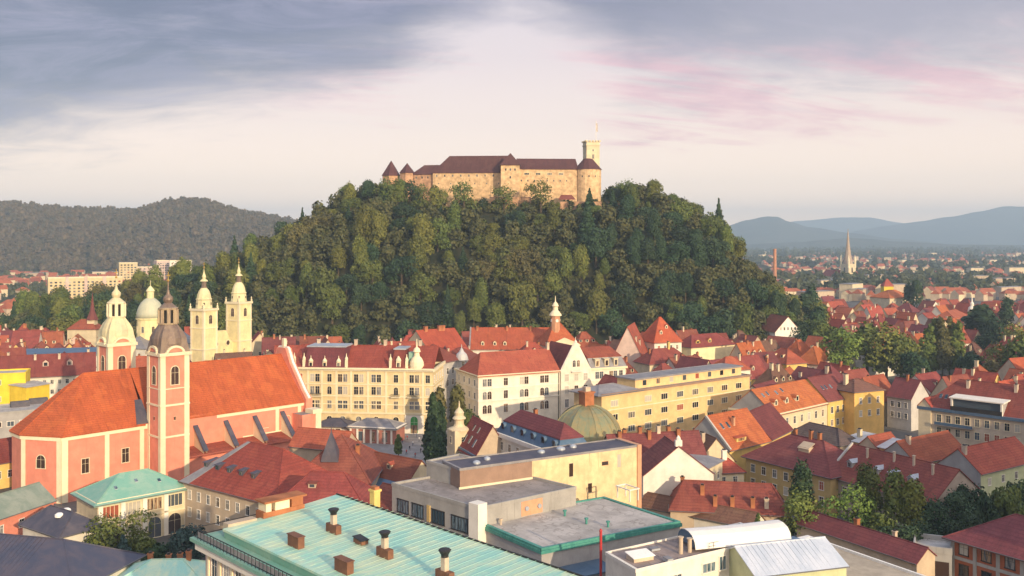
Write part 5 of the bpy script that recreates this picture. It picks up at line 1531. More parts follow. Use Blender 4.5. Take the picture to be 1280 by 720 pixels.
# ------------------------------------------------------------------ left edge of the old town
def east_side():
    b = Bld('yellow_block', 'bright yellow flat roofed block at the edge of the old town', 'building', rect(P(-40, 470, 18), P(32, 467, 18), 12), 18)
    b.wall(W_BRIGHTYEL); b.roof('flat', 0, R_GRAVEL); b.parapet(W_BRIGHTYEL, .5); b.win(0, 3, 14.2, 2.4, 1.6, style='multi', pane=G_WIN2, skip=(2,)); b.win(0, 3, 8, 2.4, 1.6, style='multi')
    c = Bld('yellow_lower_block', 'lower yellow wing joined to the bright yellow block', 'building', rect(P(33, 484, 14), P(62, 479, 14), 8), 14)
    c.wall(W_BRIGHTYEL); c.roof('mono', .6, R_GRAVEL)
    d = Bld('flat_store', 'grey flat roofed store in front of the bright yellow block', 'building', rect(P(-30, 520, 9), P(70, 511, 9), 18), 9)
    d.wall(W_GREY); d.roof('flat', 0, R_GRAVEL); d.parapet(W_CONC, .5); d.win(0, 6, 4.5, 2.0, 1.5, style='multi')
    for i, (px, py) in enumerate(((25, 508), (48, 504))):
        x, y = d.loc(px, py, 9); mb = MB(); mb.box(-3, 3, -1.5, 1.5, 0, 1.8); mb.build('roof_box', M_SLATE, d.roofo, loc=(x, y, 9))
    e = house('long_white_house', 'long white house with red roof behind the yellow block', P(-20, 472, 13), P(119, 465, 13), 15, 13, 'gx', 7.5, W_WHITE, T_DRED, o=.9)
    e.win(0, 14, 9.0, 1.0, 1.6, rows=2, dz=-4)
    for x in (8, 18, 27, 38): e.chimney(x, 6 + x % 3, .9, 1.2, 1.6, W_CHIM)
    for x in (22, 31): e.dormer(x, 3, 2.2, 1.8, W_PINK, T_DRED, 'gable')
    e2 = house('hip_roofed_house', 'red hip roofed house in front of the long white house', P(-30, 458, 16.0), P(26, 453, 16.0), 13, 15.5, 'hx', 6, W_CREAM, T_RED)
    f = Bld('blue_roofed_hall', 'long flat hall with blue sheet roof and teal rim', 'hall', rect(P(-10, 446, 15.5), P(122, 443, 15.5), 16), 15.5)
    f.wall(W_WHITE); f.roof('mono', 1.6, M_BLUE); f.band(14.9, .7, .5, M_TEAL, 'fascia')
    g = house('spired_chapel', 'cream chapel with dark red pointed spire in front of the tree belt', D(84, 545), D(120, 545), 11, ZA(411, 545), 'hx', 5, W_CREAM, T_RED, cat='chapel')
    mb = MB(); zb = ZA(400, 548); zt = ZA(366, 548)
    mb.lathe([(3.0, 2), (3.0, zb)], 4, rot=R(45)); mb.lathe([(3.5, zb), (1.4, zb + 5), (.7, zb + 10), (.1, zt)], 8, mi=1)
    mb.build('spire', [W_CREAM, T_MAROON], g.root, loc=(g.w * .74, 5, 0))
    # apartment slabs under the forest ridge
    h = Bld('long_apartment_block', 'long cream apartment slab below the forested ridge', 'apartment block', rect(D(60, 1037), D(153, 1075), 14), ZA(348, 1037))
    h.wall(W_CREAMP); h.roof('flat', 0, R_GRAVEL); h.parapet(W_TRIM, .8)
    h.win(0, 16, 3.5, 2.4, 1.7, rows=6, dz=3.4, style='plain', frame=W_TRIM)
    for k in (.25, .5, .75):
        mb = MB(); x = h.w * k; mb.box(x - 1.6, x + 1.6, -1.1, .05, 3, h.zt + 1.5); mb.build('stair_panel', W_PINK, h.root)
    for i, (pa, pb, d_, yt, nm, lab) in enumerate(((149, 172, 1400, 329, 'tall_apartment_block', 'tallest cream apartment block at the foot of the ridge'), (172, 200, 1450, 334, 'stepped_apartment_block', 'stepped pinkish apartment block beside the tallest one'),
                                                 (196, 212, 1500, 326, 'slim_apartment_block', 'slim pinkish block between stepped and white apartment blocks'), (212, 240, 1480, 326, 'white_apartment_block', 'white apartment block next to the castle hill wood'))):
        z = ZA(yt, d_); a = Bld(nm, lab, 'apartment block', rect(D(pa, d_), D(pb, d_ + 12), 16), z)
        a.wall((W_CREAMP, W_PINK, W_PINK, W_WHITE)[i]); a.roof('flat', 0, R_GRAVEL); a.parapet(W_TRIM, .8)
        a.win(0, 5, 12, 2.6, 1.8, rows=6, dz=3.6, style='plain', frame=W_TRIM)
W_CREAMP = plaster('cream_panel', (0.62, 0.50, 0.28), stain=.3)
east_side()

# ------------------------------------------------------------------ yellow hotel on the square
def hotel():
    zt = 22.5
    A, B = D(366, 340), D(541, 335)
    b = Bld('yellow_hotel', 'ornate yellow hotel with red mansard roofs behind the square', 'hotel', rect(A, B, 22), zt)
    b.wall(W_HOTEL); L = b.w
    b.band(zt - .9, 1.1, .7, W_TRIM); b.band(16.6, .4, .3, W_TRIM); b.band(12.4, .4, .3, W_TRIM); b.band(6.4, .6, .35, W_TRIM); b.band(9.6, .25, .2, W_TRIM)
    b.roof('gx', 7.0, T_RED, o=.7)
    cols = [(.055, 1), (.16, 2), (.265, 1), (.36, 2), (.405, 0), (.475, 2), (.60, 2), (.74, 1), (.87, 2), (.965, 1)]
    for r, z in enumerate((17.6, 13.2, 8.2)):
        for t, n in cols:
            for j in range(n):
                x = L * t + (j - (n - 1) / 2) * 1.9
                b.winat(0, x, z, 1.35, 2.6, 'arch' if (r == 1 and n == 1) else 'sash', W_TRIM, G_WIN, sub=True)
    for t in (.055, .16, .265, .36, .475, .60, .74): b.winat(0, L * t, 1.0, 2.0, 4.2, 'arch', W_TRIM, G_WIN, sub=True)
    mb = MB()
    for t in (.02, .11, .21, .315, .42, .54, .67, .80, .93):
        mb.box(L * t - .35, L * t + .35, -.22, .05, 6.8, zt - .9)
    mb.build('pilaster', W_TRIM, b.root)
    mb = MB(); mb.box(L * .87 - 3.4, L * .87 + 3.4, -.3, .05, -.2, 6.2); mb.build('portal_surround', W_WHITE, b.root)
    b.winat(0, L * .87, -.1, 2.6, 5.6, 'arch', W_TRIMW, M_GREENP, off=.32, sub=True)
    mb = MB(); mb.box(-1.1, 1.1, -.5, -.42, 0, 2.9); mb.build('doorway', G_WIN2, b.root, loc=(L * .87, 0, -.1))
    for t, z, wd in ((.16, 12.6, 5.5), (.74, 12.6, 3.2), (.87, 12.6, 4.4), (.16, 7.4, 5.0)):
        mb = MB(); mb.box(L * t - wd / 2, L * t + wd / 2, -1.3, .05, z - .25, z)
        x = L * t - wd / 2
        while x <= L * t + wd / 2: mb.box(x - .04, x + .04, -1.28, -1.2, z, z + 1.0, 1); x += .35
        mb.box(L * t - wd / 2, L * t + wd / 2, -1.3, -1.2, z + 1.0, z + 1.1, 1)
        mb.build('balcony', [W_TRIM, M_DARK], b.root)
    # mansard pavilions
    def pav(x0, x1, top, tm, flat=None, nm='mansard'):
        mb = MB(); y0, y1 = -.2, 13.0
        a = [(x0, y0), (x1, y0), (x1, y1), (x0, y1)]; c = [(x0 + 1.1, y0 + 2.6), (x1 - 1.1, y0 + 2.6), (x1 - 1.1, y1 - 1.5), (x0 + 1.1, y1 - 1.5)]
        for i in range(4): mb.slab([(*a[i], zt + .2), (*a[(i + 1) % 4], zt + .2), (*c[(i + 1) % 4], top), (*c[i], top)], .25, 0)
        mb.prism([(c[0][0] - .4, c[0][1] - .4), (c[1][0] + .4, c[1][1] - .4), (c[2][0] + .4, c[2][1] + .4), (c[3][0] - .4, c[3][1] + .4)], top - .1, top + .35, 1, True, True)
        return mb.build(nm, [tm, flat or M_ZINC], b.root)
    p1 = pav(L * .075, L * .385, zt + 7.2, T_MAROON); p2 = pav(L * .70, L * .815, zt + 6.6, T_DRED)
    for x in (L * .13, L * .23, L * .33): 
        mb = MB(); mb.box(-.7, .7, -.25, 1.6, 0, 2.0); mb.box(-.45, .45, -.3, -.24, .3, 1.5, 1); mb.lathe([(.9, 2.0), (.7, 2.5), (.15, 3.2), (.1, 4.0)], 8); mb.build('dormer', [W_TRIM, G_WIN], p1, loc=(x, .2, zt + .3))
    mb = MB(); mb.box(-.8, .8, -.25, 1.6, 0, 2.6); mb.box(-.5, .5, -.3, -.24, .3, 1.8, 1); mb.lathe([(1.0, 2.6), (.8, 3.2), (.15, 4.2)], 8); mb.build('dormer', [W_TRIM, G_WIN], p2, loc=(L * .757, .2, zt + .3))
    for t in (.01, .08, .385, .70, .815): 
        mb = MB(); mb.box(-.45, .45, -.45, .45, 0, 2.6); mb.lathe([(.55, 2.6), (.6, 3.2), (.2, 4.0), (.1, 5.0)], 8); mb.build('finial', W_TRIM, b.root, loc=(L * t, .3, zt + .2))
    # corner dome turret
    mb = MB(); mb.lathe([(2.5, zt), (2.6, zt + 1.2), (2.4, zt + 2.4), (1.8, zt + 3.6), (1.1, zt + 4.3), (.9, zt + 5.6), (1.4, zt + 5.9), (1.1, zt + 6.9), (.3, zt + 7.6), (.12, zt + 10.5)], 14); mb.build('turret', W_TRIM, b.root, loc=(L * .88, 1.8, 0))
    mb = MB(); mb.box(L * .82, L * .865, 2.4, 5, zt, zt + 5.6); mb.build('oriel_roof', M_COPPER2, b.root)
    for x in (6, 20, 31, 44): b.chimney(x, 11.5, 1.0, 1.4, 2.2, W_CHIM)
    b.win(1, 5, 17.6, 1.1, 2.2, sub=False); b.win(1, 5, 13.2, 1.1, 2.2); b.win(1, 5, 8.4, 1.1, 2.2)
    # neighbours along the side street
    c = Bld('grey_corner_house', 'grey ornate house with domed corner turret next to the yellow hotel', 'house', rect(D(548, 360), D(577, 374), 16), 21.5)
    c.wall(W_GREYW); c.roof('hx', 6, T_DRED); c.win(0, 4, 16.5, 1.1, 2.2); c.win(0, 4, 12.0, 1.1, 2.2); c.win(0, 4, 7.5, 1.1, 2.2)
    mb = MB(); mb.lathe([(2.3, -.3), (2.3, 20.5), (2.7, 20.8), (2.5, 21.9), (2.0, 23.2), (1.0, 24.2), (.6, 25.0), (.2, 25.6), (.1, 27)], 12); mb.build('corner_turret', M_ZINCW, c.root, loc=(c.w, 0, 0))
    for z in (18.5, 14, 9.5):
        for an in (-40, 20): 
            m1, _ = win_mesh(.9, 1.9, 'sash', W_TRIM, G_WIN, False); a = R(an); link('window', m1, c.root, (c.w + 2.3 * math.sin(a), -2.3 * math.cos(a), z), a)
    d = Bld('pale_corner_house', 'tall pale house with shaded flank facing the poplar trees', 'house', rect(D(585, 372), D(607, 392), 16), 19.5)
    d.wall(W_WHITE); d.roof('hx', 5, T_DRED); d.win(0, 4, 14.6, 1.1, 2.0); d.win(0, 4, 10.4, 1.1, 2.0); d.win(3, 4, 14.6, 1.1, 2.0)
W_GREYW = plaster('grey_white_stucco', (0.48, 0.46, 0.43)); M_ZINCW = metal('stucco_and_zinc', (0.42, 0.42, 0.42), (0.50, 0.50, 0.50), .6, .1)
hotel()

# ------------------------------------------------------------------ gabled department store
def store():
    zt = 19.0
    A = P(598, 470, zt); B = P(782, 458, zt)
    b = Bld('gabled_department_store', 'cream four storey building with red roof and white stepped centre gable', 'building', rect(A, B, 22), zt)
    b.wall(W_CREAMW); L = b.w
    b.band(zt - .6, .8, .6, W_TRIM); b.band(14.1, .3, .2, W_TRIMW); b.band(9.6, .35, .25, W_TRIMW)
    # left part hip roof
    mb = MB(); x1 = L * .535; zr = zt + 7.4
    mb.slab([(-.6, -.7, zt - .2), (x1, -.7, zt - .2), (x1, 9, zr), (4.6, 9, zr)], .25); mb.slab([(-.6, 19, zt - .2), (-.6, -.7, zt - .2), (4.6, 9, zr)], .25); mb.slab([(x1, 19, zt - .2), (-.6, 19, zt - .2), (4.6, 9, zr), (x1, 9, zr)], .25)
    b.roofo = mb.build('roof', T_RED, b.root); b.rz = lambda x, y: zt + 7.4 * min(1, y / 9)
    # centre gable block
    xa, xb = L * .535, L * .745; xc = (xa + xb) / 2
    mb = MB()
    pr = [(xa, -.3), (xb, -.3), (xb, zt - .2), (xb - 1.4, zt + 2.2), (xc + 2.6, zt + 6.6), (xc + .7, zt + 10.0), (xc - .7, zt + 10.0), (xc - 2.6, zt + 6.6), (xa + 1.4, zt + 2.2), (xa, zt - .2)]
    for y in (-.9, .2): mb.face([(x, y, z) for x, z in pr], 0)
    for (x0, z0), (x2, z2) in zip(pr, pr[1:] + pr[:1]): mb.face([(x0, -.9, z0), (x2, -.9, z2), (x2, .2, z2), (x0, .2, z0)], 0)
    g = mb.build('centre_gable', W_CREAMW, b.root)
    mb = MB()
    for (x0, z0), (x2, z2) in zip(pr[2:-1], pr[3:]): mb.beam((x0, -.4, z0), (x2, -.4, z2), .32)
    mb.lathe([(.5, zt + 10), (.55, zt + 10.7), (.12, zt + 11.3), (.1, zt + 12.4)], 8, xc, -.4); mb.build('coping', W_TRIMW, g)
    mb = MB(); zr2 = zt + 9.0
    mb.slab([(xa, -.4, zt + .4), (xc, -.4, zr2), (xc, 20, zr2), (xa, 20, zt + .4)], .25); mb.slab([(xc, -.4, zr2), (xb, -.4, zt + .4), (xb, 20, zt + .4), (xc, 20, zr2)], .25); mb.build('gable_roof', T_DRED, b.root)
    # mansard part with dormers
    mb = MB(); zm = zt + 4.0
    mb.slab([(xb, -.5, zt), (L + .4, -.5, zt), (L - .8, 2.2, zm), (xb, 2.2, zm)], .25, 0); mb.slab([(L + .4, -.5, zt), (L + .4, 20, zt), (L - .8, 18, zm), (L - .8, 2.2, zm)], .25, 0)
    mb.slab([(xb, 2.0, zm), (L - .6, 2.0, zm), (L - 2, 9, zm + 3.2), (xb, 9, zm + 3.2)], .25, 1); mb.slab([(L - .6, 2, zm), (L - .6, 18, zm), (L - 2, 9, zm + 3.2)], .25, 1); mb.slab([(L - .6, 18, zm), (xb, 18, zm), (xb, 9, zm + 3.2), (L - 2, 9, zm + 3.2)], .25, 1)
    m_ = mb.build('mansard', [M_GREYROOF, T_RED], b.root)
    for k in range(3):
        x = xb + 3.2 + k * 4.1
        mb = MB(); mb.box(-.95, .95, -.3, 2.6, 0, 3.3); mb.slab([(-1.2, -.5, 3.3), (1.2, -.5, 3.3), (1.2, 2.6, 3.6), (-1.2, 2.6, 3.6)], .15, 0); mb.box(-.55, .55, -.33, -.29, .7, 2.6, 1); mb.build('dormer', [W_CREAM, G_WIN2], m_, loc=(x, .2, zt + .2))
    # windows
    for z, h in ((15.0, 2.2), (10.3, 2.4), (5.2, 2.6)):
        for t, n in ((.055, 2), (.175, 1), (.295, 2), (.43, 2), (.575, 1), (.64, 1), (.705, 1), (.81, 2), (.91, 2), (.965, 1)):
            for j in range(n):
                if .56 < t < .72: b.winat(0, L * t, z, 1.4, h + .3, 'sash', W_TRIMW, G_WIN2, sub=True, off=.92)
                else: b.winat(0, L * t + (j - (n - 1) / 2) * 1.9, z, 1.4, h + .3, 'arch' if z < 11 and n == 2 else 'sash', W_TRIMW, G_WIN2, sub=True)
    for x in (xc - .9, xc + .9): b.winat(0, x, zt + 1.2, 1.1, 2.4, 'arch', W_TRIMW, G_WIN2, off=.92, sub=True)
    mb = MB(); mb.box(xc - 2.2, xc + 2.2, -2.0, -.85, zt - .7, zt - .4)
    for i in range(9): mb.box(xc - 2.2 + i * .53, xc - 2.1 + i * .53, -1.98, -1.9, zt - .4, zt + .5)
    mb.build('balcony', W_TRIMW, g)
    mb = MB(); mb.box(L * .525 - .1, L * .525 + .1, -.25, -.05, 0, zt); mb.build('downpipe', M_DARK, b.root)
    b.win(3, 4, 15, 1.1, 2.0); b.win(3, 4, 10.3, 1.1, 2.0); b.win(3, 4, 5.6, 1.1, 2.0)
    b.chimney(x1 - .6, 9, 1.0, 1.2, 2.2, W_CHIM)
W_CREAMW = plaster('cream_white', (0.76, 0.70, 0.58), stain=.25)
store()

# ------------------------------------------------------------------ yellow flat-roofed office
def yellow_office():
    zt = 19.6
    A = P(752, 494, zt); B = P(937, 469, zt)
    n = Vector((-(B - A).y, (B - A).x)).normalized()
    b = Bld('yellow_office_block', 'long yellow flat roofed office block with rows of paired windows', 'building', [A, B, B + n * 13, A + n * 13], zt)
    b.wall(W_YELO); b.roof('flat', 0, M_GREYROOF); L = b.w
    b.band(zt - .35, .6, .55, W_BROWNBAND); b.band(14.4, .3, .15, W_TRIM)
    for r, z in enumerate((15.6, 11.2, 6.9, 2.6)):
        for i in range(9):
            if r == 0 and i == 1: continue
            b.winat(0, L * (.075 + i * .105), z, 2.9, 1.7, 'multi', W_TRIM, G_WIN, sub=True)
    c = Bld('rooftop_penthouse', 'set back yellow penthouse storey on the flat office roof', 'building', [A + (B - A) * .24 + n * 2.6, B - (B - A) * .02 + n * 2.6, B - (B - A) * .02 + n * 11, A + (B - A) * .24 + n * 11], zt + 3.2, zb=zt - .05)
    c.wall(W_YELO); c.roof('flat', 0, M_GREYROOF); c.band(zt + 2.8, .5, .5, M_GREYROOF)
    for i in range(8): c.winat(0, c.w * (.08 + i * .12), zt + .8, 1.5, 1.6, 'plain', W_TRIM, G_WIN2 if i % 3 else G_WIN, sub=True)
    d = Bld('grey_roofed_wing', 'low wing with grey hipped sheet roof joining the yellow office block', 'building', [A + (B - A) * -.02 - n * 0 , A + (B - A) * .235 + n * .2, A + (B - A) * .235 + n * 12, A + (B - A) * -.02 + n * 12], zt + .25, zb=zt - .05)
    d.wall(W_GREY); d.roof('hx', 1.8, M_GREYROOF, o=1.0)
W_YELO = plaster('office_yellow', (0.68, 0.49, 0.24), stain=.25)
yellow_office()

# ------------------------------------------------------------------ domed building and its neighbours
def domed():
    b = Bld('domed_hall', 'hall under a ribbed green bronze dome with a masonry lantern', 'building', [Vector((20.5 + 11.0 * math.sin(R(a)), 262 - 11.0 * math.cos(R(a)))) for a in (-45 - 10, 45 - 10, 135 - 10, 225 - 10)], 12.0)
    b.wall(W_BEIGE); cx, cy = b.w / 2, b.d / 2
    prof = [(10.4 * 1.0, 12.0)] + [(10.4 * math.cos(t * math.pi / 2 * .93), 12.0 + 10.8 * math.sin(t * math.pi / 2 * .93)) for t in [i / 9 for i in range(1, 10)]] + [(1.6, 22.9)]
    mb = MB(); mb.lathe(prof, 8, cx, cy, rot=R(22.5))
    dm = mb.build('dome', M_BRONZE, b.root)
    mb = MB()
    for i in range(8):
        for sub in (-.25, 0, .25):
            a = R(22.5) + (i + sub) * math.pi / 4
            k = 1.0 if sub == 0 else math.cos(math.pi / 8) / math.cos(math.pi / 8 - abs(sub) * math.pi / 4)
            for (r0, z0), (r1, z1) in zip(prof[:-2], prof[1:-1]): mb.beam((cx + r0 * k * math.cos(a), cy + r0 * k * math.sin(a), z0 + .03), (cx + r1 * k * math.cos(a), cy + r1 * k * math.sin(a), z1 + .03), .13 if sub == 0 else .07)
    mb.build('dome_rib', M_BRONZE, dm)
    mb = MB(); mb.box(-1.5, 1.5, -1.5, 1.5, 21.8, 26.0, 0); mb.box(-1.75, 1.75, -1.75, 1.75, 26.0, 26.4, 0); mb.box(-.8, .8, -.8, .8, 26.4, 27.6, 1)
    mb.build('lantern', [W_BRICKC, W_CHIM], dm, loc=(cx, cy, 0), rz=R(40))
    mb = MB(); mb.box(cx - 9.5, cx - 2, -.6, 1.8, -.3, 14.2); mb.build('porch_wall', W_BEIGE, b.root)
    # little white turret
    q = P(713, 574, 16.0)
    t = empty('white_turret', (q.x, q.y, 0), 'small white corner turret standing between dome and blue mansard', 'turret')
    mb = MB(); mb.box(-1.9, 1.9, -1.6, 1.6, -.3, 15.6); mb.box(-2.1, 2.1, -1.8, 1.8, 15.6, 16.0); mb.build('wall', W_WHITE, t)
    mb = MB(); mb.lathe([(1.0, 16), (1.1, 17.2), (.6, 18.2), (.15, 19.2)], 8); mb.build('cap', W_TRIMW, t)
    # blue mansard house
    z = 16.6
    m = Bld('blue_mansard_house', 'house with blue sheet mansard and round dormers under a maroon top', 'house', rect(P(621, 540, z), P(698, 568, z), 9.5), z)
    m.wall(W_WHITE); m.roof('mansard', 3.2, M_BLUE, mw=1.5, mh=3.2, mat2=T_MAROON); m.band(z - .8, 1.0, .8, W_TRIMW)
    for i in range(6):
        mb = MB(); w_ = 1.5
        arc = [(w_ / 2 * math.cos(math.pi * k / 8), 1.2 + w_ / 2 * math.sin(math.pi * k / 8)) for k in range(9)]
        mb.face([(p, -.3, zz_) for p, zz_ in [(-w_ / 2, 0), (w_ / 2, 0)] + arc], 1)
        for p, q_ in zip(arc, arc[1:]): mb.slab([(p[0] * 1.2, -.45, p[1] + .1), (p[0] * 1.2, 1.6, p[1] + .1), (q_[0] * 1.2, 1.6, q_[1] + .1), (q_[0] * 1.2, -.45, q_[1] + .1)], .12, 0)
        for x_ in (-w_ / 2, w_ / 2): mb.box(x_ - .1, x_ + .1, -.4, 1.5, 0, 1.25, 0)
        mb.build('dormer', [M_BLUE, G_WIN], m.roofo, loc=(2.6 + i * (m.w - 5.2) / 5, .7, z + .9))
    m.win(0, 7, 12.4, 1.1, 2.0, sub=True); m.win(0, 7, 8.2, 1.1, 2.0); m.win(3, 4, 12.4, 1.1, 2.0)
    m.chimney(m.w * .25, 7.5, .9, .9, 1.6)
    # red roofed house with roof windows
    z = 11.5
    r = house('skylit_house', 'dark red roofed house with a row of roof windows beside the onion turret', P(571, 555, z), P(595, 569, z), 9.5, z, 'gx', 7.4, W_BEIGE, T_DRED, o=.7)
    for i in range(3): r.skylight(3.0 + i * 3.6, .7 + .2 * (i % 2), 1.0, 1.2)
    for i in range(2): r.skylight(4.8 + i * 3.6, 2.8, .8, .9)
    r.band(z - .6, .5, .45, M_BLUE, 'gutter')
    # onion turret
    q = D(574, 264)
    t = empty('onion_turret', (q.x, q.y, 0), 'slim cream turret with white onion cap beside the tall cypresses', 'turret')
    mb = MB(); mb.prism([(-2.5, -2.5), (2.5, -2.5), (2.5, 2.5), (-2.5, 2.5)], -.3, 15.6, 0); mb.build('wall', W_CREAM, t, rz=.5)
    mb = MB(); mb.lathe([(3.1, 15.4), (3.1, 15.8), (1.7, 16.3), (1.3, 17.0), (1.3, 18.2), (1.9, 18.5), (1.8, 18.8), (1.2, 19.4), (1.35, 20.2), (.9, 20.9), (.25, 21.6), (.08, 23.4)], 14); mb.build('cap', W_CREAM, t)
    for an in (.5, .5 - math.pi / 2, .5 + math.pi / 2):
        m1, m2 = win_mesh(1.0, 1.8, 'sash', W_TRIM, G_WIN, True); o = link('window', m1, t, (2.5 * math.sin(an), -2.5 * math.cos(an), 12), an); link('pane', m2, o)
    # lower roofs between turret and office block
    a = house('low_roof_house', 'low cream house with clutter of small roofs behind the stair head', P(590, 589, 12), P(650, 598, 12), 7, 11, 'gx', 3, W_CREAM, T_DRED)
    # maroon roofs with chimney clusters
    z = 12.0
    k = house('maroon_roofed_house', 'maroon roofed house with many brick chimneys behind the white gable', P(768, 579, z), P(884, 573, z), 12.0, z, 'gx', 6.0, W_BEIGE, T_MAROON, o=.6)
    for x, y in ((3, 5), (5, 7), (9, 6.4), (11, 5), (14, 6.2), (17, 6.6), (19, 5)): k.chimney(x, y, .9, 1.1, 1.7, W_BRICKC if x % 2 else W_CHIM)
    k.skylight(7, 2.2); k.dormer(12.5, 1.8, 1.6, 1.4, W_WHITE, T_MAROON, 'shed')
domed()

# ------------------------------------------------------------------ quarter in front, right of the middle
def quarter():
    z = 13.2
    a = house('white_gabled_house', 'house with plain bright white gable and small cap on top', P(804, 594, z), P(892, 591, z), 11, z, 'gy', 6.6, W_WHITEG, T_MAROON, o=.25)
    mb = MB(); mb.box(-.8, .8, -.3, .7, 0, 1.4); mb.lathe([(.6, 1.4), (.5, 2.0), (.1, 2.5)], 8, 0, .2); mb.build('gable_cap', W_TRIMW, a.root, loc=(a.w / 2, 0, z + 6.5))
    a.winat(0, a.w * .84, 4, 1.1, 1.8, sub=True)
    a2 = house('cream_annex', 'small cream annex beside the white gabled house', P(884, 585, 12), P(903, 575, 12), 8, 12, 'mono', 1.2, W_CREAM, M_GREYROOF)
    a2.win(0, 2, 8, 1.0, 1.6)
    z = 8.5
    b = house('red_roofed_house', 'low house with wide brick red roof and scattered chimneys in front of the white gable', P(838, 634, z), P(985, 641, z), 12, z, 'hx', 4.7, W_BEIGE, T_DRED, o=.8, hip=.5)
    for px, py, m in ((853, 604, W_BRICKC), (878, 612, W_BRICKC), (894, 616, W_BRICKC), (918, 629, W_BRICKC), (919, 603, W_CHIM), (937, 598, W_CHIM), (962, 630, W_CHIM), (945, 632, W_BRICKC)):
        x, y = b.loc(px, py, z + 3.4); b.chimney(max(.8, min(b.w - .8, x)), max(1, min(11, y)), .9, .9, 1.7, m)
    b2 = house('lean_to_house', 'long low lean to with brown tiled roof along the red roofed house', P(800, 628, 7.5), P(940, 655, 7.5), 6.5, 7.0, 'gx', 2.2, W_WHITE, T_BROWN)
    z = 9.6
    c = house('ochre_house', 'ochre house with broad dark maroon hip roof and tan roof hatch', P(932, 568, z), P(1038, 594, z), 17, z, 'hx', 6.0, W_OCHRE, T_MAROON, o=.9)
    c.win(0, 7, 5.4, 1.1, 1.9, sub=True); c.win(0, 7, 1.6, 1.1, 1.9, sub=True); c.win(3, 4, 5.4, 1.1, 1.9)
    for x, y in ((9, 9.5), (15, 8.5), (17.5, 8.8)): c.chimney(x, y, .8, .9, 1.8)
    x, y = c.loc(1022, 562, z + 3.0); x = min(x, c.w - 4); mb = MB(); zz_ = c.rz(x, y)
    mb.slab([(-1.8, -1.2, .2), (1.8, -1.2, .2), (1.8, 1.4, 1.5), (-1.8, 1.4, 1.5)], .2); mb.box(-1.7, 1.7, -.9, 1.0, -.8, .5); mb.build('roof_hatch', W_BEIGE, c.roofo, loc=(x, 5.2, c.rz(x, 5.2) + .2))
    z = 8.8
    d = house('long_dormered_house', 'long pale house with dark red dormered roof and cream end gable', P(1034, 592, z), P(1166, 629, z), 18, z, 'gx', 6.6, W_PINKG, T_DRED, o=.7)
    d.win(0, 9, 4.6, 1.1, 1.9, sub=True); d.win(1, 3, 4.8, 1.0, 1.8, sub=True); d.winat(1, 9, 10.2, .9, 1.3, sub=True)
    for x in (4.5, 12.5, 17, 22.5): d.dormer(x, 3.0, 1.6, 1.4, W_GREY, M_ZINC, 'gable' if x != 17 else 'shed')
    for x, y in ((7, 6.5), (14.5, 7.2), (20, 7.4), (26, 6.4)): d.chimney(x, y, .45, .45, 2.2, W_CHIM, False)
    mb = MB(); mb.beam((.1, -.5, 8.7), (.1, 9, 15.7), .32); mb.build('fire_wall', W_GREYW, d.root)
    for i, (pa, ya, pb, yb, zt_, dep, rs, wm, rm, nm, lab) in enumerate((
        (1146, 579, 1209, 564, 7.2, 12, 5.0, W_GREENISH, T_RED, 'grey_gabled_house', 'house with shade-grey side gable and clean red roof before the beige mansard'),
        (1226, 591, 1296, 574, 7.2, 12.5, 5.2, W_GREENISH, T_RED, 'yellow_green_house', 'yellowish green house with shade-grey side gable and red roof at the frame edge'))):
        h = house(nm, lab, P(pa, ya, zt_), P(pb, yb, zt_), dep, zt_, 'gx', rs, wm, rm, o=.5)
        mb = MB(); mb.face([(-.05, 0, -.3), (-.05, dep, -.3), (-.05, dep, zt_), (-.05, dep / 2, zt_ + rs - .1), (-.05, 0, zt_)]); mb.face([(-.02, 0, -.3), (-.02, 0, zt_), (-.02, dep / 2, zt_ + rs - .1), (-.02, dep, zt_), (-.02, dep, -.3)]); mb.build('shade_grey_gable', W_GREY, h.root)  # grey sheet over the wall colour paints the shade on this side
        h.win(0, 4, 3.4, 1.1, 1.7, sub=True); h.chimney(4 if i == 0 else .8, 5, .9, 1.1, 1.8, W_CHIM)
    e = house('side_roof_house', 'small red roofed house tucked behind the grey gabled house', P(1102, 566, 7), P(1130, 560, 7), 9, 7, 'gx', 4, W_BEIGE, T_RED)
    # brick house with concrete frame
    z = 11.6
    f = Bld('brick_infill_house', 'red brick house with concrete frame and dark hipped roof in the corner', 'house', rect(P(1189, 668, z), P(1345, 712, z), 16), z)
    f.wall(W_BRICKW); f.roof('hx', 4.6, T_MAROON, o=1.2)
    mb = MB()
    n_ = 5
    for i in range(n_ + 1): x = (f.w - .7) * i / n_; mb.box(x, x + .7, -.15, .05, -.3, z - .1)
    for zz_ in (7.2, 3.2, z - .7): mb.box(0, f.w, -.18, .05, zz_, zz_ + .6)
    mb.build('concrete_frame', W_CONC, f.root)
    for i in range(n_):
        for zz_ in (8.4, 4.4): f.winat(0, (f.w - .7) * (i + .5) / n_ + .35, zz_, 1.5, 1.9, 'sash', M_DARK, G_WIN, sub=True)
    f.win(3, 3, 8.4, 1.2, 1.8, sub=True)
    g = Bld('concrete_terrace', 'weathered concrete terrace with railing beside the brick house', 'terrace', rect(P(1142, 686, 8.6), P(1190, 692, 8.6), 8), 8.6)
    g.wall(W_CONC); g.roof('flat', 0, R_GRAVEL); g.parapet(W_CONC, .9, .3)
    mb = MB(); mb.box(.6, g.w - .5, -.05, .0, 2.0, 6.8); mb.build('opening', G_WIN2, g.root)
    # maroon strip roof
    z = 7.6
    h = house('narrow_roof_house', 'long narrow range with maroon tiled roof behind the gravel roofed wing', P(996, 652, z), P(1146, 702, z), 6.0, z, 'gx', 2.2, W_BEIGE, T_MAROON)
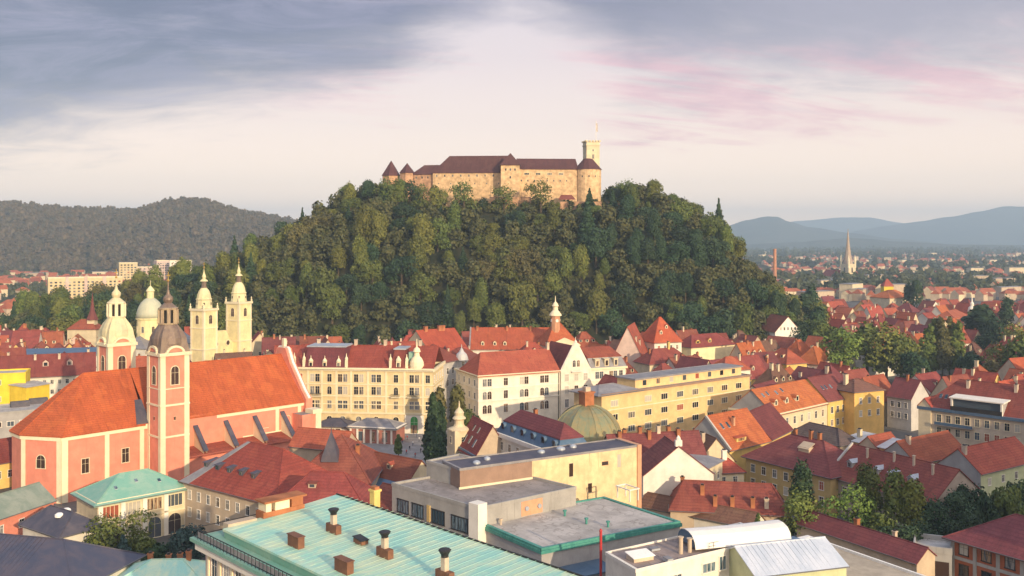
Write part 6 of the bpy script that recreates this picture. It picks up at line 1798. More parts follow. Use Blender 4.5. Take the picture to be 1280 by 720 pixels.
    h.chimney(13, 3.3, .9, .9, 1.3); h.chimney(22, 3.4, .7, .7, 1.2, W_CHIM)
    # house with orange roof and round dormers
    z = 12.0
    i_ = house('round_dormer_house', 'cream house with orange roof and three round dormers', P(968, 518, z), P(1034, 503, z), 17, z, 'gx', 7.0, W_CREAM, T_ORANGE, o=.6)
    mb = MB(); mb.face([(-.06, 0, -.3), (-.06, 17, -.3), (-.06, 17, z), (-.06, 8.5, z + 6.9), (-.06, 0, z)]); mb.build('shade_grey_gable', W_GREY, i_.root)  # cream gable covered in grey to paint its shaded side
    i_.win(0, 7, 7.6, 1.1, 2.2, sub=True); i_.win(0, 7, 3.4, 1.1, 2.0)
    for x in (5, 11.5, 18): i_.dormer(x, 2.4, 2.0, 2.0, W_TRIM, T_ORANGE, 'round')
    for x, y in ((3, 5.5), (6, 5.8), (11, 5.5), (15, 6)): i_.skylight(x, y, .9, 1.2)
    i_.band(z - .6, .6, .4, W_TRIM)
    j = house('yellow_maroon_house', 'yellow house with maroon roof next to the round dormered one', i_.O + (Vector(i_.ax) * (i_.w + .3)), D(1066, 338), 16, 12.6, 'gx', 7.0, W_YEL, T_MAROON)
    j.win(0, 4, 8, 1.1, 2.0, sub=True); j.win(0, 4, 3.6, 1.1, 2.0)
    for x in (3, 5, 8): j.skylight(x, 3.5, .8, 1.2)
    k = Bld('tall_yellow_house', 'narrow tall yellow house standing above its neighbours', 'house', rect(D(1068, 330), D(1105, 336), 12), 15.4)
    k.wall(W_YEL2); k.roof('hx', 3.2, T_BROWN); k.win(0, 3, 11, 1.0, 1.9, sub=True); k.win(0, 3, 6.6, 1.0, 1.9, sub=True); k.chimney(3, 7, 1.4, 1.2, 3.2, W_CREAM)
    kk = Bld('flat_white_house', 'low yellow house with pale flat sheet roof below the tall yellow house', 'house', rect(P(1053, 548, 8.5), P(1106, 560, 8.5), 9), 8.5)
    kk.wall(W_YEL2); kk.roof('mono', 1.2, M_PALEG); kk.win(0, 3, 5, 1.0, 1.5, sub=True); kk.chimney(3, 4, 1.2, 1.0, 2.2, W_CREAM)
    k2 = house('slate_hip_house', 'low house with grey brown hip roof before the round dormered house', P(985, 541, 8), P(1050, 556, 8), 9, 8, 'hx', 3.6, W_BEIGE, T_BROWNG)
    # orange roof with L plan
    z = 10.0
    l = house('orange_roofed_house', 'yellow house with steep orange roof and dark side wing', P(912, 561, z), P(962, 549, z), 16, z, 'gx', 8.0, W_YEL, T_ORANGE, o=.6)
    mb = MB(); mb.face([(-.06, 0, -.3), (-.06, 16, -.3), (-.06, 16, z), (-.06, 8, z + 7.9), (-.06, 0, z)]); mb.build('shade_grey_gable', W_GREY, l.root)  # yellow gable covered in grey, shade put into the colour
    mb = MB(); mb.beam((-.2, -.5, z - .2), (-.2, 8, z + 8.0), .4); mb.build('verge', W_GREYW, l.root)
    for x in (3.4, 6.2): l.skylight(x, 4.4, .9, 1.3)
    l.chimney(8.6, 5.0, .8, .9, 1.8, W_ORANGEP); l.dormer(7, 1.0, 4.6, 1.2, W_YEL, T_ORANGE, 'shed', G_WIN2)
    l2 = house('maroon_wing', 'maroon roofed wing joined to the steep orange roof', P(964, 548, 9.5), P(990, 535, 9.5), 14, 9.5, 'gx', 7.2, W_YEL, T_MAROON)
    l3 = house('brown_roofed_house', 'brown roofed house with pale chimney before the steep orange roof', P(872, 575, 10), P(918, 572, 10), 9, 9.5, 'gy', 6, W_CREAM, T_BROWN); l3.chimney(3.5, 4, .9, .9, 2.6, W_CHIM)
    l4 = house('small_cream_house', 'small cream house with red hip roof between white gable and ochre house', P(893, 590, 9.0), P(930, 588, 9.0), 6, 9.0, 'hx', 2.6, W_CREAM, T_RED); l4.win(0, 2, 6, 1.0, 1.5); l4.chimney(4, 3, 1.2, .9, 2.0, W_TRIMW)
    # beige mansard block
    z = 15.0
    m = Bld('beige_mansard_block', 'large beige block with red roof and glazed roof terrace', 'building', rect(P(1150, 508, z), P(1330, 531, z), 19), z)
    m.wall(W_BEIGEP, 'flat'); m.roof('hx', 8.6, T_DRED, o=.5, hip=.9); m.band(z - .7, .9, .7, M_BLUE, 'gutter', (0,)); L = m.w
    mb = MB(); mb.prism([(-.3, -.5), (3.6, -.5), (3.6, 9), (-.3, 9)], -.3, z + .6, 0, False); mb.face([(-.3, -.5, z + .6), (3.6, -.5, z + .6), (1.65, -.5, z + 2.8)]); mb.slab([(-.6, -.8, z + .4), (1.65, -.8, z + 3), (1.65, 9, z + 3), (-.6, 9, z + .4)], .2, 1); mb.slab([(1.65, -.8, z + 3), (3.9, -.8, z + .4), (3.9, 9, z + .4), (1.65, 9, z + 3)], .2, 1); mb.build('end_bay', [W_CREAM, T_RED], m.root)
    n_ = 12
    for r, zz_ in enumerate((11.0, 7.0, 3.0)):
        for i in range(n_): m.winat(0, 6 + i * (L - 7) / n_, zz_, 1.2, 2.1, 'sash', W_TRIM, G_WIN, sub=True)
    mb = MB(); mb.box(5, 16.5, -1.2, .05, 10.0, 10.25); mb.box(5, 16.5, -1.22, -1.15, 10.25, 11.1, 1); mb.build('balcony', [M_GREYROOF, M_BLUE], m.root)
    xa, xb = L * .235, L * .60
    mb = MB(); mb.box(xa, xb, .2, 7.5, z + .1, z + 4.2, 0); mb.slab([(xa - .5, -.6, z + 4.2), (xb + .5, -.6, z + 4.2), (xb + .5, 8, z + 4.8), (xa - .5, 8, z + 4.8)], .35, 1); mb.box(xa, xa + .5, -.5, .3, z, z + 4.2, 1); mb.box(xb - .5, xb, -.5, .3, z, z + 4.2, 1)
    mb.box(xa + .6, xb - .6, .12, .2, z + 1.3, z + 3.9, 2); mb.box(xa, xb, -.6, -.5, z + .2, z + 1.5, 3); mb.build('roof_terrace', [W_GREY, W_TRIMW, G_BLUE, M_DARK], m.root)
    for i in range(4): m.skylight(5 + i * 1.7, 3.2, .8, 1.2)
    for x, y in ((12, 7.5), (26, 7.8), (33, 8)): m.chimney(x, y, .9, 1.1, 1.8, W_CHIM)
    mh = house('shaded_maroon_house', 'maroon roofed house with shaded pale front between tall yellow house and beige mansard', D(1109, 348), D(1139, 340), 11, 11.5, 'gx', 6.0, W_GREYW, T_MAROON); mh.win(0, 3, 7.6, 1.0, 1.8, sub=True); mh.win(0, 3, 3.8, 1.0, 1.8, sub=True); mh.chimney(5, 5)
    nn = Bld('dark_flat_roof', 'low dark flat roofed range in front of the beige mansard block', 'building', rect(P(1195, 566, 6), P(1300, 572, 6), 9), 6)
    nn.wall(W_GREY); nn.roof('flat', 0, M_SLATE)
W_WHITEG = plaster('bright_white_render', (0.78, 0.74, 0.66), stain=.15)
W_PINKG = plaster('dull_pink_render', (0.46, 0.38, 0.32)); W_BEIGEP = plaster('beige_facade', (0.58, 0.48, 0.36)); W_YEL2 = plaster('warm_yellow', (0.68, 0.44, 0.14))
W_BRICKW = plaster('brick_wall', (0.34, 0.11, 0.055), var=.25); M_PALEG = metal('pale_grey_sheet', (.45, .44, .44), (.55, .54, .52), .6, .1)
T_BROWNG = tiles('tiles_grey_brown', (0.15, 0.11, 0.10), moss=.5)
quarter()

# ------------------------------------------------------------------ rows below the hill
def hillfoot():
    z = 14.5
    a = house('long_orange_roof_house', 'long house with glowing orange roof at the foot of the hill', P(588, 436, z), P(690, 436, z), 27, z, 'gx', 9.2, W_WHITE, T_ORANGE, o=.6)
    a.win(0, 10, 10.2, 1.1, 1.9)
    for x in (6, 12, 17): a.dormer(x, 2.2, 1.6, 1.6, W_TRIM, T_ORANGE, 'gable')
    for x in (3, 18, 30): a.chimney(x, 12, 1.0, 1.4, 1.8)
    mb = MB(); mb.beam((-.4, -.6, z - .1), (-.4, 13.5, z + 9.3), .5); mb.build('fire_wall', M_GREYROOF, a.root)
    b = house('orange_hip_house', 'orange roofed house with two stout chimneys beside the long orange roof', P(538, 441, z), P(586, 437, z), 26, z, 'gx', 9.6, W_CREAM, T_ORANGE)
    for x in (5, 13, 15): b.chimney(x, 12.5, 1.8, 1.6, 2.0)
    b.win(0, 6, 10.4, 1.1, 1.9)
    # town hall with clock tower
    q = D(699, 462)
    t = Bld('town_hall', 'town hall with cream pediment under a small clock tower', 'town hall', rect(D(683, 456), D(724, 460), 18), ZA(431, 456))
    t.wall(W_CREAM); zt = t.zt; L = t.w
    t.roof('hx', 9.5, T_ORANGE, hip=.75, o=.8)
    mb = MB(); mb.face([(L * .10, -.7, zt - .2), (L * .98, -.7, zt - .2), (L * .54, -.7, zt + 2.9)]); mb.face([(L * .10, -.1, zt - .2), (L * .54, -.1, zt + 2.9), (L * .98, -.1, zt - .2)])
    mb.beam((L * .08, -.6, zt - .2), (L * .54, -.6, zt + 3.0), .35); mb.beam((L * 1.0, -.6, zt - .2), (L * .54, -.6, zt + 3.0), .35); mb.box(L * .06, L * 1.02, -1.0, .1, zt - .9, zt - .2); mb.build('pediment', W_TRIM, t.root)
    mb = MB(); mb.lathe([(2.2, zt + 3), (2.2, zt + 13.2), (2.7, zt + 13.5)], 8, rot=R(22.5)); tw = mb.build('clock_tower', W_ORANGEP, t.root, loc=(L * .40, 7, 0))
    mb = MB(); mb.lathe([(3.1, zt + 13.3), (3.0, zt + 13.9), (1.9, zt + 15.4), (1.3, zt + 16), (1.2, zt + 17.6), (1.7, zt + 18), (1.1, zt + 19.2), (.3, zt + 20.2), (.12, zt + 23)], 12); mb.build('cupola', W_TRIM, tw)
    for k in range(4):
        an = k * math.pi / 2 + .1; mb = MB(); mb.lathe([(.8, 0), (.8, .15)], 14)
        o = mb.build('clock_face', W_TRIMW, tw, loc=(2.12 * math.sin(an), -2.12 * math.cos(an), zt + 11)); o.rotation_euler = (R(90), 0, an)
    t.win(0, 5, zt - 4.5, 1.1, 2.2); t.win(0, 5, zt - 9, 1.1, 2.2)
    # tall gabled house, steep hip house, lit cream walls
    c = house('steep_gabled_house', 'steep red roofed house with tall pale gable below the wood', D(763, 432), D(806, 428), 24, ZA(452, 432), 'gy', ZA(408, 432) - ZA(452, 432), W_PINK, T_RED, o=.3)
    c.chimney(11, 5, .8, .8, 1.6, W_CHIM); c.chimney(12, 10, .8, .8, 1.6, W_CHIM)
    d = house('steep_hip_house', 'house with steep glowing orange hip roof below the wood', D(818, 446), D(852, 452), 14, ZA(427, 446), 'hx', ZA(397, 452) - ZA(427, 446), W_WHITE, T_ORANGE)
    d.dormer(5, 2.0, 1.4, 1.5, W_TRIM, T_ORANGE, 'gable'); d.dormer(9, 3.6, 1.3, 1.4, W_TRIM, T_ORANGE, 'gable'); d.win(0, 4, d.zt - 4, 1.0, 1.8)
    e = house('red_tent_house', 'cream house with red tent roof below the steep orange hip', D(812, 410), D(866, 420), 12, ZA(454, 412), 'hx', 5.5, W_CREAM, T_DRED); e.win(0, 6, e.zt - 4, 1.0, 2.0); e.win(0, 6, e.zt - 8, 1.0, 2.0); e.chimney(4, 6); e.chimney(14, 6, .9, 1.2, 2.6, W_YEL)
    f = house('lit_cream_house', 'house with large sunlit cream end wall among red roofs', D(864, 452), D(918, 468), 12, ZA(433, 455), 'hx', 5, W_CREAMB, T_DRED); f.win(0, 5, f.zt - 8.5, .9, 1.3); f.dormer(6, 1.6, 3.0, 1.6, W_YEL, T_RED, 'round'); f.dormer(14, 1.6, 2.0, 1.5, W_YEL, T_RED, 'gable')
    g = house('white_gable_top_house', 'tall white house with white gable above dark roofs', D(969, 516), D(1001, 520), 18, ZA(414, 518), 'gy', 8.0, W_WHITEG, T_DRED); 
    for i in range(5): g.winat(0, g.w * (.22 + i * .14), g.zt + .6, .8, 1.5, 'plain', W_TRIMW, G_WIN)
    h = house('small_white_gable_house', 'low white gabled house beside the yellow office block', D(905, 372), D(938, 378), 10, ZA(462, 374), 'hx', 4.5, W_WHITE, T_RED); h.win(0, 4, h.zt - 4, 1, 1.8)
    i = house('grey_gable_house', 'house with plain grey gable and orange roof behind the round dormered house', D(962, 392), D(990, 388), 20, ZA(478, 392), 'gy', 4.6, W_GREYW, T_ORANGE); i.winat(0, 5, i.zt - 2, 1.0, 1.4)
    k = house('grey_fire_wall_house', 'house with blank pale grey gable at the end of the yellow office block', D(918, 352), D(966, 342), 16, ZA(500, 348), 'gy', 5.6, W_GREYW, T_MAROON)
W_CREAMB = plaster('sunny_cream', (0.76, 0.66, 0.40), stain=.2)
hillfoot()
# ------------------------------------------------------------------ landmarks of the plain
def landmarks():
    d = 1450.0
    q = D(1060, d)
    t = empty('spired_brick_church', (q.x, q.y, 0), 'pale church tower with tall slender spire rising over the plain', 'church')
    zb, zs, zt = ZA(330, d), ZA(320, d), ZA(286, d)
    mb = MB(); mb.box(-7.8, 7.8, -7.8, 7.8, -.3, zb); w = mb.build('tower', W_CREAM, t, rz=R(30))
    mb = MB(); mb.lathe([(7.2, zb), (5.8, zb + 6), (3.9, zs + 6), (2.2, zs + 19), (.25, zt)], 8); mb.build('spire', W_SPIRE, w)
    for sx in (-1, 1):
        for sy in (-1, 1):
            mb = MB(); mb.lathe([(1.5, zb - 6), (1.5, zb + 4), (1.9, zb + 4.4), (.15, zb + 14)], 6, sx * 7.2, sy * 7.2); mb.build('pinnacle', W_TRIM, w)
    for k in range(4):
        an = k * math.pi / 2; m1, _ = win_mesh(3.2, 8, 'arch', W_TRIM, G_WIN2, False); link('belfry_opening', m1, w, (7.8 * math.sin(an), -7.8 * math.cos(an), zb - 13), an)
    mb = MB(); mb.prism([(-9, 6), (9, 6), (9, 42), (-9, 42)], -.3, 13, 0, False); mb.build('nave_wall', W_CREAM, t, rz=R(30))
    mb = MB(); mb.slab([(-10, 6, 12.6), (0, 6, 22), (0, 43, 22), (-10, 43, 12.6)], .3); mb.slab([(0, 6, 22), (10, 6, 12.6), (10, 43, 12.6), (0, 43, 22)], .3); mb.build('nave_roof', T_DRED, t, rz=R(30))
    FOOT.append((q, Vector((1, 0)), 20, 45))
    d = 1250.0; q = D(968.5, d)
    t = empty('factory_chimney', (q.x, q.y, 0), 'lone brick factory chimney on the plain beside the hill', 'chimney')
    mb = MB(); mb.lathe([(2.9, -.3), (2.0, ZA(313, d)), (2.3, ZA(312.5, d)), (2.3, ZA(311, d))], 12); mb.build('shaft', W_BRICKL, t)
    d = 1020; q = D(1110, d)
    t = house('yellow_tower_house', 'bright yellow tower house with steep top beyond the old town', D(1105, d), D(1117, d), 9, ZA(357, d), 'hx', 7, W_BRIGHTYEL, T_RED)
    t = house('cream_block_house', 'large cream house with orange hip roof in the far old town', D(1112, 800), D(1141, 815), 20, ZA(372, 805), 'hx', 6, W_CREAM, T_ORANGE); t.win(0, 5, t.zt - 5, 1.2, 1.8); t.win(0, 5, t.zt - 9, 1.2, 1.8)
    t = house('balcony_apartment_house', 'pale apartment house with dark balconies between the green trees and the poplars', D(1133, 560), D(1166, 572), 16, ZA(413, 562), 'hx', 4.5, W_WHITE, T_DRED)
    for r in range(4):
        for k in range(2):
            x, z = t.w * (.3 + .4 * k), t.zt - 3 - r * 4
            mb = MB(); mb.box(x - 2, x + 2, -1.4, .02, z - 1.2, z - .1); mb.box(x - 2, x + 2, -.06, -.02, z - .1, z + 1.6, 1); mb.build('balcony', [M_GREYROOF, G_WIN2], t.root)
    t = house('white_villa', 'white villa with dark flank behind the poplars', D(1196, 610), D(1214, 640), 16, ZA(400, 612), 'hx', 5, W_WHITEG, T_RED); t.win(0, 4, t.zt - 4, 1.1, 1.8); t.win(0, 4, t.zt - 8, 1.1, 1.8)
    q = D(1215, 690); t = empty('white_church_turret', (q.x, q.y, 0), 'slim white church turret beside the dark round trees', 'turret')
    mb = MB(); mb.box(-2.2, 2.2, -2.2, 2.2, -.3, ZA(388, 690)); mb.build('wall', W_WHITE, t)
    mb = MB(); z = ZA(388, 690); mb.lathe([(2.9, z), (2.4, z + 2), (1.2, z + 3.4), (1.4, z + 5), (.5, z + 6.4), (.15, z + 12)], 10); mb.build('cap', W_TRIMW, t)
W_SPIRE = plaster('spire_stone', (0.42, 0.33, 0.25))
W_BRICKL = plaster('pale_brick', (0.46, 0.22, 0.13))
landmarks()

# ------------------------------------------------------------------ trees of the town
TREES = []
def gt(px, d, ytop, shape, mat, lab, var=0, rk=None, name='town_tree', group=None, n=1900):
    q = D(px, d); z0 = max(-.3, hill_z(q.x, q.y)); h = ZA(ytop, d) - z0
    k = {'round': .40, 'tall': .215, 'conifer': .26, 'column': .15}[shape] if rk is None else rk
    lift = h * .10
    TREES.append((q.x, q.y, h * k))
    if d < 240: n = 2300
    return tree(name, lab, q.x, q.y, z0, shape, mat, var, h * k, h - lift, 1.0, lift, n, (max(.34, min(.62, h * .035)) if d > 240 else .27), group)
gt(146, 199, 646, 'round', L_GREEN, 'leafy green tree in the courtyard under the arcades', 0, .72); gt(116, 196, 678, 'round', L_DARK, 'low dark tree against the fan window wall', 1, .8)
gt(154, 193, 672, 'conifer', L_BLUEGR, 'blue green spruce in the courtyard', 0, .34); gt(196, 200, 680, 'round', L_DARK, 'dark bushy tree in front of the cloister arches', 2, .9); gt(236, 201, 657, 'round', L_BLUEGR, 'bluish bushy tree below the monastery wing', 3, .66)
gt(176, 202, 672, 'round', L_GREEN, 'small green bush tree between spruce and arches', 2, .75); gt(172, 190, 690, 'round', L_DARK, 'dark shrub beside the teal roof', 1)
gt(540, 280, 497, 'column', L_DARK, 'tall dark cypress at the edge of the square', 0, .12, 'cypress_tree'); gt(551, 286, 505, 'column', L_DARK, 'second cypress, slimmer, closer to the onion turret', 1, .10, 'cypress_tree'); gt(546, 274, 540, 'round', L_DARK, 'dark low tree at the feet of the cypresses', 2, .22)
gt(572, 322, 484, 'tall', L_BROWN, 'brownish street tree before the pale corner house', 0, .22); gt(549, 318, 488, 'tall', L_BROWN, 'brownish street tree beside the hotel corner', 1, .18); gt(584, 318, 512, 'round', L_GREEN, 'small green tree near the department store corner', 1)
gt(498, 300, 545, 'column', L_GREEN, 'slim green cypress beside the market pavilion', 2, .2, 'cypress_tree')
for i, (px, d, yt, sh, m, lab) in enumerate(((1002, 214, 578, 'tall', L_DARK, 'dark tree beside the ochre house'), (1000, 206, 612, 'round', L_GREEN, 'bright green tree below the ochre house'), (1086, 206, 582, 'tall', L_GREEN, 'tall green tree before the long dormered house'),
        (1068, 203, 605, 'round', L_BRIGHT, 'light green tree before the dull pink wall'), (1118, 203, 588, 'tall', L_GREEN, 'second tall green tree before the long dormered house'), (1104, 196, 640, 'round', L_GREEN, 'low green tree between the two tall ones'),
        (1140, 200, 600, 'tall', L_OLIVE, 'yellowish tall tree near the cream gable'), (1165, 206, 622, 'round', L_DARK, 'dark round tree below the cream gable'), (1195, 212, 614, 'round', L_DARK, 'dark tree in the garden behind the brick house'),
        (1222, 216, 610, 'round', L_DARK, 'dense dark tree beneath the yellowish green house'), (1255, 222, 608, 'round', L_GREEN, 'green tree under the yellowish green house'), (1150, 192, 650, 'round', L_DARK, 'dark tree beside the concrete terrace'),
        (1128, 190, 655, 'round', L_DARK, 'dark bushy tree over the maroon strip roof'), (1280, 228, 600, 'round', L_DARK, 'dark tree at the frame edge above the brick house'), (948, 186, 646, 'conifer', L_GREEN, 'small conifer behind the white canopy'), (1210, 200, 640, 'round', L_DARK, 'low dark tree against the brick house roof'))):
    gt(px, d, yt, sh, m, lab, i % 4)
for i, (px, d, yt, sh, m, lab) in enumerate(((1056, 452, 410, 'round', L_BRIGHT, 'fresh green round tree among the red roofs'), (1084, 462, 405, 'round', L_GREEN, 'large green tree in the middle of the roof sea'), (1108, 456, 402, 'round', L_OLIVE, 'olive green tree in the middle of the roof sea'),
        (1126, 452, 416, 'round', L_GREEN, 'green tree next to the balcony apartment house'), (1140, 440, 440, 'round', L_DARK, 'dark tree beneath the balcony apartment house'), (1015, 640, 357, 'tall', L_DARK, 'dark tall tree at the hill end beside the roofs'), (1007, 600, 368, 'round', L_DARK, 'dark round tree at the hill end'),
        (1146, 790, 350, 'tall', L_DARK, 'dark tall tree beside the large cream house'), (1136, 800, 354, 'tall', L_DARK, 'narrow dark tree beyond the large cream house'), (1160, 470, 408, 'column', L_GREEN, 'poplar at the start of the poplar row'), (1169, 474, 402, 'column', L_OLIVE, 'yellowing poplar inside the row'), (1178, 470, 399, 'column', L_BROWN, 'brownish poplar inside the row'),
        (1187, 476, 400, 'column', L_BROWN, 'second brownish poplar of the row'), (1196, 472, 404, 'column', L_GREEN, 'poplar at the end of the row'), (1228, 560, 382, 'round', L_DARK, 'big dark round tree beside the white church turret'), (1244, 540, 396, 'round', L_DARK, 'dark tree next to the big dark round one'), (1258, 620, 372, 'tall', L_DARK, 'dark tall tree at the frame edge'),
        (1268, 480, 405, 'round', L_OLIVE, 'olive tree near the frame edge'), (1248, 440, 428, 'round', L_OLIVE, 'yellowish tree above the beige mansard block'), (1275, 430, 420, 'round', L_GREEN, 'green tree above the beige mansard block'), (1215, 450, 440, 'round', L_DARK, 'dark tree between poplar row and mansard block'), (1240, 420, 450, 'round', L_BROWN, 'brownish bush behind the mansard roof'))):
    gt(px, d, yt, sh, m, lab, i % 4, .18 if sh == 'column' else None, 'poplar_tree' if sh == 'column' else 'town_tree')
rt = random.Random(3)
for i in range(34):
    px = rt.uniform(-20, 225); d = rt.uniform(640, 900)
    yt = 372 + (d < 760) * 10 + rt.uniform(-6, 12)
    if px < 40: yt += 14
    if 60 < px < 150: yt = max(yt, 384)
    gt(px, d, yt, rt.choice(('round', 'round', 'tall')), rt.choice((L_OLIVE, L_BROWN, L_OLIVE, L_GREEN)), 'olive brown tree in the belt between chapel spire and cream apartment slab', i % 4, name='belt_tree', group='trees of the belt below the apartment slab', n=800)

# ------------------------------------------------------------------ fill of small old-town houses
def sat(c1, u1, w1, d1, c2, u2, w2, d2):
    v1, v2 = Vector((-u1.y, u1.x)), Vector((-u2.y, u2.x)); dl = c2 - c1
    for ax in (u1, v1, u2, v2):
        r1 = w1 * abs(u1.dot(ax)) + d1 * abs(v1.dot(ax)); r2 = w2 * abs(u2.dot(ax)) + d2 * abs(v2.dot(ax))
        if abs(dl.dot(ax)) > r1 + r2: return False
    return True
LAND = [('the town hall', Vector((24, 460))), ('the yellow office block', Vector((60, 315))), ('the steep orange hip house', Vector((72, 450))), ('the white gable top', Vector((146, 518))), ('the round dormered house', Vector((96, 318))),
        ('the green tree clump', Vector((185, 480))), ('the poplar row', Vector((212, 472))), ('the dark hill end trees', Vector((196, 620))), ('the large cream house', Vector((330, 808))), ('the balcony apartment house', Vector((240, 566))), ('the white church turret', Vector((333, 690))),
        ('the spired brick church', Vector((318, 900))), ('the twin towered cathedral', Vector((-150, 450))), ('the chapel spire', Vector((-245, 545))), ('the yellow hotel', Vector((-50, 335))), ('the long orange roof', Vector((0, 480))), ('the yellow block', Vector((-190, 362))), ('the beige mansard block', Vector((150, 300))), ('the lit cream wall', Vector((100, 460)))]
ORD = ['', 'second', 'third', 'fourth', 'fifth', 'sixth', 'seventh', 'eighth', 'ninth', 'tenth', 'eleventh', 'twelfth']
def fill():
    r = random.Random(11)
    made = []
    walls = [(W_CREAM, 'cream'), (W_WHITE, 'white'), (W_YEL, 'yellow'), (W_BEIGE, 'beige'), (W_PINK, 'pale pink'), (W_OCHRE, 'ochre')]
    roofs = [(T_ORANGE, 'orange'), (T_RED, 'red'), (T_DRED, 'dark red'), (T_MAROON, 'maroon'), (T_BROWN, 'brown')]
    zones = []
    def cand(ang, sx, sy, d0, d1, test):
        ca, sa = math.cos(ang), math.sin(ang); out = []
        for i in range(-70, 110):
            for j in range(-10, 110):
                x = i * sx + r.uniform(-1.8, 1.8) + (j % 2) * sx * .37; y = j * sy + r.uniform(-1.2, 1.2)
                X, Y = ca * x - sa * y, sa * x + ca * y + 250
                if d0 < Y < d1 and test(pxof(X, Y), Y, X): out.append((X, Y, ang))
        return out
    cs = cand(R(33), 16.5, 15.5, 335, 1120, lambda p, d, x: 735 < p < 1330 and hill_z(x, d) < 1.5 and x > 20)
    cs += cand(R(12), 17, 16, 395, 520, lambda p, d, x: 310 < p < 735 and hill_z(x, d) < 1.0 and (d > 415 or p > 600))
    cs += cand(R(20), 19, 17, 395, 640, lambda p, d, x: -40 < p < 312 and hill_z(x, d) < 1.0)
    for pa, d_, hw_, hd_ in ((1083, 420, 17, 22), (1178, 438, 10, 26), (1235, 505, 12, 25)):
        FOOT.append((D(pa, d_), Vector((1, 0)), hw_, hd_))      # gardens kept free of houses
    cs.sort(key=lambda c: c[1])
    for X, Y, ang in cs:
        if len(made) >= 285: break
        p = pxof(X, Y)
        far = Y > 640
        if far and r.random() < .22: continue
        a = ang + r.choice((0, 0, 0, math.pi / 2)) + r.uniform(-.16, .16)
        w, dep = r.uniform(12, 17.5), r.uniform(10.5, 14)
        c = Vector((X, Y)); u = Vector((math.cos(a), math.sin(a))); v = Vector((-u.y, u.x))
        if any(sat(c, u, w / 2 + .2, dep / 2 + .2, *f) for f in FOOT): continue
        if any((X - t[0]) ** 2 + (Y - t[1]) ** 2 < (t[2] * .8 + 4) ** 2 for t in TREES): continue
        zt = r.uniform(8.5, 12.5) + (1.5 if Y > 430 and p < 760 else 0); rs = r.uniform(5.6, 8.6)
        if X < -60: zt = r.uniform(8, 12)
        kind = r.choices(('gx', 'hx', 'gy'), (5, 3, 2))[0]
        if kind == 'gy': rs *= 1.15
        lit = .45 if p < 900 else .32
        wi = r.choices(range(6), (5, 4, 2.5, 3, 2, 1))[0]; ri = r.choices(range(5), (1.6, 4.2, 4.2, 2.6, 1.2))[0]
        A = c - u * w / 2 - v * dep / 2; B = A + u * w
        # face the side that looks towards the eye
        if v.dot(c) < 0: A, B = c + u * w / 2 + v * dep / 2, c - u * w / 2 + v * dep / 2
        h = house('old_town_house', 'x', A, B, dep, zt, kind, rs, walls[wi][0], roofs[ri][0], group=None, o=.5)
        nch = r.choice((0, 1, 1, 2, 2, 3)) if Y < 700 else r.choice((0, 1))
        for k in range(nch):
            h.chimney(h.w * r.uniform(.15, .85), h.d * r.uniform(.38, .62), r.uniform(.6, 1.0), r.uniform(.7, 1.3), r.uniform(1.3, 2.2), r.choice((W_BRICKC, W_CHIM, W_CREAM)), Y < 520)
        nd = 0
        if Y < 620 and kind != 'gy' and r.random() < .5:
            nd = r.choice((1, 2, 2, 3))
            for k in range(nd): h.dormer(h.w * (k + 1) / (nd + 1), dep * .16, 1.6, 1.5, r.choice((W_TRIM, W_CREAM)), roofs[ri][0], r.choice(('gable', 'shed')))
        if Y < 620:
            n = r.choice((3, 4, 5))
            h.win(0, n, zt - 3.6, 1.0, 1.8); h.win(0, n, zt - 7.4, 1.0, 1.8)
            side = 1 if pxof(*(B)) < 640 else 3
            h.win(side, 3, zt - 3.6, 1.0, 1.7)
            if kind == 'gy': h.winat(0, h.w / 2, zt + rs * .25, .9, 1.3)
        made.append((h, c, walls[wi][1], roofs[ri][1], kind, nch, nd))
    # labels
    rec = {}
    for h, c, wn, rn_, kind, nch, nd in made:
        nm, lc = min(LAND, key=lambda l: (l[1] - c).length)
        nm = nm.replace('the ', ''); rel = 'behind' if c.y > lc.y + 14 else 'before' if c.y < lc.y - 14 else 'beside'
        roof = {'gx': 'gabled', 'hx': 'hipped', 'gy': 'gable-fronted'}[kind]
        ch = ('no chimney', 'one chimney', 'two chimneys', 'three chimneys')[nch]
        if nd: ch = {1: 'one dormer', 2: 'two dormers', 3: 'three dormers'}[nd]
        rec.setdefault((wn, rn_, roof, ch, rel, nm), []).append(((c - lc).length, h))
    for (wn, rn_, roof, ch, rel, nm), L in rec.items():
        L.sort(key=lambda t: t[0])
        for i, (_, h) in enumerate(L):
            o = (ORD[i] + ' ' if i else '')
            h.root['label'] = f'{o}{wn} house, {rn_} {roof} roof, {ch}, {rel} {nm}'
            h.root['group'] = 'small red roofed houses of the old town'
    print('FILL', len(made), 'distinct', len(rec))
fill()

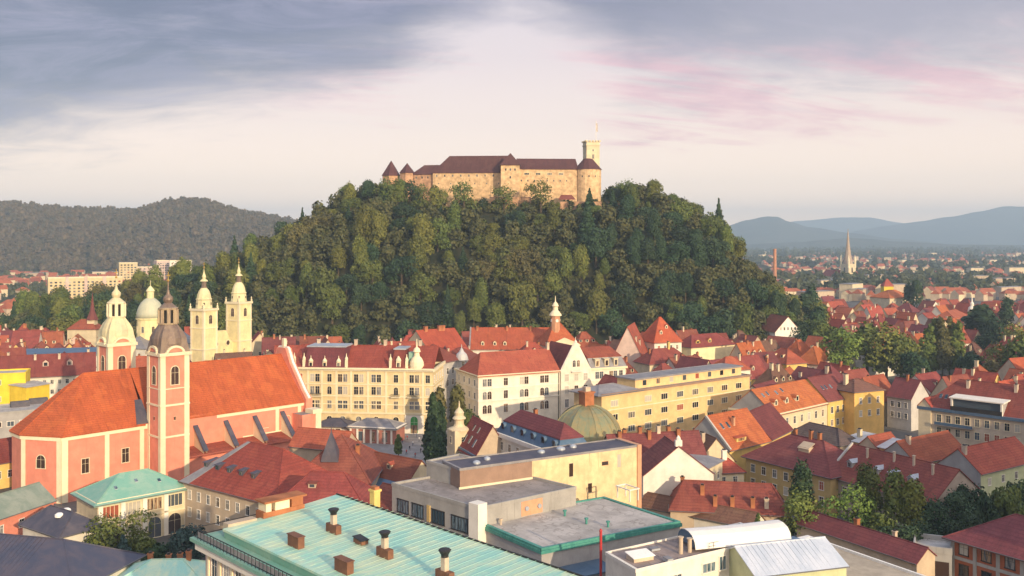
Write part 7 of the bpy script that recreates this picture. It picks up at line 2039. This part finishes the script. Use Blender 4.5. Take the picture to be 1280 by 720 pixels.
# ------------------------------------------------------------------ people and flue details on the square
def people():
    r = random.Random(9)
    SK = plaster('skin', (0.50, 0.32, 0.24), stain=0); HR = plaster('hair', (0.06, 0.04, 0.03), stain=0); TR = plaster('trousers', (0.06, 0.07, 0.11), stain=0); SH = plaster('shoes', (0.03, 0.03, 0.03), stain=0)
    shirts = [('red', plaster('shirt_red', (0.45, 0.06, 0.05), stain=0)), ('white', plaster('shirt_white', (0.7, 0.7, 0.68), stain=0)), ('dark blue', plaster('shirt_blue', (0.06, 0.09, 0.2), stain=0)), ('black', plaster('shirt_black', (0.03, 0.03, 0.035), stain=0))]
    def body(shirt, stride):
        J = {'pel': (0, 0, .93), 'che': (0, 0, 1.28), 'nek': (0, -.01, 1.48), 'hea': (0, -.02, 1.63), 'top': (0, -.01, 1.72)}
        E = [('pel', 'che'), ('che', 'nek'), ('nek', 'hea'), ('hea', 'top')]; rad = {'pel': .15, 'che': .17, 'nek': .06, 'hea': .095, 'top': .07}
        for s, n in ((-1, 'l'), (1, 'r')):
            f = stride * s
            J['hip' + n] = (.09 * s, 0, .86); J['kne' + n] = (.10 * s, -.06 - f * .16, .48); J['ank' + n] = (.10 * s, -f * .24 + .03, .09); J['toe' + n] = (.11 * s, -f * .24 - .15, .04)
            J['sho' + n] = (.19 * s, 0, 1.42); J['elb' + n] = (.25 * s, f * .10 + .02, 1.13); J['wri' + n] = (.26 * s, f * .16 - .08, .90); J['han' + n] = (.255 * s, f * .17 - .11, .80)
            E += [('pel', 'hip' + n), ('hip' + n, 'kne' + n), ('kne' + n, 'ank' + n), ('ank' + n, 'toe' + n), ('che', 'sho' + n), ('sho' + n, 'elb' + n), ('elb' + n, 'wri' + n), ('wri' + n, 'han' + n)]
            rad.update({'hip' + n: .095, 'kne' + n: .062, 'ank' + n: .045, 'toe' + n: .04, 'sho' + n: .065, 'elb' + n: .045, 'wri' + n: .032, 'han' + n: .038})
        keys = list(J); me = bpy.data.meshes.new('person')
        me.from_pydata([J[k] for k in keys], [(keys.index(a), keys.index(b)) for a, b in E], [])
        o = bpy.data.objects.new('person', me); COL.objects.link(o)
        md = o.modifiers.new('skin', 'SKIN'); md.use_smooth_shade = True
        for k, v in zip(keys, me.skin_vertices[0].data): v.radius = (rad[k], rad[k] * (.72 if k in ('pel', 'che') else 1)); v.use_root = (k == 'pel')
        o.modifiers.new('sub', 'SUBSURF').levels = 1
        dg = bpy.context.evaluated_depsgraph_get(); m2 = bpy.data.meshes.new_from_object(o.evaluated_get(dg))
        bpy.data.objects.remove(o)
        m2.materials.clear()
        for m in (TR, shirt, SK, HR, SH): m2.materials.append(m)
        for p in m2.polygons:
            z, y, x = p.center.z, p.center.y, abs(p.center.x)
            p.material_index = 4 if z < .11 else 3 if (z > 1.66 or (z > 1.56 and y > .0)) else 2 if z > 1.49 or (x > .2 and z < .93) else 1 if z > .92 else 0
        return m2
    protos = [(n, body(m, s), s) for n, m in shirts for s in (0.0, .9)]
    spots = [(503, 553), (509, 549), (516, 556), (524, 551), (531, 558), (537, 562), (526, 565), (512, 562), (519, 571), (508, 567), (535, 574), (528, 580), (521, 546), (541, 553)]
    for i, (px, py) in enumerate(spots):
        q = P(px, py, 0)
        n, me, s = protos[i % len(protos)]
        o = link('person', me, None, (q.x, q.y, -.296), r.uniform(0, 6.28))
        tag(o, f'person in {n} top and dark trousers {"walking" if s else "standing"} on the paved square' , 'person', f'people {"walking" if s else "standing"} on the square in {n} tops')
people()

# ------------------------------------------------------------------ unseen slabs, added only to cast evening shade over the near quarter
def slabs():
    for (x0, y0, x1, y1, zt, nm, lab) in ((110, 143, 152, 170, 40.0, 'grey_shade_slab', 'unseen grey slab added to shade the brick house'), (158, 174, 208, 206, 39.0, 'beige_shade_slab', 'unseen beige slab added to shade the beige mansard block')):
        A, B = Vector((x0, y0)), Vector((x1, y1)); n = Vector((-(B - A).y, (B - A).x)).normalized()
        b = Bld(nm, lab, 'added shade slab', [A - n * 12, B - n * 12, B, A], zt)
        b.wall(W_GREY if zt > 39.5 else W_BEIGE); b.roof('flat', 0, R_GRAVEL); b.parapet(W_CONC, .8)
        b.win(2, 9, 4, 2.4, 1.7, rows=3, dz=10.5, style='multi'); b.win(3, 3, 4, 2.0, 1.7, rows=3, dz=10.5, style='multi')
slabs()
# ------------------------------------------------------------------ air
def haze():
    x0, x1, y0, y1, z0, z1 = -14000, 14000, -950, 14800, -1.35, 540.0
    mb = MB(); mb.box(x0, x1, y0, y1, z0, z1)
    o = mb.build('haze', []) if False else None
    me = mb.mesh('haze', [])
    o = link('haze', me); tag(o, kind='stuff')
    m = bpy.data.materials.new('air'); m.use_nodes = True
    t = m.node_tree; t.nodes.clear()
    out = t.nodes.new('ShaderNodeOutputMaterial'); v = t.nodes.new('ShaderNodeVolumePrincipled')
    v.inputs['Color'].default_value = (0.56, 0.77, 1.0, 1); v.inputs['Density'].default_value = HAZE; v.inputs['Anisotropy'].default_value = 0.0
    t.links.new(v.outputs[0], out.inputs['Volume'])
    me.materials.append(m)
HAZE = 0.00014
haze()
